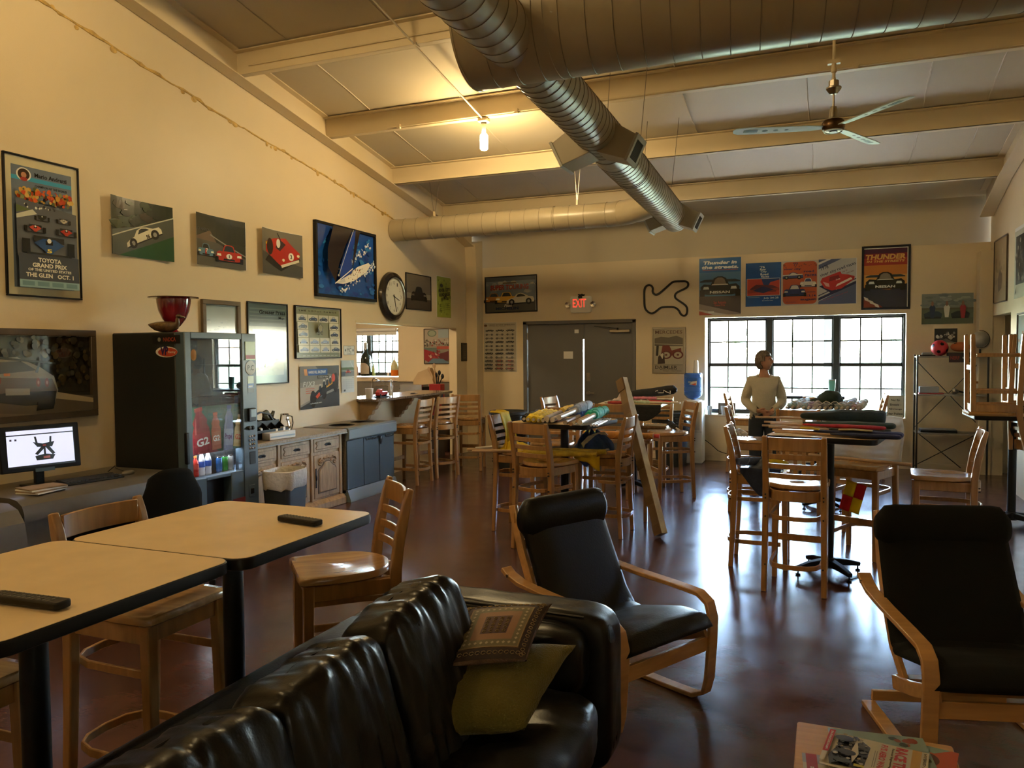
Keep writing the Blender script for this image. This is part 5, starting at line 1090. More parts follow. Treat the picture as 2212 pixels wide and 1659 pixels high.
pl = thing('leaf_bag', 'crumpled brown-green snack bag behind the coffee pot', 'bag', (-5.48, 6.66, .842)); mb = MB(); mb.grid(lambda u, v: Vector((.03*sin(pi*u)*(1-.3*v)+.01*sin(9*v+5*u), (u-.5)*.16, v*.24+.02*sin(7*u))), 12, 12); o = mb.build('bag', mat('olive_foil', (.06, .06, .025), .35, bump=.8, bscale=20), pl); o.modifiers.new('s', 'SOLIDIFY').thickness = .03
# ---- trash can in front of the cabinet ------------------------------------------
tc = thing('trash_can', 'small black trash can with a pale liner before the oak cabinet', 'trash can', (-4.72, 5.98, 0), rot=radians(8))
def frustum(mb, w0, d0, w1, d1, z0, z1, r=.04):
    n = 5; A0 = rrect(-w0/2, w0/2, -d0/2, d0/2, r, n); A1 = rrect(-w1/2, w1/2, -d1/2, d1/2, r, n); return mb.ring([[Vector((x, y, z0)) for x, y in A0], [Vector((x, y, z1)) for x, y in A1]])
frustum(MB(), .24, .30, .275, .365, 0, .44).build('bin_body', 'bin', tc)
mb = MB(); q = random.Random(6); prof = rrect(-.15, .15, -.195, .195, .10, 8); rings = []
for z, s_ in ((.44, 1.0), (.455, 1.035), (.52, 1.05), (.57, 1.06), (.605, 1.05), (.612, 1.0), (.59, .93), (.46, .84)): rings.append([Vector((x*s_*(1+.012*sin(i*2.1+z*40)), y*s_*(1+.012*cos(i*1.7+z*30)), z+(.012*sin(i*1.3) if z < .45 else 0))) for i, (x, y) in enumerate(prof)])
mb.ring(rings, caps=False).build('liner', 'bagw', tc)

# ---- kitchen pass-through -----------------------------------------------------
bar = thing('granite_bar', 'granite bar top on wooden corbels at the kitchen opening', 'counter', (0, 0, 0))
mb = MB(); mb.prism([(-6.0, 8.66), (-5.33, 8.60), (-5.33, 10.78), (-5.40, 10.95), (-6.0, 10.95)], 1.07, 1.105); mb.build('bar_top', 'granite', bar, bev=.006)
def corbel(y):
    mb = MB(); mb.prism([(XL+.001, 1.068), (-5.36, 1.068), (-5.37, 1.03), (-5.40, 1.01), (-5.41, .975), (-5.455, .95), (-5.47, .90), (-5.52, .88), (-5.53, .84), (-5.57, .82), (-5.58, .79), (XL+.001, .79)], y-.035, y+.035, 'y')
    return mb.build('corbel', mat('corbel_wood', (.42, .28, .15), .5, var=.15, vscale=8), bar, bev=.004)
for y in (8.74, 9.62, 10.46): corbel(y)
kc = thing('kitchen_counter', 'kitchen counter with a grey backsplash under the kitchen window', 'counter', (0, 0, 0))
BX('base_unit', mat('kitchen_base', (.10, .07, .05), .5), (-9.0, -6.02, 11.66, 12.25, 0, .87), kc, bev=.004)
BX('worktop', 'granite', (-9.0, -5.99, 11.62, 12.25, .87, .91), kc, bev=.005); BX('backsplash', mat('grey_backsplash', (.20, .18, .155), .4, var=.1, vscale=4), (-9.0, -5.99, 12.22, 12.25, .91, 1.18), kc)
for k in range(4): o = BX('cupboard_door', mat('cupboard_door', (.13, .09, .06), .45), (-8.9+k*.72, -8.22+k*.72, 11.645, 11.66, .10, .84), kc, bev=.004); BX('pull', 'nickel', (-8.3+k*.72, -8.28+k*.72, 11.63, 11.645, .62, .74), o)
BX('ledge', 'wall_k', (-9.0, -5.80, 12.20, 12.26, 1.185, 1.215), kc)
f_ = thing('kitchen_faucet', 'chrome kitchen faucet with a wire basket over the sink', 'faucet', (-7.55, 12.05, .91)); mb = MB(); mb.tube([(0, 0, 0), (0, 0, .30), (.06, -.05, .34), (.45, -.3, .26)], .011, 8); mb.build('spout', 'chrome', f_)
mb = MB(); 
for z in (.22, .30): mb.tube([(.30+x, -.3+y, z) for x, y in rrect(0, .35, -.08, .08, .02, 2)], .006, 6, closed=True)
mb.build('wire_basket', 'chrome', f_)
def simple(name, label, cat, loc, parts, group=None, rot=0):
    t = thing(name, label, cat, loc, rot, group)
    for nm, mbf, mt in parts: mbf.build(nm, mt, t)
    return t
amberw = mat('wine_glass_dark', (.012, .018, .012), .1, coat=.6)
simple('wine_bottle', 'very large dark wine bottle on the kitchen window ledge', 'bottle', (-7.82, 12.28, 1.28), [('bottle_body', MB().lathe([(0, 0), (.10, 0), (.105, .02), (.105, .30), (.09, .37), (.04, .44), (.034, .52), (0, .52)], n=24), amberw), ('foil', MB().lathe([(.036, .50), (.038, .60), (.02, .62), (0, .62)], n=16), mat('silver_foil', (.45, .42, .38), .35)), ('label', MB().grid(lambda u, v: Vector((.107*sin((u-.5)*2.1), -.107*cos((u-.5)*2.1), .04+v*.20*(1-.35*abs(2*u-1)**3))), 10, 4), mat('cream_label', (.45, .38, .28), .5))])
simple('soap_bottle', 'small soap bottle left of the wine bottle', 'bottle', (-8.02, 12.28, 1.28), [('bottle_body', MB().lathe([(0, 0), (.03, 0), (.03, .15), (.012, .19), (.012, .22), (0, .22)], n=14), mat('pale_soap', (.5, .3, .2), .3))])
simple('soap_bottle', 'slim green bottle right of the wine bottle', 'bottle', (-7.66, 12.28, 1.28), [('bottle_body', MB().lathe([(0, 0), (.032, 0), (.03, .12), (.008, .22), (0, .24)], n=14), mat('pale_green_soap', (.35, .42, .15), .3))])
simple('spray_bottle', 'clear bottle half full of orange liquid on the kitchen ledge', 'bottle', (-7.22, 12.27, 1.28), [('bottle_body', MB().lathe([(.0, .11), (.068, .11), (.066, .18), (.05, .24), (.02, .29), (0, .29)], n=18), mat('milky_plastic', (.55, .50, .28), .3)), ('liquid', MB().lathe([(0, 0), (.065, 0), (.07, .02), (.069, .11), (0, .11)], n=18), mat('orange_liquid', (.85, .20, .015), .25)), ('nozzle', MB().lathe([(0, .29), (.014, .29), (.01, .36), (0, .36)], n=10), 'white')])
simple('soap_bottle', 'little white pump bottle beside the orange spray bottle', 'bottle', (-7.36, 12.28, 1.28), [('bottle_body', MB().lathe([(0, 0), (.022, 0), (.022, .06), (0, .07)], n=12), 'white')])
# kitchen picture
w, h = .50, .62; A = Art(w, h, '#8c8270', .35); A.R(0, .55, 1, 1, '#a39684'); A.E(.3, .85, .09, .06, '#5c6a58'); A.E(.3, .85, .07, .045, '#8a947c'); A.R(.55, .72, .98, .98, '#8f9a9a'); A.blotch(.02, .5, .98, .66, 60, .02, ['#3c3630', '#b8b0a0', '#5c5448', '#8c3c30'], 3); A.R(0, .28, .5, .44, '#5d6b60'); A.R(.5, .40, 1, .48, '#a84c38')
A.P([(0, .40), (.45, .30), (.6, .10), (.2, .02), (0, .10)], '#8c2428'); A.P([(.5, .25), (1, .35), (1, .1), (.7, .05)], '#5c2024'); A.P([(.12, 0), (.35, .14), (.75, .12), (1, 0)], '#5f7684'); A.blotch(.1, .15, .6, .35, 20, .03, ['#a03030', '#701c20', '#c8a890'], 7)
picture('framed_poster', 'framed poster of a racing paddock on the kitchen wall', 'poster', 'K', -6.60, -6.10, 1.50, 2.12, A, True, 'darkwood', .012, .02)
# things on the bar and kitchen counter
simple('water_bottle', 'clear plastic water bottle standing on the granite bar', 'bottle', (-5.55, 9.33, 1.107), [('bottle_body', MB().lathe([(0, 0), (.030, 0), (.033, .02), (.030, .06), (.033, .08), (.033, .15), (.013, .20), (.012, .215)], n=16), mat('clear_bottle', (.62, .62, .60), .08, trans=.6)), ('cap', MB().lathe([(.014, .212), (.014, .23), (0, .23)], n=10), 'white')])
simple('plastic_cup', 'cloudy plastic cup at the left end of the granite bar', 'cup', (-5.55, 8.78, 1.107), [('cup', MB().lathe([(0, 0), (.045, 0), (.055, .13), (.05, .13), (.04, .01)], n=18, caps=False), mat('cloudy_plastic', (.50, .46, .40), .3))])
simple('model_truck', 'red toy truck on a black stand on the granite bar', 'toy', (-5.5, 9.0, 1.107), [('stand', MB().box(-.05, .05, -.12, .12, 0, .015), 'black'), ('cab', MB().prism([(-.10, .03), (-.02, .03), (-.02, .11), (-.05, .11), (-.10, .07)], -.03, .03, 'x'), mat('toy_red', (.45, .03, .02), .3)), ('bed', MB().box(-.03, .03, -.02, .11, .03, .075), 'toy' if 0 else mat('toy_red_bed', (.40, .03, .02), .3)), ('wheels', MB().cyl((-.034, -.07, .03), (.034, -.07, .03), .018).cyl((-.034, .07, .03), (.034, .07, .03), .018), 'black')])
simple('chrome_tray', 'silver tray of trinkets on the granite bar beside the toy truck', 'tray', (-5.6, 9.17, 1.107), [('tray', MB().prism(rrect(-.08, .08, -.06, .06, .02), 0, .02), 'chrome'), ('contents', MB().ell((0, 0, .03), (.05, .03, .02), 10, 6), mat('tin_red', (.35, .05, .04), .4))])
simple('keys', 'small dark ring of keys on the right part of the granite bar', 'keys', (-5.55, 9.95, 1.107), [('key_ring', MB().tube([(.03*cos(a), .05*sin(a), .004) for a in [2*pi*i/16 for i in range(16)]], .004, 6, closed=True), 'black'), ('key', MB().box(-.01, .01, .04, .13, 0, .004), 'nickel')])
simple('sandwich_grill', 'silver sandwich grill on the kitchen counter', 'appliance', (-6.6, 11.9, .912), [('base', MB().prism([(-.25, 0), (.25, 0), (.22, .08), (-.22, .08)], -.18, .18, 'y'), 'nickel'), ('lid', MB().box(-.2, .22, -.16, .16, .10, .24), 'chrome'), ('grip', MB().ell((-.26, 0, .17), (.05, .03, .02), 10, 6), 'black'), ('hinge', MB().box(.2, .24, -.1, .1, .05, .2), 'black')])

ut = thing('utensil_holder', 'red box holding dark and pale kitchen utensils', 'utensil holder', (-6.17, 11.9, .912)); BX('holder', mat('red_holder', (.28, .02, .025), .35), (-.11, .11, -.08, .08, 0, .25), ut, bev=.006)
for k, (dx, dz, m_) in enumerate(((-.16, .50, 'polew'), (-.06, .56, 'polew'), (.04, .44, 'black'), (.10, .38, 'black'), (-.02, .40, 'black'))): mb = MB().tube([(dx*.3, 0, .2), (dx, .02, dz)], .009, 6); mb.ell((dx, .02, dz), (.03, .012, .045), 10, 6); mb.build('utensil', m_, ut)
simple('paper_bag', 'crumpled tan paper bag behind the sandwich grill', 'bag', (-6.5, 12.12, .912), [('bag', MB().prism([(-.2, 0), (.15, 0), (.17, .38), (.1, .52), (-.12, .44), (-.22, .30)], -.06, .06, 'y'), mat('tan_paper', (.48, .34, .19), .7, bump=.8, bscale=12))])
simple('blue_cup', 'blue object at the right end of the kitchen counter', 'cup', (-6.03, 11.75, .912), [('cup', MB().lathe([(0, 0), (.04, 0), (.05, .10), (.03, .15), (0, .15)], n=14), mat('navy_plastic', (.02, .04, .12), .3))])
simple('takeaway_cup', 'white lidded cup on a red box by the kitchen walkway', 'cup', (-5.84, 11.15, .90), [('cup', MB().lathe([(0, 0), (.035, 0), (.045, .10), (.048, .115), (0, .12)], n=16), 'white')])
sb = simple('side_shelf', 'low dark shelf with a red box beside the kitchen walkway', 'shelf', (-5.86, 11.15, 0), [('carcass', MB().box(-.12, .12, -.18, .18, 0, .70), mat('dark_shelf', (.05, .035, .03), .5))])
simple('red_box', 'red box under the white cup by the kitchen walkway', 'box', (-5.86, 11.15, .702), [('carton', MB().box(-.09, .09, -.14, .14, 0, .195), mat('red_carton', (.35, .02, .02), .4))])
kl_ = thing('kitchen_fill_light', 'unseen round ceiling light added to warm the kitchen behind the opening', 'lamp', (-7.0, 10.2, 2.70)); MB().lathe([(0, -.06), (.12, -.055), (.15, -.02), (.15, 0)], n=24).build('diffuser', mat('kitchen_diffuser', (1, .78, .48), .4, emit=38.0), kl_)  # unseen lamp, added for the warm light on the kitchen walls
# ================================================================== BAR STOOLS AND TABLES
def make_stool():
    t = thing('bar_stool', 'stool', 'bar stool')
    # saddle seat: straight front edge (+y), rounded back
    out = []
    for x, y in ((.205, .19), (.19, .21)): out.append((x, y))
    for i in range(1, 4): out.append((.19-.38*i/4, .212))
    out += [(-.19, .21), (-.205, .19), (-.21, .05)]
    for i in range(13):
        a = pi+pi*i/12; out.append((.205*cos(a), -.02+.19*sin(a)))
    out += [(.21, .05)]
    n = len(out); rings = []
    def dish(x, y): return -.012*max(0, 1-(x/.17)**2)*max(0, 1-((y+.02)/.17)**2)+.004*math.exp(-(x/.03)**2)*(y > 0)
    for s, z, dd in ((.93, .722, 0), (1, .732, 0), (1, .752, 0), (.975, .76, 0), (.85, .76, 1), (.6, .76, 1), (.3, .76, 1), (.02, .76, 1)):
        rings.append([Vector((x*s, y*s, z+(dish(x*s, y*s) if dd else 0))) for x, y in out])
    MB().ring(rings).build('seat', 'wood_seat', t, ang=50)
    for sx in (-1, 1):
        MB().sweep([(sx*.198, -.222, 0), (sx*.195, -.205, .3), (sx*.192, -.195, .60), (sx*.190, -.198, .76), (sx*.190, -.218, .90), (sx*.192, -.25, 1.04), (sx*.193, -.268, 1.105)], [.038, .040, .042, .042, .041, .038, .032], [.036, .042, .046, .048, .046, .038, .026], side=(1, 0, 0)).build('back_post', 'wood', t, bev=.006, seg=2)
        MB().sweep([(sx*.178, .185, 0), (sx*.172, .172, .725)], [.036, .046], [.036, .046], side=(1, 0, 0)).build('leg', 'wood', t, bev=.004)
        MB().cyl((sx*.178, .185, -.004), (sx*.178, .185, .012), .012, n=10).build('glide', 'foot', t)
        MB().cyl((sx*.198, -.222, -.004), (sx*.198, -.222, .012), .012, n=10).build('glide', 'foot', t)
        BX('side_rail', 'wood', (sx*.183-.009, sx*.183+.009, -.19, .165, .655, .722), t, bev=.003)
    def slat(z, hgt, yb, nm):
        pts = [(x, yb-.030*(1-(x/.175)**2), z) for x in [-.175+.35*i/10 for i in range(11)]]
        MB().sweep(pts, hgt, .014, side=(0, 0, 1)).build(nm, 'wood', t, bev=.003)
    slat(1.050, .092, -.245, 'top_rail'); slat(.960, .036, -.230, 'slat'); slat(.892, .036, -.216, 'slat'); slat(.824, .036, -.205, 'slat')
    def hoop(z, hgt, nm, k=1):
        pts = [(.166, .15, z), (.168, 0, z), (.166, -.14, z), (.14, -.215*k, z), (.09, -.25*k, z), (0, -.262*k, z)]
        pts = pts[:-1]+[(0, -.262*k, z)]+[(-x, y, z) for x, y, z in reversed(pts[:-1])]
        MB().sweep(pts, hgt, .013, side=(0, 0, 1)).build(nm, 'wood', t, bev=.003)
    hoop(.687, .072, 'apron', .95); hoop(.535, .032, 'hoop'); hoop(.195, .034, 'hoop')
    BX('foot_rail', 'wood', (-.16, .16, .165, .187, .285, .335), t, bev=.004); BX('front_apron', 'wood', (-.155, .155, .158, .178, .655, .722), t, bev=.003)
    mb = MB()
    for sx in (-1, 1):
        for z in (.69, .665, .535, .195): mb.cyl((sx*.19, -.222, z), (sx*.19, -.235, z), .006, n=8)
    o = mb.build('bolts', 'foot', t); o['kind'] = 'stuff'
    return t
ST = make_stool()
first = [True]
def stool(x, y, deg, label, group='wooden bar stools', z=0, flip=False):
    rot = (0, 0, radians(deg)) if not flip else (pi, 0, radians(deg))
    if first[0]:
        first[0] = False; ST.location = (x, y, z); ST.rotation_euler = rot; ST['label'] = label; ST['group'] = group; return ST
    return dup(ST, (x, y, z), rot, label, group)
stool(-5.04, 8.92, 90, 'bar stool at the granite bar next to the recycling cabinet')
stool(-4.98, 9.56, 71, 'middle bar stool of the three at the granite bar')
stool(-4.80, 10.29, 13, 'bar stool at the far end of the granite bar by the column')
stool(-2.23, 6.35, -18, 'bar stool with its back to the camera at the flag table left of the carton')
stool(-2.68, 6.94, -92, 'bar stool with a yellow flag draped over its back')
stool(-1.91, 7.04, 88, 'bar stool with a blue and tan flag bundle on its seat')
stool(-2.62, 7.72, 178, 'bar stool on the far side of the nearest flag table, facing the camera')
stool(-3.15, 9.75, -101, 'bar stool by the double door, its top slats lit by the window')
stool(-2.28, 8.90, 2, 'bar stool just behind the orange rolled flags')
stool(-2.02, 9.86, 180, 'bar stool facing the camera behind the second flag table')
stool(-1.67, 9.10, 120, 'bar stool with a black umbrella-like rolled flag on its seat')
stool(-.17, 5.90, -4, 'bar stool seen from behind at the front of the window-side table')
stool(-.45, 6.46, -90, 'bar stool with a navy flag on its seat, left of the black column table')
stool(.30, 7.02, 156, 'bar stool with a white flag hung over its back')
stool(-.70, 8.62, -88, 'bar stool holding two white rolled flags on its seat')
stool(-.22, 8.52, -4, 'bar stool with its back to the camera before the table of small flags')
stool(-.05, 10.85, 2, 'bar stool before the table with the green tumbler')
stool(-1.02, 11.35, -92, 'pale-lit bar stool by the window just left of the person')
stool(.50, 11.35, 92, 'backlit bar stool by the window beside the yellow-white sign')
stool(.83, 6.62, 86, 'bar stool on its own facing left behind the right armchair')
stool(1.47, 8.52, -90, 'upturned bar stool on the right table, its back hanging to the left', 'stools turned over on the right table', z=1.07+.76, flip=True)
stool(1.86, 8.94, 180, 'upturned bar stool at the right picture edge, its back hanging behind', 'stools turned over on the right table', z=1.07+.76, flip=True)
stool(-2.43, 2.25, -90, 'bar stool behind the long near table with its top rail showing')
stool(-2.43, 1.42, -88, 'bar stool at the bottom left corner under the near table')
stool(-2.00, 2.92, 134, 'bar stool at the end of the long table, turned toward the camera')

def make_table():
    t = thing('bar_table', 'table', 'table')
    P0 = rrect(-.38, .38, -.38, .38, .055, 6)
    MB().prism([(x*.992, y*.992) for x, y in P0], 1.035, 1.070).build('tabletop', 'laminate', t)
    mb = MB(); rings = [[Vector((x*s, y*s, z)) for x, y in P0] for s, z in ((.97, 1.028), (1.0, 1.034), (1.004, 1.05), (1.0, 1.066), (.990, 1.0702))]
    mb.ring(rings, caps=True); mb.f.pop(); mb.m.pop(); mb.build('edge_band', 'black', t)
    MB().cyl((0, 0, .05), (0, 0, 1.03), .037, n=24).build('column', 'blackmetal', t)
    BX('mounting_plate', 'blackmetal', (-.14, .14, -.14, .14, 1.015, 1.034), t)
    for k in range(4):
        a = pi/4+k*pi/2; d = Vector((cos(a), sin(a), 0)); o = MB().sweep([d*.02+Vector((0, 0, .085)), d*.16+Vector((0, 0, .072)), d*.27+Vector((0, 0, .05))], [.055, .05, .04], [.06, .045, .03], side=d.cross(Vector((0, 0, 1)))).build('base_foot', 'blackmetal', t, bev=.006)
        MB().lathe([(0, 0), (.018, .002), (.02, .008), (.006, .014), (.006, .036)], (.255*cos(a), .255*sin(a), 0), n=12).build('glide', 'black', o)
    MB().cyl((0, 0, .045), (0, 0, .12), .055, .045, 20).build('base_hub', 'blackmetal', t)
    return t
TB = make_table()
TABS = [(-2.025, 2.255, 0, 'beige bar table at the left front, the farther of the two pushed together'), (-2.055, 1.495, 0, 'beige bar table at the left front, the nearer of the two pushed together'),
        (-2.20, 6.76, -8, 'bar table covered with rolled coloured flags left of the leaning carton'), (-2.17, 9.42, 3, 'bar table with pink and dark flags before the double door'),
        (.04, 6.34, -11, 'bar table with long dark flags on a black column'), (.0, 8.98, -2, 'bar table with a row of small rolled flags before the window'),
        (-.12, 11.62, 0, 'bar table with a green tumbler against the window'), (1.69, 8.72, 0, 'bar table at the right edge carrying upturned stools')]
for i, (x, y, d, l) in enumerate(TABS):
    if i == 0: TB.location = (x, y, 0); TB['label'] = l; TB['group'] = 'square bar tables'
    else: dup(TB, (x, y, 0), radians(d), l, 'square bar tables')
# remotes
def remote(x, y, deg, label, L=.20):
    t = thing('remote_control', label, 'remote control', (x, y, 1.0712), rot=radians(deg), group=None)
    MB().prism(rrect(-L/2, L/2, -.024, .024, .012), .002, .022).build('case', 'black', t, bev=.005, seg=2)
    mb = MB()
    for i in range(int(L/.018)-1):
        for j in (-1, 0, 1): mb.ell((-L/2+.02+i*.0165, j*.013, .0225), (.0048, .0042, .002), 8, 4)
    o = mb.build('buttons', mat('grey_rubber', (.12, .115, .10), .6), t); o['kind'] = 'stuff'
remote(-1.80, 2.36, -10, 'black remote control on the far table near its right corner'); remote(-1.86, 1.345, 3, 'black remote control with grey buttons at the left picture edge', .24)

# ---- rolled flags --------------------------------------------------------------
_cl = {}
def cloth(c, v=.25):
    if c not in _cl: _cl[c] = mat('flag_cloth', c, .75, var=v, vscale=18, bump=.8, bscale=22, sheen=.1)
    return _cl[c]
def rolled(p0, p1, frac, rc, rp, col, label, pole='pole', group=None, flap=None):
    """dowel from p0 to p1; the cloth is wound round the last `frac` of it"""
    p0 = Vector(p0); p1 = Vector(p1); d = p1-p0; L = d.length
    t = thing('rolled_flag', label, 'flag', p0, group=group); d.normalize()
    MB().cyl((0, 0, 0), d*L, rp, n=12).build('dowel', pole, t)
    s0 = L*(1-frac); n = 9; pts = []; rad = []; q = random.Random(len(label)*31+ord(label[0]))
    for i in range(n+1): pts.append(d*(s0+(L*1.01-s0)*i/n)); rad.append(rc*(.78+.22*sin(pi*min(1, i/n*1.1)))*(1+q.uniform(-.08, .08)))
    mb = MB(); mb.tube(pts, rad, 14)
    u = d.cross(Vector((0, 0, 1))).normalized()
    mb.build('cloth', cloth(col), t)
    mb = MB(); v = u.cross(d)
    spi = [d*(s0+.01+(L-s0-.02)*i/30)+(u*cos(i*.42)+v*sin(i*.42))*rc*1.0 for i in range(31)]
    mb.tube(spi, .0035, 5).build('fold', cloth(col), t)
    return t
TZ_ = 1.0705
def thin_cloth(c):
    # light passes through a single layer of flag cloth
    m = mat('thin_flag_cloth', c, .8, var=.06, vscale=14, bump=.7, bscale=18); n = m.node_tree; b = n.nodes['Principled BSDF']; o = n.nodes['Material Output']
    t = n.nodes.new('ShaderNodeBsdfTranslucent'); t.inputs[0].default_value = (*c, 1); x = n.nodes.new('ShaderNodeMixShader'); x.inputs[0].default_value = .45
    n.links.new(b.outputs[0], x.inputs[1]); n.links.new(t.outputs[0], x.inputs[2]); n.links.new(x.outputs[0], o.inputs[0]); return m
G1 = 'rolled flags on the flag table by the carton'
# upper row, poles toward the camera-left, cloth away to the right
def roll_b(x, y, L, rc, rp, frac, col, label, lift=0, pole='pole'):
    L *= 1.08; rc *= 1.18; frac = frac if frac > .7 else frac*.92; rolled((x, y, TZ_+rc*.95+lift), (x-.06*L, y+.99*L, TZ_+rc*1.25+lift+.015), frac, rc, rp, col, label, pole, G1)
roll_b(-2.47, 6.42, 0.5, 0.03, 0.012, 0.96, (0.02, 0.02, 0.022), 'black rolled flag, leftmost on the flag table', 0, 'pole')
roll_b(-2.415, 6.38, 0.55, 0.032, 0.014, 0.96, (0.78, 0.6, 0.02), 'bright yellow rolled flag beside the black one', 0, 'pole')
roll_b(-2.36, 6.37, 0.55, 0.032, 0.014, 0.97, (0.66, 0.5, 0.02), 'second yellow rolled flag, slightly darker', 0, 'pole')
roll_b(-2.315, 6.37, 0.55, 0.028, 0.013, 0.96, (0.7, 0.6, 0.12), 'third yellow rolled flag with a pale end', 0, 'pole')
roll_b(-2.275, 6.38, 0.56, 0.024, 0.014, 0.96, (0.03, 0.05, 0.13), 'dark navy rolled flag with pale pole end', 0, 'pole')
roll_b(-2.235, 6.38, 0.58, 0.024, 0.014, 0.96, (0.07, 0.1, 0.16), 'slate rolled flag beside the navy one', 0, 'pole')
roll_b(-2.2, 6.4, 0.62, 0.022, 0.014, 0.8, (0.45, 0.1, 0.04), 'red and orange rolled flag', 0, 'pole')
roll_b(-2.2, 6.26, 0.86, 0.034, 0.024, 0.52, (0.68, 0.48, 0.04), 'golden rolled flag on a thick pale pole', 0.02, 'pole')
roll_b(-2.07, 6.04, 1, 0.036, 0.02, 0.56, (0.1, 0.13, 0.19), 'dark grey rolled flag on a long pole', 0.03, 'pole')
roll_b(-2, 6, 1.02, 0.044, 0.021, 0.52, (0.26, 0.32, 0.44), 'grey-blue rolled flag on top of the heap', 0.045, 'pole')
roll_b(-1.975, 6.08, 0.92, 0.032, 0.018, 0.55, (0.05, 0.14, 0.58), 'bright blue rolled flag', 0.01, 'pole')
roll_b(-1.945, 6.14, 0.86, 0.024, 0.014, 0.5, (0.1, 0.2, 0.48), 'mid-blue rolled flag beside the bright blue one', 0, 'polew')
roll_b(-1.925, 6.16, 0.82, 0.024, 0.014, 0.5, (0.65, 0.14, 0.18), 'pink and red rolled flag among the blue ones', 0.012, 'pole')
roll_b(-1.9, 6.18, 0.84, 0.034, 0.014, 0.58, (0.02, 0.5, 0.38), 'turquoise rolled flag, second from the right', 0.014, 'polew')
roll_b(-1.84, 6.06, 0.92, 0.04, 0.021, 0.5, (0.03, 0.4, 0.36), 'sea-green rolled flag, rightmost on the flag table', 0.008, 'pole')
for k in range(3): rolled((-1.80+.026*k, 6.24, TZ_+.014), (-1.85+.026*k, 6.86, TZ_+.014), .3, .013, .011, (.35, .37, .38), ('inner', 'middle', 'outer')[k]+' thin white stick at the right edge of the flag table', 'pole', G1)
# cloth sheets
def drape(name, label, fn, m, nu=16, nv=16, th=.004, cat='flag', group=None):
    t = thing(name, label, cat, (0, 0, 0), group=group); o = MB().grid(fn, nu, nv).build('cloth', m, t, ang=80); s = o.modifiers.new('s', 'SOLIDIFY'); s.thickness = th; s.offset = 0; return t, o
M['yel'] = thin_cloth((.76, .56, .03)); M['blu'] = cloth((.02, .06, .20)); M['tan'] = cloth((.50, .38, .17)); M['blkcloth'] = cloth((.010, .011, .012), .3); M['wht'] = thin_cloth((.72, .70, .68)); M['redc'] = thin_cloth((.62, .03, .03))
# yellow flag over the stool back at x=-2.95
def yf(u, v):
    y = 6.86+.22*u; s = v
    if s < .16: return Vector((-2.99+.10*s/.16, y+.02*sin(6*u), 1.12+.012*sin(u*9)))
    k = (s-.16)/.84; return Vector((-2.88+.10*k+.03*sin(u*11+k*3)*k, y-.10*k*(1-u)*1.0+.06*k*sin(k*4), 1.115-.36*k))
drape('draped_flag', 'yellow flag hanging over the back of the left stool onto its seat', yf, M['yel'], 18, 18)
q = random.Random(5)
t = thing('crumpled_flag', 'crumpled yellow flag heaped on the seat of the left stool', 'flag', (-2.72, 6.86, .765)); mb = MB()
mb.grid(lambda u, v: Vector(((u-.5)*.34+.02*sin(9*v), (v-.5)*.26+.02*sin(8*u), .012+.075*sin(pi*u)*sin(pi*v)*(1+.5*sin(13*u+4*v)*cos(11*v)))), 20, 20); o = mb.build('cloth', M['yel'], t, ang=80)
MB().cyl((-.36, -.14, .02), (-.05, .02, .04), .013, n=10).build('dowel', 'pole', t)
rolled((-3.05, 6.58, .775), (-2.55, 6.72, .775), .1, .012, .011, (.5, .3, .15), 'thin wooden pole lying across the left stool seat', 'polew')
rolled((-3.12, 6.62, .783), (-2.50, 6.66, .783), .05, .013, .012, (.5, .3, .15), 'second thin wooden pole lying across the left stool seat', 'polew')
# long yellow rolled flags lying across seats in front of the table
rolled((-2.58, 6.50, .79), (-1.86, 6.60, .795), .97, .028, .012, (.55, .38, .03), 'long dull yellow rolled flag across the stool seats, nearer one', 'polew')
rolled((-2.56, 6.58, .80), (-1.80, 6.70, .805), .97, .030, .012, (.50, .34, .03), 'long dull yellow rolled flag across the stool seats, farther one', 'polew')
drape('hanging_flag', 'corner of a dull yellow flag hanging below the stool seats', lambda u, v: Vector((-2.05+.24*u, 6.57+.03*sin(5*u), .79-.13*v*(.25+.75*u)-.01*sin(9*u))), M['yel'], 10, 6)
t = thing('crumpled_flag', 'pale green crumpled flag on the seat behind the near stool', 'flag', (-2.46, 6.95, .765)); MB().grid(lambda u, v: Vector(((u-.5)*.22, (v-.5)*.12, .008+.03*sin(pi*u)*sin(pi*v)*(1+.6*sin(15*u)))), 14, 8).build('cloth', cloth((.48, .55, .22)), t, ang=80)
for k in range(2): rolled((-2.50+.02*k, 6.85+.1*k, .785), (-2.22+.03*k, 7.05+.1*k, .79), .1, .011, .010, (.5, .5, .45), ('nearer', 'farther')[k]+' pale pole end on the stool seat behind the near stool', 'pole')
# orange roll in front of the second table and lime cloth
rolled((-2.28, 7.60, .86), (-1.56, 7.58, .86), .98, .040, .012, (.55, .22, .03), 'thick orange rolled flag spanning two stool seats', 'polew')
rolled((-2.24, 7.68, .852), (-1.52, 7.68, .852), .95, .026, .012, (.42, .04, .03), 'thin red rolled flag behind the orange one', 'polew')
bxs = thing('flag_crate', 'small pale table-like stand under the orange flags', 'stand', (-1.9, 7.63, 0)); mb = MB()
mb.box(-.34, .32, -.09, .10, .79, .82); mb.build('board', 'wood', bxs, bev=.003)
for sx in (-.28, .26): MB().sweep([(sx, 0, 0), (sx, 0, .79)], .035, .035).build('leg', 'wood', bxs)
drape('hanging_flag', 'lime green flag hanging from under the orange roll', lambda u, v: Vector((-2.24+.15*u+.02*sin(7*v), 7.53+.01*sin(9*u), .90-.26*v)), cloth((.50, .62, .12)), 8, 10)
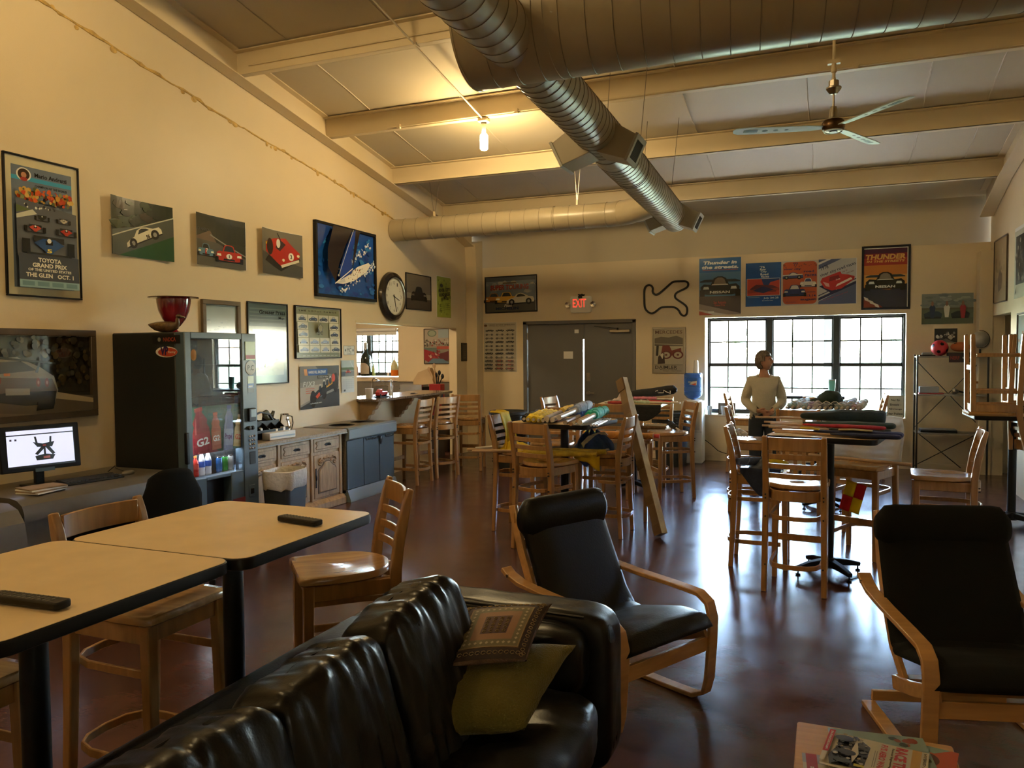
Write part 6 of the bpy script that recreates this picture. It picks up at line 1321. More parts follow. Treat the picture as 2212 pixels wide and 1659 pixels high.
# blue and tan bundle on stool at right of flag table
t = thing('flag_bundle', 'crumpled blue flag with a tan stripe bundled on the right stool seat', 'flag', (-2.0, 6.98, .765))
def bund(u, v):
    a = 2*pi*u; r = .16*(1+.18*sin(3*a+2*v)+.10*sin(7*a)); z = v
    return Vector((r*cos(a)*(1-z**2*.75)*1.05, r*sin(a)*(1-z**2*.75), .015+.17*z*(1+.15*sin(4*a))))
MB().grid(bund, 30, 10).build('cloth', cloth((.025, .075, .24)), t, ang=80)
MB().sweep([(.02, -.17, .02), (-.03, -.155, .10), (.03, -.11, .165), (.09, -.02, .185), (.12, .05, .15)], [.06, .07, .08, .07, .04], .012, side=(1, .5, .2)).build('tan_stripe', M['tan'], t, bev=.004)
for k in range(4): MB().cyl((.0+.035*k, -.22, .015), (.05+.04*k, .08, .03), .014, n=10).build('dowel', 'pole', t)
drape('hanging_flag', 'blue flag corner hanging below the right stool seat', lambda u, v: Vector((-2.10+.20*u, 6.80+.01*sin(8*u), .775-.13*v*(1-abs(2*u-.9)**1.5*.8))), M['blu'], 10, 6)
# second table: dark and pink flags
G2 = 'rolled flags on the table before the door'
def roll_c(x0, y0, x1, y1, rc, col, label, lift=0, rp=.012, frac=.6, pole='pole'): rolled((x0, y0, TZ_+rc+lift), (x1, y1, TZ_+rc+lift), frac, rc, rp, col, label, pole, G2)
roll_c(-1.66, 9.24, -2.15, 9.36, .024, (.55, .18, .28), 'pink rolled flag with a white pole before the door', .03, .014); roll_c(-1.64, 9.18, -2.12, 9.27, .022, (.50, .42, .45), 'pale lilac rolled flag before the door', .0, .014, .4); roll_c(-1.64, 9.12, -2.1, 9.20, .020, (.42, .55, .50), 'pale mint rolled flag before the door', .0, .013, .4)
roll_c(-1.55, 9.10, -2.1, 9.25, .022, (.45, .02, .03), 'red rolled flag before the door', .0, .012, .8); roll_c(-1.6, 9.2, -2.2, 9.35, .024, (.02, .02, .02), 'black and tan rolled flag before the door', .0, .012, .9)
roll_c(-2.44, 9.05, -2.1, 9.2, .022, (.30, .33, .24), 'sage rolled flag at the left of the table before the door', 0, .011, .9); roll_c(-2.42, 9.00, -2.12, 9.06, .018, (.45, .06, .06), 'thin red patterned rolled flag at the left of the table before the door', 0, .01, .9)
t = thing('crumpled_flag', 'white and red crumpled flag on the table before the door', 'flag', (-2.25, 9.15, TZ_+.03)); MB().grid(lambda u, v: Vector(((u-.5)*.22, (v-.5)*.2, .01+.07*sin(pi*u)*sin(pi*v)*(1+.5*sin(12*u+5*v)))), 16, 12).build('cloth', cloth((.50, .42, .42), .4), t, ang=80)
t = thing('black_bag', 'long black cloth bundle with white cords on the table before the door', 'bag', (-2.0, 9.5, TZ_+.06))
MB().tube([(-.32, .0, .02), (-.15, 0, .035), (.05, .0, .06), (.22, .02, .085), (.30, .02, .095), (.34, .02, .09)], [.03, .055, .055, .06, .055, .02], 14).build('bundle', 'blkcloth', t)
mb = MB(); q = random.Random(8); mb.tube([(.08+.03*i+.02*sin(i*2.5), -.05+.01*cos(i*3), .07+.02*sin(i*1.9)) for i in range(8)], .006, 6); mb.tube([(-.28+.02*i, -.04, .05+.04*sin(i*.9)) for i in range(6)], .006, 6); mb.build('cord', 'white', t)
drape('hanging_flag', 'black flag sagging below the edge of the table before the door', lambda u, v: Vector((-2.10+.34*u, 9.02-.015*sin(pi*u), 1.066-.19*v*sin(pi*min(1, .25+u*.62)))), M['blkcloth'], 14, 8)
# rolled umbrella-like flag on stool C3
rolled((-1.52, 8.90, .79), (-1.72, 9.22, .86), .72, .035, .010, (.015, .016, .018), 'black rolled flag with a small red patch on a stool seat before the water cooler', 'pole')
# long flags on the window-side table
G3 = 'long furled flags on the black column table'
def furl(p0, p1, f0, rw, rh, col, label, pole='polew', tail=None):
    p0 = Vector(p0); p1 = Vector(p1); d = p1-p0; t = thing('furled_flag', label, 'flag', p0, group=G3)
    MB().cyl((0, 0, 0), d*.98, .009, n=10).build('dowel', pole, t)
    pts = []; W = []; H = []; q = random.Random(len(label)*7)
    for i in range(12):
        k = f0+(1-f0)*i/11; pts.append(d*k+Vector((0, .006*q.uniform(-1, 1), rh*.15))); W.append(rw*(.35+.65*min(1, i/4))*q.uniform(.9, 1.1)); H.append(rh*(.4+.6*min(1, i/6))*q.uniform(.85, 1.15))
    o = MB().sweep(pts, W, H, side=d.cross(Vector((0, 0, 1)))).build('cloth', cloth(col), t, ang=80); o.modifiers.new('s', 'SUBSURF').render_levels = 2; return t
z0 = TZ_+.022
furl((-.44, 6.48, z0+.035), (.50, 6.35, z0+.03), .30, .14, .05, (.02, .045, .025), 'dark green furled flag at the back of the column table')
furl((-.52, 6.63, z0+.06), (.45, 6.59, z0+.065), .35, .16, .12, (.010, .022, .018), 'thick black-green furled flag bulging at the right of the column table')
furl((-.38, 6.31, z0+.04), (.42, 6.13, z0+.035), .28, .10, .035, (.42, .015, .02), 'red furled flag in the middle of the column table')
furl((-.36, 6.21, z0), (.52, 5.99, z0+.002), .32, .12, .045, (.012, .02, .075), 'navy furled flag with yellow patches at the front of the column table')
furl((-.34, 6.13, z0-.005), (.50, 5.92, z0-.005), .45, .08, .035, (.014, .022, .07), 'second navy furled flag at the front edge of the column table')
furl((-.40, 6.39, z0+.005), (.46, 6.27, z0), .5, .10, .04, (.04, .05, .03), 'olive furled flag under the red one')
furl((-.46, 6.55, z0), (.40, 6.43, z0), .55, .10, .04, (.025, .03, .03), 'charcoal furled flag under the dark green one')
t = thing('yellow_patch_flag', 'pale yellow cloth strip lying on the navy flags', 'flag', (0, 0, 0)); mb = MB(); mb.sweep([(.10, 6.07, z0+.030), (.20, 6.04, z0+.036), (.32, 6.02, z0+.030)], .07, .006, side=(.1, 1, 0)); mb.build('cloth', M['tan'], t)
t = thing('yellow_patch_flag', 'small mustard cloth patch at the left end of the navy flags', 'flag', (0, 0, 0)); mb = MB(); mb.sweep([(-.16, 6.13, z0+.028), (-.08, 6.11, z0+.032), (-.03, 6.10, z0+.024)], .07, .006, side=(.1, 1, 0)); mb.build('cloth', M['yel'], t)
# navy flag on stool D2
rolled((-.38, 6.62, .80), (-.62, 6.28, .83), .78, .035, .012, (.10, .14, .26), 'grey-blue rolled flag on the left stool seat by the column table', 'polew')
t = thing('crumpled_flag', 'crumpled blue-grey flag on the left stool seat by the column table', 'flag', (-.42, 6.42, .765)); MB().grid(lambda u, v: Vector(((u-.5)*.26, (v-.5)*.24, .008+.05*sin(pi*u)*sin(pi*v)*(1+.5*sin(12*u+6*v)))), 16, 14).build('cloth', cloth((.09, .11, .17), .5), t, ang=80)
t = thing('crumpled_flag', 'mustard crumpled flag on the left stool seat by the column table', 'flag', (-.36, 6.56, .79)); MB().grid(lambda u, v: Vector(((u-.5)*.20, (v-.5)*.12, .008+.04*sin(pi*u)*sin(pi*v)*(1+.4*sin(14*u)))), 12, 8).build('cloth', M['yel'], t, ang=80)
drape('hanging_flag', 'navy flag corner hanging below the left stool seat by the column table', lambda u, v: Vector((-.60+.30*u, 6.225+.012*sin(9*u), .79-.22*v*(1-abs(2*u-1.1)**1.3*.75))), cloth((.012, .022, .06)), 12, 8)
# red and yellow flag hanging under the column table
t = thing('hanging_flag', 'red and yellow checked flag hanging below the column table', 'flag', (.20, 6.86, 0))
for i in range(2):
    for j in range(2):
        fn = lambda u, v, i=i, j=j: Vector((-.02+.075*(i+u)-.03*(j+v), .05*(i+u)+.01*sin(6*(i+u)), .64-.12*(j+v)-.03*(i+u)))
        o = MB().grid(fn, 5, 5).build('red_square' if (i+j) % 2 else 'yellow_square', M['redc'] if (i+j) % 2 else M['yel'], t); o.modifiers.new('s', 'SOLIDIFY').thickness = .004
drape('hanging_flag', 'small red and white flag corner showing left of the black column', lambda u, v: Vector((-.06+.08*u, 6.72, 1.02-.16*v+.05*u)), M['redc'], 6, 6)
# white flag over the back of stool D3
def wf(u, v):
    x = -.02+.62*u; y0 = 7.28-.276*(u-.35)
    if v < .12: return Vector((x, y0+.06-.08*v/.12, 1.125+.012*sin(9*u)))
    k = (v-.12)/.88; return Vector((x+.01*sin(5*k), y0-.045-.02*k+.012*sin(14*u+3*k), 1.12-.35*k))
t, o = drape('draped_flag', 'large white flag hung over a stool back with a wooden rod along its bottom', wf, M['wht'], 20, 12)
MB().cyl((-.12, 7.36, .765), (.66, 6.98, .765), .015, n=12).build('rod', 'polew', t)
# two white rolls on stool EL
for k in range(2): rolled((-.80+.06*k, 8.44, .80), (-.92+.06*k, 8.74, .825), .72, .032, .010, (.70, .68, .66), ('left', 'right')[k]+' white rolled flag on the stool seat below the person', 'pole', 'white rolled flags on a stool')
# small flags on table E
G4 = 'small rolled flags in a row before the window'
cols = [(.30, .42, .40), (.25, .36, .36), (.35, .38, .38), (.28, .40, .42), (.30, .22, .36), (.40, .38, .42), (.12, .12, .16), (.20, .22, .26), (.02, .03, .03), (.22, .30, .34), (.35, .40, .42), (.28, .34, .40), (.45, .30, .34), (.45, .45, .44)]
nm = ['pale teal', 'muted green', 'grey', 'blue-green', 'violet', 'lilac-grey', 'dark plum', 'slate', 'black', 'steel blue', 'light grey', 'pale blue', 'dusty pink', 'white']
for i, c in enumerate(cols):
    x = -.34+.68*i/13
    rolled((x-.02, 8.56, TZ_+.028), (x+.07, 9.10, TZ_+.055+.016*(i % 3)), .86, .032+.006*(i % 2), .013, c, '%s rolled flag on the table before the window, %s' % (nm[i], ('at its left end' if i < 4 else 'left of the middle' if i < 7 else 'right of the middle' if i < 10 else 'at its right end')), 'pole', G4)
t = thing('dark_bag', 'dark green draped bundle standing up in the middle of the small flags', 'bag', (.06, 8.86, TZ_+.045)); mb = MB(); mb.ell((0, 0, .06), (.13, .10, .09), 18, 10); mb.ell((-.10, .02, .02), (.10, .08, .05), 14, 8); o = mb.build('cloth', cloth((.012, .03, .024)), t, ang=80)
for v in o.data.vertices: v.co *= 1+.12*noise.noise(v.co*14)
for k in range(6): x = -.36+.1*k; MB().tube([(x+.03*i, -.20+.012*sin(i*2), .03+.02*sin(i*1.4+k)) for i in range(7)], .004, 5).build('cord', 'paper', t)
drape('hanging_flag', 'dark green flag hanging below the table of small flags', lambda u, v: Vector((-.06+.20*u, 8.58+.012*sin(8*u), 1.06-.36*v*(1-.35*abs(2*u-1)))), cloth((.012, .03, .024)), 10, 8)
# leaning carton
cb_ = thing('long_carton', 'long narrow taped carton leaning against the second flag table', 'carton', (0, 0, 0))
a = Vector((-1.375, 6.97, .03)); b = Vector((-1.80, 7.95, 1.43))
# keeps its foot at the photographed spot and leans back and left
a = Vector((-1.36, 6.98, .035)); b = Vector((-1.86, 7.55, 1.42)); dd = (b-a).normalized(); sd = Vector((.80, -.60, 0)); sd = (sd-dd*sd.dot(dd)).normalized(); nn = dd.cross(sd)
L = (b-a).length
def crt(s): return a+dd*(L*s)
mb = MB(); q = random.Random(1); rg = []
for i in range(15):
    s = i/14; c = crt(s)+sd*q.uniform(-.003, .003); wA, wB = .050*(1 if i < 13 else .8), .036*(1 if i < 13 else .75)
    rg.append([c-sd*wA-nn*wB, c+sd*wA-nn*wB, c+sd*wA+nn*wB, c-sd*wA+nn*wB])
mb.ring(rg); ct = mb.build('carton', 'cardboard', cb_, bev=.003)
mb = MB(); rg = []
for i in range(15):
    s = i/14; c = crt(s)+sd*.0515; k = .034*(1 if i < 13 else .75); rg.append([c-nn*k, c+nn*k, c+nn*k+sd*.002, c-nn*k+sd*.002])
mb.ring(rg); mb.build('white_side', 'cardwhite', cb_)
for s0, s1 in ((.0, .06), (.18, .23), (.40, .46), (.60, .67), (.76, .83), (.92, 1.0)):
    mb = MB(); mb.ring([[crt(s)-sd*.0525*(1)-nn*.0385, crt(s)+sd*.045-nn*.0385, crt(s)+sd*.045+nn*.0385, crt(s)-sd*.0525+nn*.0385] for s in (s0, s1)]); mb.build('tape', 'tape', ct)
# ================================================================== LOUNGE CHAIRS, SOFA, MAGAZINES
def poang(loc, deg, label, cush, hw=.30):
    t = thing('lounge_chair', label, 'armchair', loc, rot=radians(deg))
    for sx in (-1, 1):
        x = sx*.315
        # bent side frame: skid on floor, front post, arm, back end
        pts = [(x, -.34, .012), (x, .10, .012), (x, .27, .016), (x, .335, .05), (x, .355, .12), (x, .37, .30), (x, .375, .42), (x, .355, .49), (x, .30, .525), (x, .15, .535), (x, -.10, .545), (x, -.30, .56), (x, -.38, .585), (x, -.42, .61)]
        MB().sweep(pts, .062, .022, side=(1, 0, 0)).build('arm_frame', 'wood_l', t, bev=.004, seg=2)
        MB().sweep([(x-sx*.035, .36, .36), (x-sx*.035, .1, .27), (x-sx*.035, -.10, .215)], .022, .06, side=(1, 0, 0)).build('seat_rail', 'wood_l', t, bev=.003)
        # back stile, curved
        MB().sweep([(x-sx*.05, -.02, .25), (x-sx*.05, -.17, .36), (x-sx*.05, -.27, .52), (x-sx*.05, -.35, .70), (x-sx*.06, -.41, .84), (x-sx*.06, -.43, .92)], .022, .05, side=(1, 0, 0)).build('back_stile', 'wood_l', t, bev=.003)
        MB().cyl((x+sx*.024, -.37, .585), (x+sx*.034, -.37, .585), .009, n=10).build('bolt', 'chrome', t)
    BX('front_rail', 'wood_l', (-.305, .305, .345, .365, .265, .335), t, bev=.003); BX('rear_rail', 'wood_l', (-.30, .30, -.345, -.325, .025, .075), t, bev=.003)
    for i, (y, z) in enumerate(((.22, .315), (.08, .275), (-.06, .25))): BX('seat_slat', 'wood_l', (-.28, .28, y-.025, y+.025, z-.006, z+.006), t)
    for i, (y, z) in enumerate(((-.23, .45), (-.30, .60), (-.36, .73), (-.40, .86))): BX('back_slat', 'wood_l', (-.27, .27, y-.012, y-.002, z-.025, z+.025), t)
    # one-piece cushion following the seat and back
    P = [(.385, .385), (.36, .425), (.25, .43), (.10, .395), (-.03, .365), (-.10, .385), (-.155, .46), (-.22, .60), (-.28, .73), (-.33, .85), (-.35, .91)]
    def cl(u, v, off):
        k = v*(len(P)-1); i = min(int(k), len(P)-2); f = k-i; a, b = P[i], P[i+1]; y = a[0]+(b[0]-a[0])*f; z = a[1]+(b[1]-a[1])*f
        ty, tz = b[0]-a[0], b[1]-a[1]; l = sqrt(ty*ty+tz*tz); ny, nz = tz/l, -ty/l
        if nz < 0 and i < 4: ny, nz = -ny, -nz
        ny, nz = (-tz/l, ty/l); 
        w = hw*(1.02 if v < .45 else 1.0-.10*(v-.45)); puff = .018*sin(pi*u)**.5 if 0 < u < 1 else 0
        edge = (1-abs(2*u-1)**6)
        d = off*edge+(0)
        return Vector(((u-.5)*2*w, y-ny*d, z-nz*d))
    mb = MB(); nu, nv = 18, 30
    mb.grid(lambda u, v: cl(u, v, .045)+Vector((0, 0, .004*noise.noise(Vector((u*6, v*9, 0))))), nu, nv); mb.grid(lambda u, v: cl(u, v, -.030), nu, nv)
    o = mb.build('cushion', cush, t, ang=80, norm=False)
    bm = bmesh.new(); bm.from_mesh(o.data); bmesh.ops.remove_doubles(bm, verts=bm.verts, dist=.003)
    bmesh.ops.holes_fill(bm, edges=[e for e in bm.edges if e.is_boundary], sides=0); bmesh.ops.recalc_face_normals(bm, faces=bm.faces); bm.to_mesh(o.data); bm.free()
    # headrest roll
    mb = MB(); n = 12; rings = []
    for i in range(15):
        x = -hw*.98+2*hw*.98*i/14; e = min(1, (min(i, 14-i)+.35)/1.5)**.5; rings.append([Vector((x, -.315+.065*e*cos(a)-.01, .862+.108*e*sin(a))) for a in [2*pi*k/20 for k in range(20)]])
    h = mb.ring(rings).build('headrest', cush, t, ang=80); h.rotation_euler = (0, 0, 0)
    return t
M['leather_chair'] = mat('worn_black_leather', (.006, .006, .0056), .42, bump=.12, bscale=120, spec=.3)
poang((-.965, 3.667, 0), -118.6, 'black leather lounge chair with bent wood arms in the middle of the room', 'leather_chair')
poang((.60, 3.78, 0), -165, 'black fabric lounge chair with bent wood arms at the right', 'fabric_blk')
# ---- sofa -------------------------------------------------------------------
sf = thing('sofa', 'black leather sofa with loose back cushions in the foreground', 'sofa', (0, 0, 0))
def wr(p, s, seed=0): return noise.noise(Vector((p[0]*s+seed, p[1]*s, p[2]*s)))
def wrinkle(o, amt, sc, seed, stretch=(1, 1, 1)):
    for v in o.data.vertices:
        q = Vector((v.co.x*stretch[0], v.co.y*stretch[1], v.co.z*stretch[2]))*sc+Vector((seed, seed*2, 0))
        n1 = 1-abs(noise.noise(q)); n2 = noise.noise(q*2.1); v.co += v.normal*(amt*(n1*n1-.5)+amt*.4*n2)
def softbox(name, x0, x1, y0, y1, z0, z1, r, parent, m='leather', n=14, amt=.004, sc=6, seed=0, stretch=(1, 1, 1), power=5, rot=None, ce=None):
    """rounded pillow-like box built from a subdivided cube pushed to a superellipsoid"""
    bm = bmesh.new(); bmesh.ops.create_cube(bm, size=2); bmesh.ops.subdivide_edges(bm, edges=bm.edges[:], cuts=n, use_grid_fill=True)
    c = Vector(((x0+x1)/2, (y0+y1)/2, (z0+z1)/2)); h = Vector(((x1-x0)/2, (y1-y0)/2, (z1-z0)/2))
    for v in bm.verts:
        p = v.co.copy(); k = (abs(p.x)**power+abs(p.y)**power+abs(p.z)**power)**(1/power); p = p/k*max(abs(p.x), abs(p.y), abs(p.z)) if k else p
        v.co = Vector((p.x*h.x, p.y*h.y, p.z*h.z))
    me = bpy.data.meshes.new(name); bm.normal_update(); bm.to_mesh(me); bm.free(); me.materials.append(M[m] if isinstance(m, str) else m)
    me.polygons.foreach_set('use_smooth', [True]*len(me.polygons))
    o = bpy.data.objects.new(name, me); C.objects.link(o); o.parent = parent
    if amt: wrinkle(o, amt, sc, seed, stretch)
    o.matrix_local = Matrix.Translation(ce or c) @ (rot or Matrix())
    return o
SY1 = 3.02
softbox('base', -1.52, -.80, .45, SY1-.10, .06, .36, .03, sf, power=10, amt=.002)
softbox('back_frame', -1.60, -1.38, .45, SY1-.02, .10, .76, .05, sf, power=7, amt=.004, sc=5, n=18)
softbox('arm', -1.58, -.74, SY1-.22, SY1, .08, .70, .05, sf, power=8, amt=.005, sc=7, seed=3, n=18)
softbox('arm_pad', -1.40, -.82, SY1-.36, SY1-.17, .40, .665, .05, sf, power=5, amt=.008, sc=7, seed=5, n=16)
# seams
mb = MB(); mb.tube([(-1.54, SY1-.205, .69), (-1.2, SY1-.215, .695), (-.84, SY1-.215, .69)], .004, 6); mb.build('piping', 'leather', sf)
for k, (yc, zt, xo, wz) in enumerate(((2.17, .935, .05, .50), (1.68, .90, .045, .48), (1.22, .90, .045, .48), (.77, .90, .045, .46))):
    R_ = Matrix.Rotation(radians(-14), 4, 'Y') @ Matrix.Rotation(radians((4, 2, -2, 0)[k]), 4, 'X')
    o = softbox('back_cushion', -.115, .115, -wz/2, wz/2, -.30, .30, .1, sf, power=5.5, amt=.013, sc=5.6, seed=11+k*3, stretch=(.7, 3.4, .75), n=42, rot=R_, ce=Vector((-1.24+xo, yc, zt-.30)))
    mb = MB(); pts = [(.0+.015*sin(i), -wz/2*.86+wz*.86*i/10, .297-.028*abs(2*i/10-1)**3) for i in range(11)]
    p = mb.tube(pts, .004, 6).build('seam', 'leather', o)
    for yy, ll in ((2.64, 0),): pass
for k, yc in enumerate((2.30, 1.55, .85)):
    softbox('seat_cushion', -1.16, -.70, yc-.36, yc+.36, .30, .49, .05, sf, power=4.5, amt=.012, sc=6, seed=31+k, n=24)
for x in (-1.5, -.85):
    for y in (.6, 2.85): MB().cyl((x, y, 0), (x, y, .08), .03, .035, 12).build('foot', 'foot', sf)
# green pillow and patterned pillow
M['green'] = mat('olive_green_weave', (.125, .105, .014), .8, bump=.6, bscale=160, var=.12, vscale=5, sheen=.15)
def pillow(name, label, cr, d, m, n=26, seed=1, amt=.006):
    """cr: its four corners (bottom left, bottom right, top left, top right)"""
    t = thing(name, label, 'cushion', (0, 0, 0)); BL_, BR_, TL_, TR_ = [Vector(c) for c in cr]
    nz = (BR_-BL_).cross(TL_-BL_).normalized()
    def pf(u, v, s):
        x, y = 2*u-1, 2*v-1; pin = 1-.07*(1-abs(x)**2)*abs(y)**3; piy = 1-.07*(1-abs(y)**2)*abs(x)**3
        th = max(0, (1-abs(x)**2.4)*(1-abs(y)**2.4))**.55; u = .5+x*piy/2; v = .5+y*pin/2
        return BL_*(1-u)*(1-v)+BR_*u*(1-v)+TL_*(1-u)*v+TR_*u*v+nz*(s*d/2*th)
    mb = MB(); mb.grid(lambda u, v: pf(u, v, 1), n, n); mb.grid(lambda u, v: pf(u, v, -1), n, n)
    o = mb.build('cover', m, t, ang=85)
    bm = bmesh.new(); bm.from_mesh(o.data); bmesh.ops.remove_doubles(bm, verts=bm.verts, dist=.0005); bmesh.ops.recalc_face_normals(bm, faces=bm.faces); bm.to_mesh(o.data); bm.free()
    if amt: wrinkle(o, amt, 8, seed)
    return t, o, pf, nz
def basis(x, y): x = Vector(x).normalized(); z = x.cross(Vector(y)).normalized(); y = z.cross(x); return Matrix((x, y, z)).transposed().to_4x4()
gp, go, _, _ = pillow('green_pillow', 'plain olive green cushion lying on the sofa seat', ((-1.18, 2.02, .53), (-.85, 2.20, .53), (-1.20, 2.42, .66), (-.80, 2.58, .67)), .15, 'green', seed=3)
M['pat'] = mat('embroidered_brown', (.14, .085, .055), .6, bump=.5, bscale=200, var=.2, vscale=60)
pp, po, pf, PN = pillow('patterned_pillow', 'brown embroidered cushion with bordered squares on top of the green one', ((-1.125, 2.165, .70), (-.885, 2.31, .70), (-1.205, 2.51, .775), (-.895, 2.60, .80)), .07, 'pat', seed=0, amt=0)
# its woven pattern follows the puffed face as thin stitched pieces
def patch(pts, col, lift, nm='pattern'):
    mb = MB(); return pts
cols_ = {'b': mat('stitch_dark', (.035, .022, .022), .6), 'g': mat('stitch_gold', (.25, .18, .09), .55), 'c': mat('stitch_cream', (.42, .36, .25), .6), 'o': mat('stitch_olive', (.16, .14, .085), .6), 't': mat('stitch_terracotta', (.26, .14, .08), .6), 'p': mat('stitch_plum', (.07, .035, .04), .6)}
def onface(u, v, l): return pf(u, v, 1)+PN*l
def ringpatch(a, b, col, l, nm):
    mb = MB()
    for (u0, u1, v0, v1) in ((a, 1-a, a, b), (a, 1-a, 1-b, 1-a), (a, b, b, 1-b), (1-b, 1-a, b, 1-b)):
        mb.grid(lambda u, v: onface(u0+(u1-u0)*u, v0+(v1-v0)*v, l), max(2, int((u1-u0)*24)), max(2, int((v1-v0)*24)))
    o = mb.build(nm, cols_[col], pp, ang=85)
ringpatch(.015, .14, 'b', .0015, 'border_band'); ringpatch(.15, .165, 'g', .002, 'border_line'); ringpatch(.165, .26, 'o', .0015, 'border_band'); ringpatch(.26, .35, 't', .0015, 'border_band')
mb = MB(); mb.grid(lambda u, v: onface(.35+.30*u, .35+.30*v, .0015), 8, 8); o = mb.build('centre_panel', cols_['p'], pp, ang=85)
def motifs(lst, r, col, l, nm, sq=False):
    mb = MB()
    for u, v in lst: 
        if sq: mb.tube([onface(u+r*cos(a), v+r*sin(a)*.8, l) for a in [.2+k*5.5/5 for k in range(6)]], .0016, 4)
        else: mb.add([onface(u+r*cos(a), v+r*sin(a), l) for a in (0, pi/2, pi, 1.5*pi)], [(0, 1, 2, 3)])
    o = mb.build(nm, cols_[col], pp, smooth=False, norm=False); o['kind'] = 'stuff'
R_ = [i/9 for i in range(10)]
motifs([(.21, .21+.58*k) for k in R_]+[(.79, .21+.58*k) for k in R_]+[(.21+.58*k, .21) for k in R_[1:-1]]+[(.21+.58*k, .79) for k in R_[1:-1]], .020, 'c', .003, 'diamond_motif')
motifs([(.39+.075*i, .385+.055*j) for i in range(4) for j in range(5)], .020, 'g', .003, 'scroll_motif', True)
motifs([(.08, .06+.88*k/13) for k in range(14)]+[(.92, .06+.88*k/13) for k in range(14)]+[(.06+.88*k/13, .08) for k in range(14)]+[(.06+.88*k/13, .92) for k in range(14)], .026, 'g', .003, 'scroll_motif', True)
# ---- magazine table ----------------------------------------------------------
mt = thing('side_table', 'low birch side table at the bottom right carrying magazines', 'table', (0, 0, 0))
TZm = .45; MTx0, MTx1, MTy0, MTy1 = -.075, .385, 2.10, 2.74
MB().prism(rrect(MTx0, MTx1, MTy0, MTy1, .01, 3), TZm-.03, TZm).build('tabletop', 'wood_l', mt, bev=.003)
for x in (MTx0+.04, MTx1-.04):
    for y in (MTy0+.04, MTy1-.04): BX('leg', 'wood_l', (x-.02, x+.02, y-.02, y+.02, 0, TZm-.03), mt, bev=.003)
def magazine(x, y, z, deg, w, h, label, art, th=.006):
    t = thing('magazine', label, 'magazine', (x, y, z), rot=radians(deg), group='magazines on the side table')
    BX('pages', 'paper', (-w/2+.001, w/2-.001, -h/2+.001, h/2-.001, 0, th), t); art.build('cover', t, Matrix.Translation((-w/2, -h/2, th+.0004)))
MW, MH = .21, .28
Z0 = TZm+.0005
A = Art(MW, MH, '#7c1c18', .3); A.R(.1, .1, .5, .9, '#8c2a20'); magazine(.21, 2.42, Z0, 70, MW, MH, 'red magazine at the bottom of the pile', A)
A = Art(MW, MH, '#b0a890', .3); A.R(0, .8, 1, 1, '#8c9098'); A.P([(.05, .0), (.2, 0), (.2, 1), (.05, 1)], '#9c2c24'); A.text('Race Engine', .12, .5, .6, .08, '#d8d0c0', rot=pi/2); magazine(.06, 2.38, Z0, 4, MW, MH, 'magazine with a red spine strip at the left of the pile', A)
A = Art(MW, MH, '#a8a084', .35, step=.0001); A.R(.12, .2, .88, .78, '#23262c'); A.text('VINTAGE SPORTS CAR', .5, .72, .6, .03, '#c8c4b4', bold=.02); A.E(.5, .45, .05, .03, '#8c8c84'); A.E(.2, .88, .02, .015, '#4c4438'); A.E(.45, .88, .03, .015, '#3a342c'); magazine(.14, 2.40, Z0+.0068, 12, MW, MH, 'tan magazine with a dark picture below the top one', A)
A = Art(MW, MH, '#b0563c', .3, step=.0001); A.P([(.3, .9), (.6, 1), (.9, 1), (.7, .85)], '#7c9490'); A.E(.6, .68, .04, .045, '#5c3a34'); A.text('SPORT', .55, .42, .3, .09, '#c8a890', bold=.03); magazine(.26, 2.55, Z0+.0068, -12, MW, MH, 'orange magazine showing at the right of the pile', A)
A = Art(MW, MH, '#7f9490', .3, step=.0001); A.blotch(.1, .6, .9, .95, 12, .02, ['#3c4a48', '#a8b4ac', '#8c4c3c'], 3); magazine(.17, 2.595, Z0+.0136, -84, MW, MH, 'grey-green magazine peeping from behind the top one', A)
A = Art(MW, MH, '#b3ab94', .22, coat=.5, step=.0001)
A.R(.0, .84, 1, .93, '#b08a30'); A.text('HYBRID POWER', .45, .965, .8, .03, '#2a2a2c', bold=.02); A.P([(.78, .76), (1, .80), (1, .96), (.82, .94)], '#26302e')
A.text('RACE TECH', .48, .74, .88, .12, '#a8242a', bold=.05); A.text('Racecar Engineering', .42, .655, .62, .03, '#33302c', bold=.02); A.text("F1'S AERO WAR", .45, .57, .78, .07, '#a8242a', bold=.04); A.R(.3, .51, .8, .515, '#55504a'); A.R(.3, .49, .8, .495, '#55504a')
A.P([(.0, .28), (.25, .44), (.95, .42), (1, .10), (.75, .06), (.4, .12), (.1, .10)], '#3b3e44'); A.blotch(.05, .10, .95, .42, 70, .010, ['#17181a', '#8c8674', '#23262c', '#5c5a52', '#0f1012', '#a09880'], 14); A.P([(.15, .30), (.60, .35), (.9, .31), (.55, .27)], '#a8a08c'); A.E(.20, .17, .020, .026, '#101113'); A.E(.62, .24, .018, .024, '#101113'); A.E(.88, .21, .014, .024, '#101113'); A.R(.90, .33, .97, .43, '#a8a03c')
A.R(0, .0, .72, .06, '#a8242a'); A.text('SPA-FRANCORCHAMPS', .36, .03, .62, .025, '#c8bca8', bold=.02); A.R(.74, 0, 1, .05, '#c8c0a8')
magazine(.15, 2.52, Z0+.0204, -99, MW, MH, 'motor racing magazine with red block lettering on top of the pile', A)
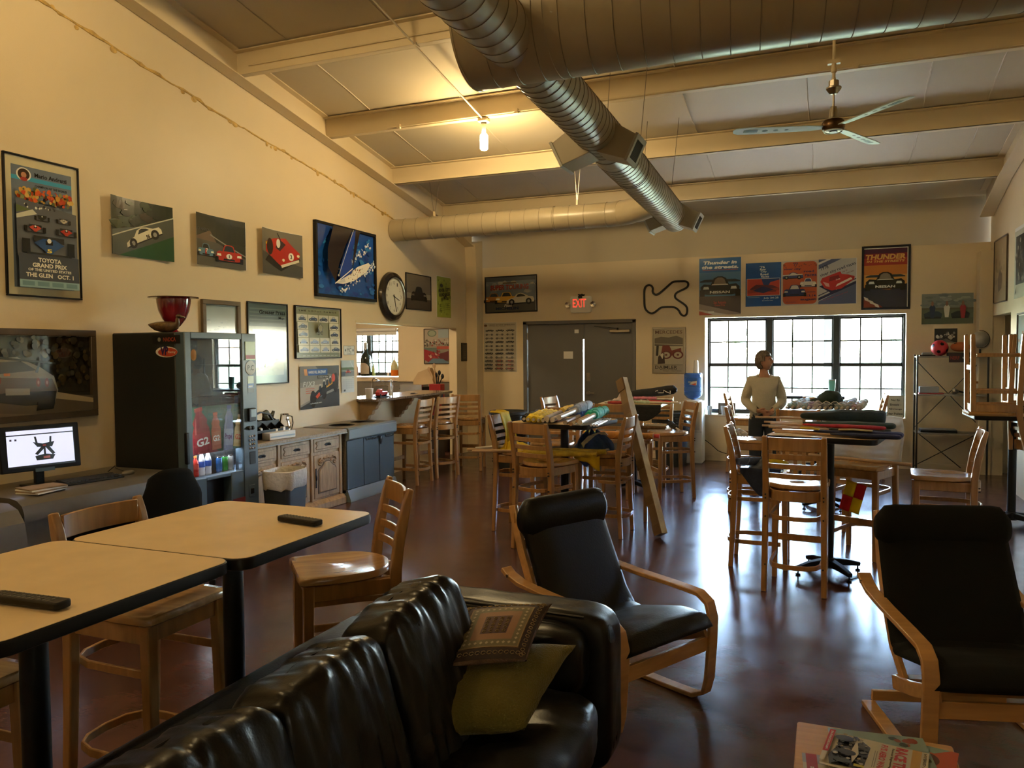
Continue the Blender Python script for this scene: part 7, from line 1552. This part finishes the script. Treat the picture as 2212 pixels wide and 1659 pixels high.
# ================================================================== BACK OF THE ROOM
# metal shelf
sh = thing('metal_shelf', 'dark metal shelf unit with cross braces against the back wall', 'shelf', (0, 0, 0))
X0, X1, Y0, Y1 = 1.17, 2.0, 11.80, 12.14; zs = (1.60, 1.085, .565)
pm = mat('dark_shelf_post', (.03, .028, .028), .4)
for x in (X0, X1):
    for y in (Y0, Y1): BX('post', pm, (x-.011, x+.011, y-.011, y+.011, .02, 1.62), sh); MB().cyl((x, y, 0), (x, y, .03), .012, n=10).build('foot', 'foot', sh)
for z in zs: BX('shelf_board', mat('galvanised_board', (.28, .25, .21), .45, var=.1, vscale=20), (X0-.005, X1+.005, Y0-.01, Y1+.01, z-.02, z), sh, bev=.003)
zz = [1.58, .57, .04]
for a, b in (((X0, 1.56), (X1, .60)), ((X1, 1.56), (X0, .60)), ((X0, .57), (X1-.25, .06)), ((X1, .57), (X0+.0, .06))): MB().cyl((a[0], Y1+.006, a[1]), (b[0], Y1+.006, b[1]), .006, n=8).build('cross_brace', pm, sh)
# ball
bl = thing('ball', 'red ball with black pentagons on the top shelf', 'ball', (1.45, 11.95, zs[0]+.108))
MB().ell((0, 0, 0), (.107, .107, .107), 32, 20).build('ball', mat('red_rubber', (.55, .035, .05), .4), bl)
ph = (1+5**.5)/2; dirs = [Vector(v).normalized() for v in [(0, a, b*ph) for a in (-1, 1) for b in (-1, 1)]+[(a, b*ph, 0) for a in (-1, 1) for b in (-1, 1)]+[(a*ph, 0, b) for a in (-1, 1) for b in (-1, 1)]]
RB = Matrix.Rotation(.5, 3, 'X') @ Matrix.Rotation(.35, 3, 'Z')
for d in dirs:
    d = RB @ d; u = d.cross(Vector((0, .3, 1))).normalized(); v = d.cross(u); ring = [(d+(u*cos(a)+v*sin(a))*.26).normalized()*.1085 for a in [2*pi*k/5 for k in range(5)]]; mid = [(d+(u*cos(a)+v*sin(a))*.13).normalized()*.109 for a in [2*pi*k/5 for k in range(5)]]
    mb = MB(); mb.add(ring+mid+[d*.1092], [(i, (i+1) % 5, 5+(i+1) % 5, 5+i) for i in range(5)]+[(5+i, 5+(i+1) % 5, 10) for i in range(5)]); mb.build('pentagon', 'black', bl)
t = thing('small_box', 'small clear display case at the left end of the top shelf', 'box', (1.27, 11.9, zs[0]+.001)); BX('case_base', 'black', (-.07, .12, -.05, .05, 0, .012), t); BX('model', mat('silver_model', (.3, .32, .34), .25), (-.04, .09, -.02, .02, .012, .05), t, bev=.01); BX('case_cover', 'pane', (-.065, .115, -.045, .045, .012, .075), t, smooth=False)
t = thing('shoe_box', 'dark box with an orange ball shape hanging over the top shelf edge', 'box', (1.70, 11.88, zs[0]+.001)); BX('carton', mat('dark_box', (.03, .025, .03), .5), (-.17, .12, -.10, .05, .0, .045), t, bev=.003); A = Art(.28, .12, '#241c20', .5); A.R(0, 0, .48, 1, '#3a2024'); A.text('NERF', .25, .5, .38, .4, '#8c2c20', bold=.03); A.text('sports', .72, .5, .35, .25, '#b0a8a0'); A.build('lid_flap', t, Matrix.Translation((-.16, -.106, -.085)) @ MF); BX('lid', mat('dark_lid', (.03, .025, .03), .5), (-.16, .12, -.104, -.101, -.085, .035), t)
t = thing('toy_football', 'orange toy football behind the dark box on the top shelf', 'ball', (1.70, 11.98, zs[0]+.12)); MB().ell((0, 0, 0), (.12, .065, .065), 24, 14).build('ball', mat('orange_foam', (.50, .14, .04), .6), t); MB().cyl((-.08, -.03, .045), (.08, -.03, .045), .006).build('lacing', 'black', t)
gl = thing('globe', 'pale desk globe on a dark stand on the top shelf behind the stool legs', 'globe', (1.93, 11.98, zs[0]+.001)); MB().lathe([(0, 0), (.06, 0), (.055, .012), (.015, .02), (.012, .09), (0, .09)], n=20).build('stand', 'blackmetal', gl); MB().ell((0, 0, .22), (.105, .105, .105), 28, 18).build('sphere', mat('pale_globe', (.42, .38, .32), .3, var=.2, vscale=9, coat=.4), gl); MB().tube([(.118*cos(a)*.95, 0, .22+.118*sin(a)) for a in [-1.9+3.6*k/14 for k in range(15)]], .004, 6).build('meridian', 'blackmetal', gl)
t = thing('display_case', 'silver and red display box at the left of the middle shelf', 'box', (1.36, 11.95, zs[1]+.001)); BX('carton', mat('red_base', (.35, .05, .05), .4), (-.16, .14, -.08, .08, 0, .015), t); BX('clear_cover', mat('grey_clear', (.28, .30, .33), .2), (-.15, .08, -.07, .07, .015, .10), t, bev=.004)
t = thing('hand_tool', 'black tool with a round silver head on the middle shelf', 'tool', (1.60, 11.9, zs[1]+.04)); o = MB().lathe([(0, 0), (.045, 0), (.05, .03), (.03, .06), (.015, .08), (0, .08)], n=18).build('head', 'chrome', t); o.rotation_euler = (0, pi/2, 0); MB().tube([(.07, 0, 0), (.16, 0, -.02), (.24, 0, -.03)], .012, 8).build('handle', 'black', t)
t = thing('photo_frame', 'small orange-brown wooden photo frame on the middle shelf', 'frame', (1.88, 12.02, zs[1]+.001)); mb = MB(); [mb.box(*q) for q in ((-.10, .10, -.01, .01, 0, .03), (-.10, .10, -.01, .01, .14, .17), (-.10, -.07, -.01, .01, .03, .14), (.07, .10, -.01, .01, .03, .14))]; mb.build('frame', mat('orange_wood', (.26, .12, .04), .4), t); BX('print', 'paper', (-.07, .07, -.004, .004, .03, .14), t)
t = thing('laptop', 'flat dark folded laptop on the lowest shelf', 'laptop', (1.44, 11.95, zs[2]+.001)); BX('case', 'black', (-.22, .22, -.13, .13, 0, .03), t, bev=.006); BX('lid', mat('grey_lid', (.12, .12, .12), .3), (-.22, .22, -.13, .13, .031, .045), t, bev=.006)
# ---- water cooler ---------------------------------------------------------------
wc = thing('water_cooler', 'white water cooler between the door and the window', 'water cooler', (-1.845, 11.98, 0))
mb = MB(); mb.box(-.155, .155, -.15, .17, .0, .93); mb.build('cabinet', 'white', wc, bev=.015, seg=2); BX('recess', mat('cooler_recess', (.45, .44, .42), .5), (-.12, .12, -.155, -.148, .50, .78), wc); BX('door_line', mat('cooler_joint', (.30, .29, .28), .5), (-.15, .15, -.153, -.15, .475, .482), wc); MB().lathe([(.14, .93), (.13, .95), (.10, .955), (0, .955)], n=24).build('collar', 'white', wc)
for sx in (-.04, .04): BX('tap', mat('blue_tap' if sx < 0 else 'red_tap', (.05, .1, .4) if sx < 0 else (.4, .05, .05), .4), (sx-.012, sx+.012, -.18, -.15, .70, .73), wc)
wj = thing('water_jug', 'blue water jug upside down on the water cooler', 'water jug', (-1.845, 11.98, .956))
blue = mat('blue_polycarbonate', (.10, .26, .62), .12, trans=.55, ior=1.2, coat=.4)
MB().lathe([(.03, .0), (.10, .03), (.135, .07), (.138, .12), (.132, .125), (.138, .13), (.138, .19), (.132, .195), (.138, .20), (.138, .33), (.132, .335), (.138, .34), (.136, .385), (.12, .405), (0, .405)], n=32).build('jug', blue, wj)
A = Art(.15, .105, '#1f5aa8', .4, step=.0005); A.P([(.25, .2), (1, .1), (1, .7), (.6, .6)], '#d8d4cc'); A.P([(.4, .15), (.9, .05), (.9, .4)], '#c8502c'); A.text('Ozarka', .45, .55, .6, .2, '#e0dcd4', shear=.2, bold=.03); A.build('label', wj, Matrix.Translation((-.075, -.1405, .215)) @ MBK)
t = thing('paper_cups', 'stack of white paper cups on top of the blue water jug', 'cups', (-1.80, 11.96, 1.362)); MB().lathe([(0, .0), (.042, 0), (.04, .05), (.036, .15), (.028, .19), (0, .19)], n=18).build('cup_stack', 'white', t)
t = thing('power_cord', 'black cord curling along the wall right of the water cooler', 'cord', (0, 0, 0)); MB().tube([(-1.68, 12.1, .33), (-1.6, 12.15, .26), (-1.5, 12.2, .16), (-1.42, 12.2, .13), (-1.25, 12.22, .10), (-1.0, 12.22, .012)], .006, 6).build('cord', 'black', t)
# ---- round bins with black bags ----------------------------------------------------
def rbin(x, y, r, h, label):
    t = thing('round_bin', label, 'bin', (x, y, 0), group=None)
    MB().lathe([(0, 0), (r*.82, 0), (r*.85, .03), (r, h*.93), (r*1.0, h*.95)], n=32).build('barrel', 'bin', t)
    MB().lathe([(r*.98, h*.93), (r*1.07, h*.94), (r*1.07, h*.985), (r*.98, h), (r*.9, h), (r*.86, h*.9)], n=32, caps=False).build('rim', 'bin', t)
    mb = MB(); n = 40; rings = []
    for z, s in ((h*.52, .97), (h*.56, 1.04), (h*.72, 1.09), (h*.9, 1.075), (h*.935, 1.03)): rings.append([Vector((r*s*(1+.03*sin(i*.9+z*9)+.015*sin(i*2.3))*cos(2*pi*i/n), r*s*(1+.03*sin(i*.9+z*9)+.015*sin(i*2.3))*sin(2*pi*i/n), z+(.05*sin(i*.5) if z < h*.55 else 0))) for i in range(n)])
    mb.ring(rings, caps=False).build('bag', 'bag', t)
rbin(-4.36, 10.70, .27, .83, 'dark grey round bin with a black bag left of the double door'); rbin(-2.10, 11.55, .26, .80, 'dark round bin with a black bag left of the water cooler')
# ---- on the sill and window table ---------------------------------------------------
tu = thing('tumbler', 'tall sea-green tumbler on the window table', 'tumbler', (.10, 11.60, TZ_)); MB().lathe([(0, 0), (.036, 0), (.038, .02), (.042, .09), (.050, .19), (.050, .20), (0, .20)], n=24).build('tumbler_body', mat('seafoam_coat', (.12, .36, .33), .35), tu); MB().lathe([(0, .20), (.051, .20), (.050, .215), (0, .22)], n=24).build('lid', mat('clear_lid', (.3, .35, .35), .2), tu)
t = thing('papers', 'loose papers on the window table beside the tumbler', 'papers', (-.22, 11.6, TZ_)); MB().grid(lambda u, v: Vector(((u-.5)*.24, (v-.5)*.2, .004+.02*sin(pi*u)*abs(sin(5*u)))), 8, 3).build('paper', 'paper', t)
for k, (x, l) in enumerate(((-1.63, 'pale plastic cup at the left end of the window sill'), (-1.42, 'white plastic cup on the sill by the framed pictures'))):
    t = thing('plastic_cup', l, 'cup', (x, 12.21, .716)); MB().lathe([(0, 0), (.030, 0), (.043, .13), (.038, .13), (.028, .01)], n=18, caps=False).build('cup', mat('milky_cup', (.6, .66, .72), .3), t)
t = thing('framed_photo', 'small framed photo leaning in the window behind the cups', 'picture', (-1.38, 12.265, .716)); mb = MB(); [mb.box(*q) for q in ((-.13, .13, -.01, .01, 0, .02), (-.13, .13, -.01, .01, .16, .18), (-.13, -.11, -.01, .01, .02, .16), (.11, .13, -.01, .01, .02, .16))]; mb.build('frame', 'darkwood', t); BX('print', mat('dim_print', (.2, .2, .18), .5), (-.11, .11, -.004, .004, .02, .16), t)
# German sign
sg = thing('lettered_sign', 'cream sign with black German lettering leaning in the window corner', 'sign', (.835, 12.245, .716), rot=0)
MB().prism(rrect(0, .22, 0, .325, .02), 0, .004, 'y').build('plate', mat('cream_sign', (.55, .52, .42), .5), sg)
A = Art(.22, .325, '#b8b39c', .5, step=.0003); A.v, A.f, A.fm, A.mats = [], [], [], []
out = rrect(.008, .212, .008, .317, .015); 
for k, (s_, w_) in enumerate((('Nur für', .52), ('Einsatz -', .66), ('fahrzeuge', .74), ('der Polizei', .84))): A.text(s_, .5, .80-k*.20, w_, .095, '#26241f', bold=.02)
A.build('lettering', sg, Matrix.Translation((0, -.0015, 0)) @ MBK)
mb = MB(); mb.tube([(x, -.001, z) for x, z in out], .0018, 4, closed=True); mb.build('border_line', 'black', sg)
t = thing('small_sign', 'small cream sign with black lettering partly hidden behind the table flags', 'sign', (.16, 12.18, .716)); BX('plate', mat('cream_sign_b', (.55, .52, .42), .5), (0, .20, 0, .004, 0, .16), t); A = Art(.2, .16, '#b8b39c', .5); A.text('In Use', .5, .65, .7, .25, '#26241f', bold=.02); A.text('St', .5, .25, .25, .25, '#26241f', bold=.02); A.build('lettering', t, Matrix.Translation((0, -.003, 0)) @ MBK)
# white tray-like paper hanging behind shelf side and small clutter near stool legs: slatted wooden crate under the small-flag table
cr = thing('wooden_rack', 'low slatted wooden rack standing behind the front stool', 'rack', (-.10, 7.85, 0))
for k in range(7): BX('upright_slat', 'wood_l', (-.24+k*.075, -.205+k*.075, -.01, .01, .45, .86), cr, bev=.002)
for z in (.47, .84): BX('rail', 'wood', (-.27, .30, -.022, -.008, z-.02, z+.02), cr)
for x in (-.25, .28): BX('leg', 'wood', (x-.018, x+.018, -.02, .02, 0, .45), cr)

# ================================================================== THE PERSON
pe = thing('person', 'person in a cream long-sleeved top and dark jeans standing by the window', 'person', (-.67, 9.80, 0), rot=radians(-178+6)); pe.scale = (.965,)*3
# local frame: +y is where the chest faces, x to the person's left
def skin_mesh(pts, edges, radii, name, m, parent, sub=2, root=0):
    me = bpy.data.meshes.new(name); me.from_pydata(pts, edges, []); o = bpy.data.objects.new(name, me); C.objects.link(o)
    o.modifiers.new('skin', 'SKIN'); o.modifiers['skin'].use_smooth_shade = True
    if not me.skin_vertices: bpy.context.view_layer.update()
    for i, r in enumerate(radii):
        sv = me.skin_vertices[0].data[i]; sv.radius = (r, r) if not isinstance(r, tuple) else r; sv.use_root = (i == root)
    s = o.modifiers.new('sub', 'SUBSURF'); s.levels = sub; s.render_levels = sub
    dg = bpy.context.evaluated_depsgraph_get(); ev = o.evaluated_get(dg); me2 = bpy.data.meshes.new_from_object(ev)
    bpy.data.objects.remove(o); return me2
def body_parts():
    # joints
    J = {}
    pts = []; ed = []; ra = []
    def add(p, r, par=None):
        pts.append(p); ra.append(r); i = len(pts)-1
        if par is not None: ed.append((par, i))
        return i
    pel = add((0, 0, .93), (.140, .105)); wa = add((0, .005, 1.08), (.132, .102), pel); ch_ = add((0, .0, 1.24), (.140, .108), wa); uc = add((0, -.01, 1.35), (.122, .088), ch_); nb = add((0, -.01, 1.43), (.078, .068), uc); nk = add((0, .0, 1.50), (.052, .055), nb); hd = add((0, .012, 1.56), (.06, .065), nk)
    for s in (-1, 1):
        sh_ = add((s*.148, -.012, 1.37), (.062, .064), uc); el = add((s*.228, -.045, 1.13), (.044, .045), sh_); mid = add((s*.175, .09, 1.07), (.037, .037), el); wr_ = add((s*.090, .195, 1.020), (.025, .028), mid); hn = add((s*.05, .222, .998), (.024, .034), wr_)
        hp = add((s*.09, 0, .87), (.090, .095), pel); kn = add((s*.10, .015, .48), (.058, .06), hp); an = add((s*.105, -.02, .09), (.040, .042), kn); ft = add((s*.115, .10, .035), (.035, .03), an)
    return pts, ed, ra
pts, ed, ra = body_parts()
bme = skin_mesh(pts, ed, ra, 'body', 'skin', pe)
# head: shaped sphere, turned toward the person's left / picture right
bm = bmesh.new(); bm.from_mesh(bme)
hb = bmesh.new(); bmesh.ops.create_uvsphere(hb, u_segments=40, v_segments=28, radius=1)
TH = radians(62)     # head yaw
for v in hb.verts:
    x, y, z = v.co; X = x*.073; Y = y*.094; Z = z*.118
    if z < 0: X *= 1-.22*(-z)**1.5; Y = Y*(1-.12*(-z)**2)+.012*(-z)
    if y > .2:
        g = math.exp(-(x/.20)**2)
        Y += .026*g*math.exp(-((z+.12)/.16)**2)+.008*g*math.exp(-((z+.02)/.3)**2)        # nose
        Y += .010*math.exp(-(x/.7)**2)*math.exp(-((z-.22)/.10)**2)                        # brow
        Y -= .010*(math.exp(-((abs(x)-.36)/.16)**2))*math.exp(-((z-.04)/.11)**2)           # eye sockets
        Y += .010*math.exp(-(x/.34)**2)*math.exp(-((z+.47)/.07)**2)-.006*math.exp(-(x/.34)**2)*math.exp(-((z+.53)/.03)**2)+.009*math.exp(-(x/.30)**2)*math.exp(-((z+.60)/.06)**2)
        Y += .016*math.exp(-(x/.35)**2)*math.exp(-((z+.88)/.14)**2)                        # chin
    v.co = (X, Y, Z)
for s in (-1, 1):       # ears
    r_ = bmesh.ops.create_uvsphere(hb, u_segments=12, v_segments=8, radius=1)
    for v in r_['verts']: v.co = (s*(.072+.010*v.co.x*s*1.0), -.008+.018*v.co.y, -.008+.032*v.co.z)
HM = Matrix.Translation((0, .02, 1.625)) @ Matrix.Rotation(TH, 4, 'Z') @ Matrix.Rotation(radians(3), 4, 'X')
hb.transform(HM); tmp = bpy.data.meshes.new('tmp'); hb.to_mesh(tmp); hb.free(); bm.from_mesh(tmp); bpy.data.meshes.remove(tmp)
# hands: palms folded over each other with five fingers each
def hand(s):
    c = Vector((s*.045, .230, .993)); P = []; E = []; Rr = []
    def ad(p, r, par=None):
        P.append(c+Vector(p)); Rr.append((r, r*.85)); i = len(P)-1
        if par is not None: E.append((par, i))
        return i
    zl = -.010 if s < 0 else .022
    w0 = ad((s*.05, -.025, .012+zl), .024); pm_ = ad((s*.008, 0, zl), .030, w0)
    for k in range(4):
        off = .020-.0135*k; L = (.030, .034, .031, .025)[k]; k0 = ad((-s*.022, .012, off+zl-.002), .0095, pm_); k1 = ad((-s*(.022+L), .014, off-.006+zl), .0085, k0); ad((-s*(.028+L*1.5), -.004, off-.012+zl), .007, k1)
    th0 = ad((s*.012, .016, .028+zl), .011, pm_); th1 = ad((-s*.018, .024, .036+zl), .0095, th0); ad((-s*.042, .022, .032+zl), .008, th1)
    return skin_mesh([tuple(p) for p in P], E, Rr, 'hand', 'skin', pe, sub=2, root=1)
for s in (-1, 1): hm = hand(s); bm.from_mesh(hm); bpy.data.meshes.remove(hm)
fin = bpy.data.meshes.new('body'); bm.to_mesh(fin); bm.free(); fin.materials.append(M['skin'])
bo = bpy.data.objects.new('body', fin); C.objects.link(bo); bo.parent = pe
rm = bo.modifiers.new('remesh', 'REMESH'); rm.mode = 'VOXEL'; rm.voxel_size = .0045; rm.use_smooth_shade = True
# clothes: same skeleton, a little thicker, cut at cuffs, neckline and waist
def clothed(name, m, keep, grow, zf):
    P, E, R0 = body_parts(); R1 = [tuple(q+grow for q in r) for r in R0]; me = skin_mesh(P, E, R1, name, m, pe)
    b = bmesh.new(); b.from_mesh(me)
    bmesh.ops.delete(b, geom=[f for f in b.faces if not keep(f.calc_center_median())], context='FACES')
    for v in b.verts: v.co += zf(v.co)
    b.to_mesh(me); b.free(); me.materials.append(M[m]); me.polygons.foreach_set('use_smooth', [True]*len(me.polygons))
    o = bpy.data.objects.new(name, me); C.objects.link(o); o.parent = pe
    s = o.modifiers.new('s', 'SOLIDIFY'); s.thickness = .006; s.offset = 1; return o
M['knit'] = mat('cream_knit', (.46, .42, .33), .85, bump=.6, bscale=60, var=.05, vscale=6); M['denim'] = mat('dark_denim', (.018, .024, .034), .75, var=.2, vscale=10)
def rip(co): n_ = noise.noise(co*9+Vector((0, 0, 3))); return Vector((0, .010*n_, 0))+Vector((co.x*.04*n_, 0, 0))
clothed('sweater', 'knit', lambda c: (c.z > .925 and c.z < 1.455 and not (abs(c.x) < .10 and c.y > .170 and c.z < 1.07) and not (c.z > 1.42 and abs(c.x) < .07)), .013, rip)
clothed('trousers', 'denim', lambda c: (c.z < .955 and c.z > .07 and c.y < .13), .014, lambda co: Vector((0, .006*noise.noise(co*7), 0)))
for s in (-1, 1): o = softbox('shoe', -.045, .045, -.13, .14, -.045, .045, .02, pe, m='blackmetal', amt=0, power=3, n=8, ce=Vector((s*.112, .035, .047)))
# hair: shell over the skull, swept, grey-brown
hb = bmesh.new(); bmesh.ops.create_uvsphere(hb, u_segments=48, v_segments=32, radius=1)
for v in hb.verts:
    x, y, z = v.co; n_ = noise.noise(Vector((x*3, y*3, z*1.5))*2.2); k = 1+.07*n_+.03*noise.noise(Vector((x, y, z))*12)
    v.co = (x*.090*k, (y*.108-.010)*k, z*.130*k+.008)
bmesh.ops.delete(hb, geom=[f for f in hb.faces if (lambda c: (c.y > .040 and c.z < .060) or c.z < -.098+.3*max(0, c.y+.03) or (c.y > -.004 and c.z < .0))(f.calc_center_median())], context='FACES')
hb.transform(HM); hme = bpy.data.meshes.new('hair'); hb.to_mesh(hme); hb.free(); hme.materials.append(mat('grey_brown_hair', (.12, .095, .075), .6, var=.5, vscale=60, stretch=(1, 1, .3), bump=1.0, bscale=90)); hme.polygons.foreach_set('use_smooth', [True]*len(hme.polygons))
ho = bpy.data.objects.new('hair', hme); C.objects.link(ho); ho.parent = pe; s = ho.modifiers.new('s', 'SOLIDIFY'); s.thickness = .010
# eyes and brows
for sgn in (-1, 1):
    e = MB(); e.T = HM; e.ell((sgn*.026, .083, .006), (.009, .006, .006), 12, 8); e.build('eye', 'white', pe)
    e = MB(); e.T = HM; e.ell((sgn*.026, .0885, .006), (.004, .002, .004), 10, 6); e.build('iris', 'black', pe)
    e = MB(); e.T = HM; e.tube([(sgn*.012, .097, .026), (sgn*.028, .096, .030), (sgn*.042, .088, .026)], .0035, 6); e.build('eyebrow', mat('brow_hair', (.1, .08, .06), .8), pe)
e = MB(); e.T = HM; e.tube([(-.020, .088, -.060), (0, .099, -.059), (.020, .088, -.060)], [.002, .0035, .002], 6); e.build('lips', mat('lips', (.30, .12, .09), .5), pe)
# purge
for o in list(bpy.data.objects):
    if o.name == 'camera': pass
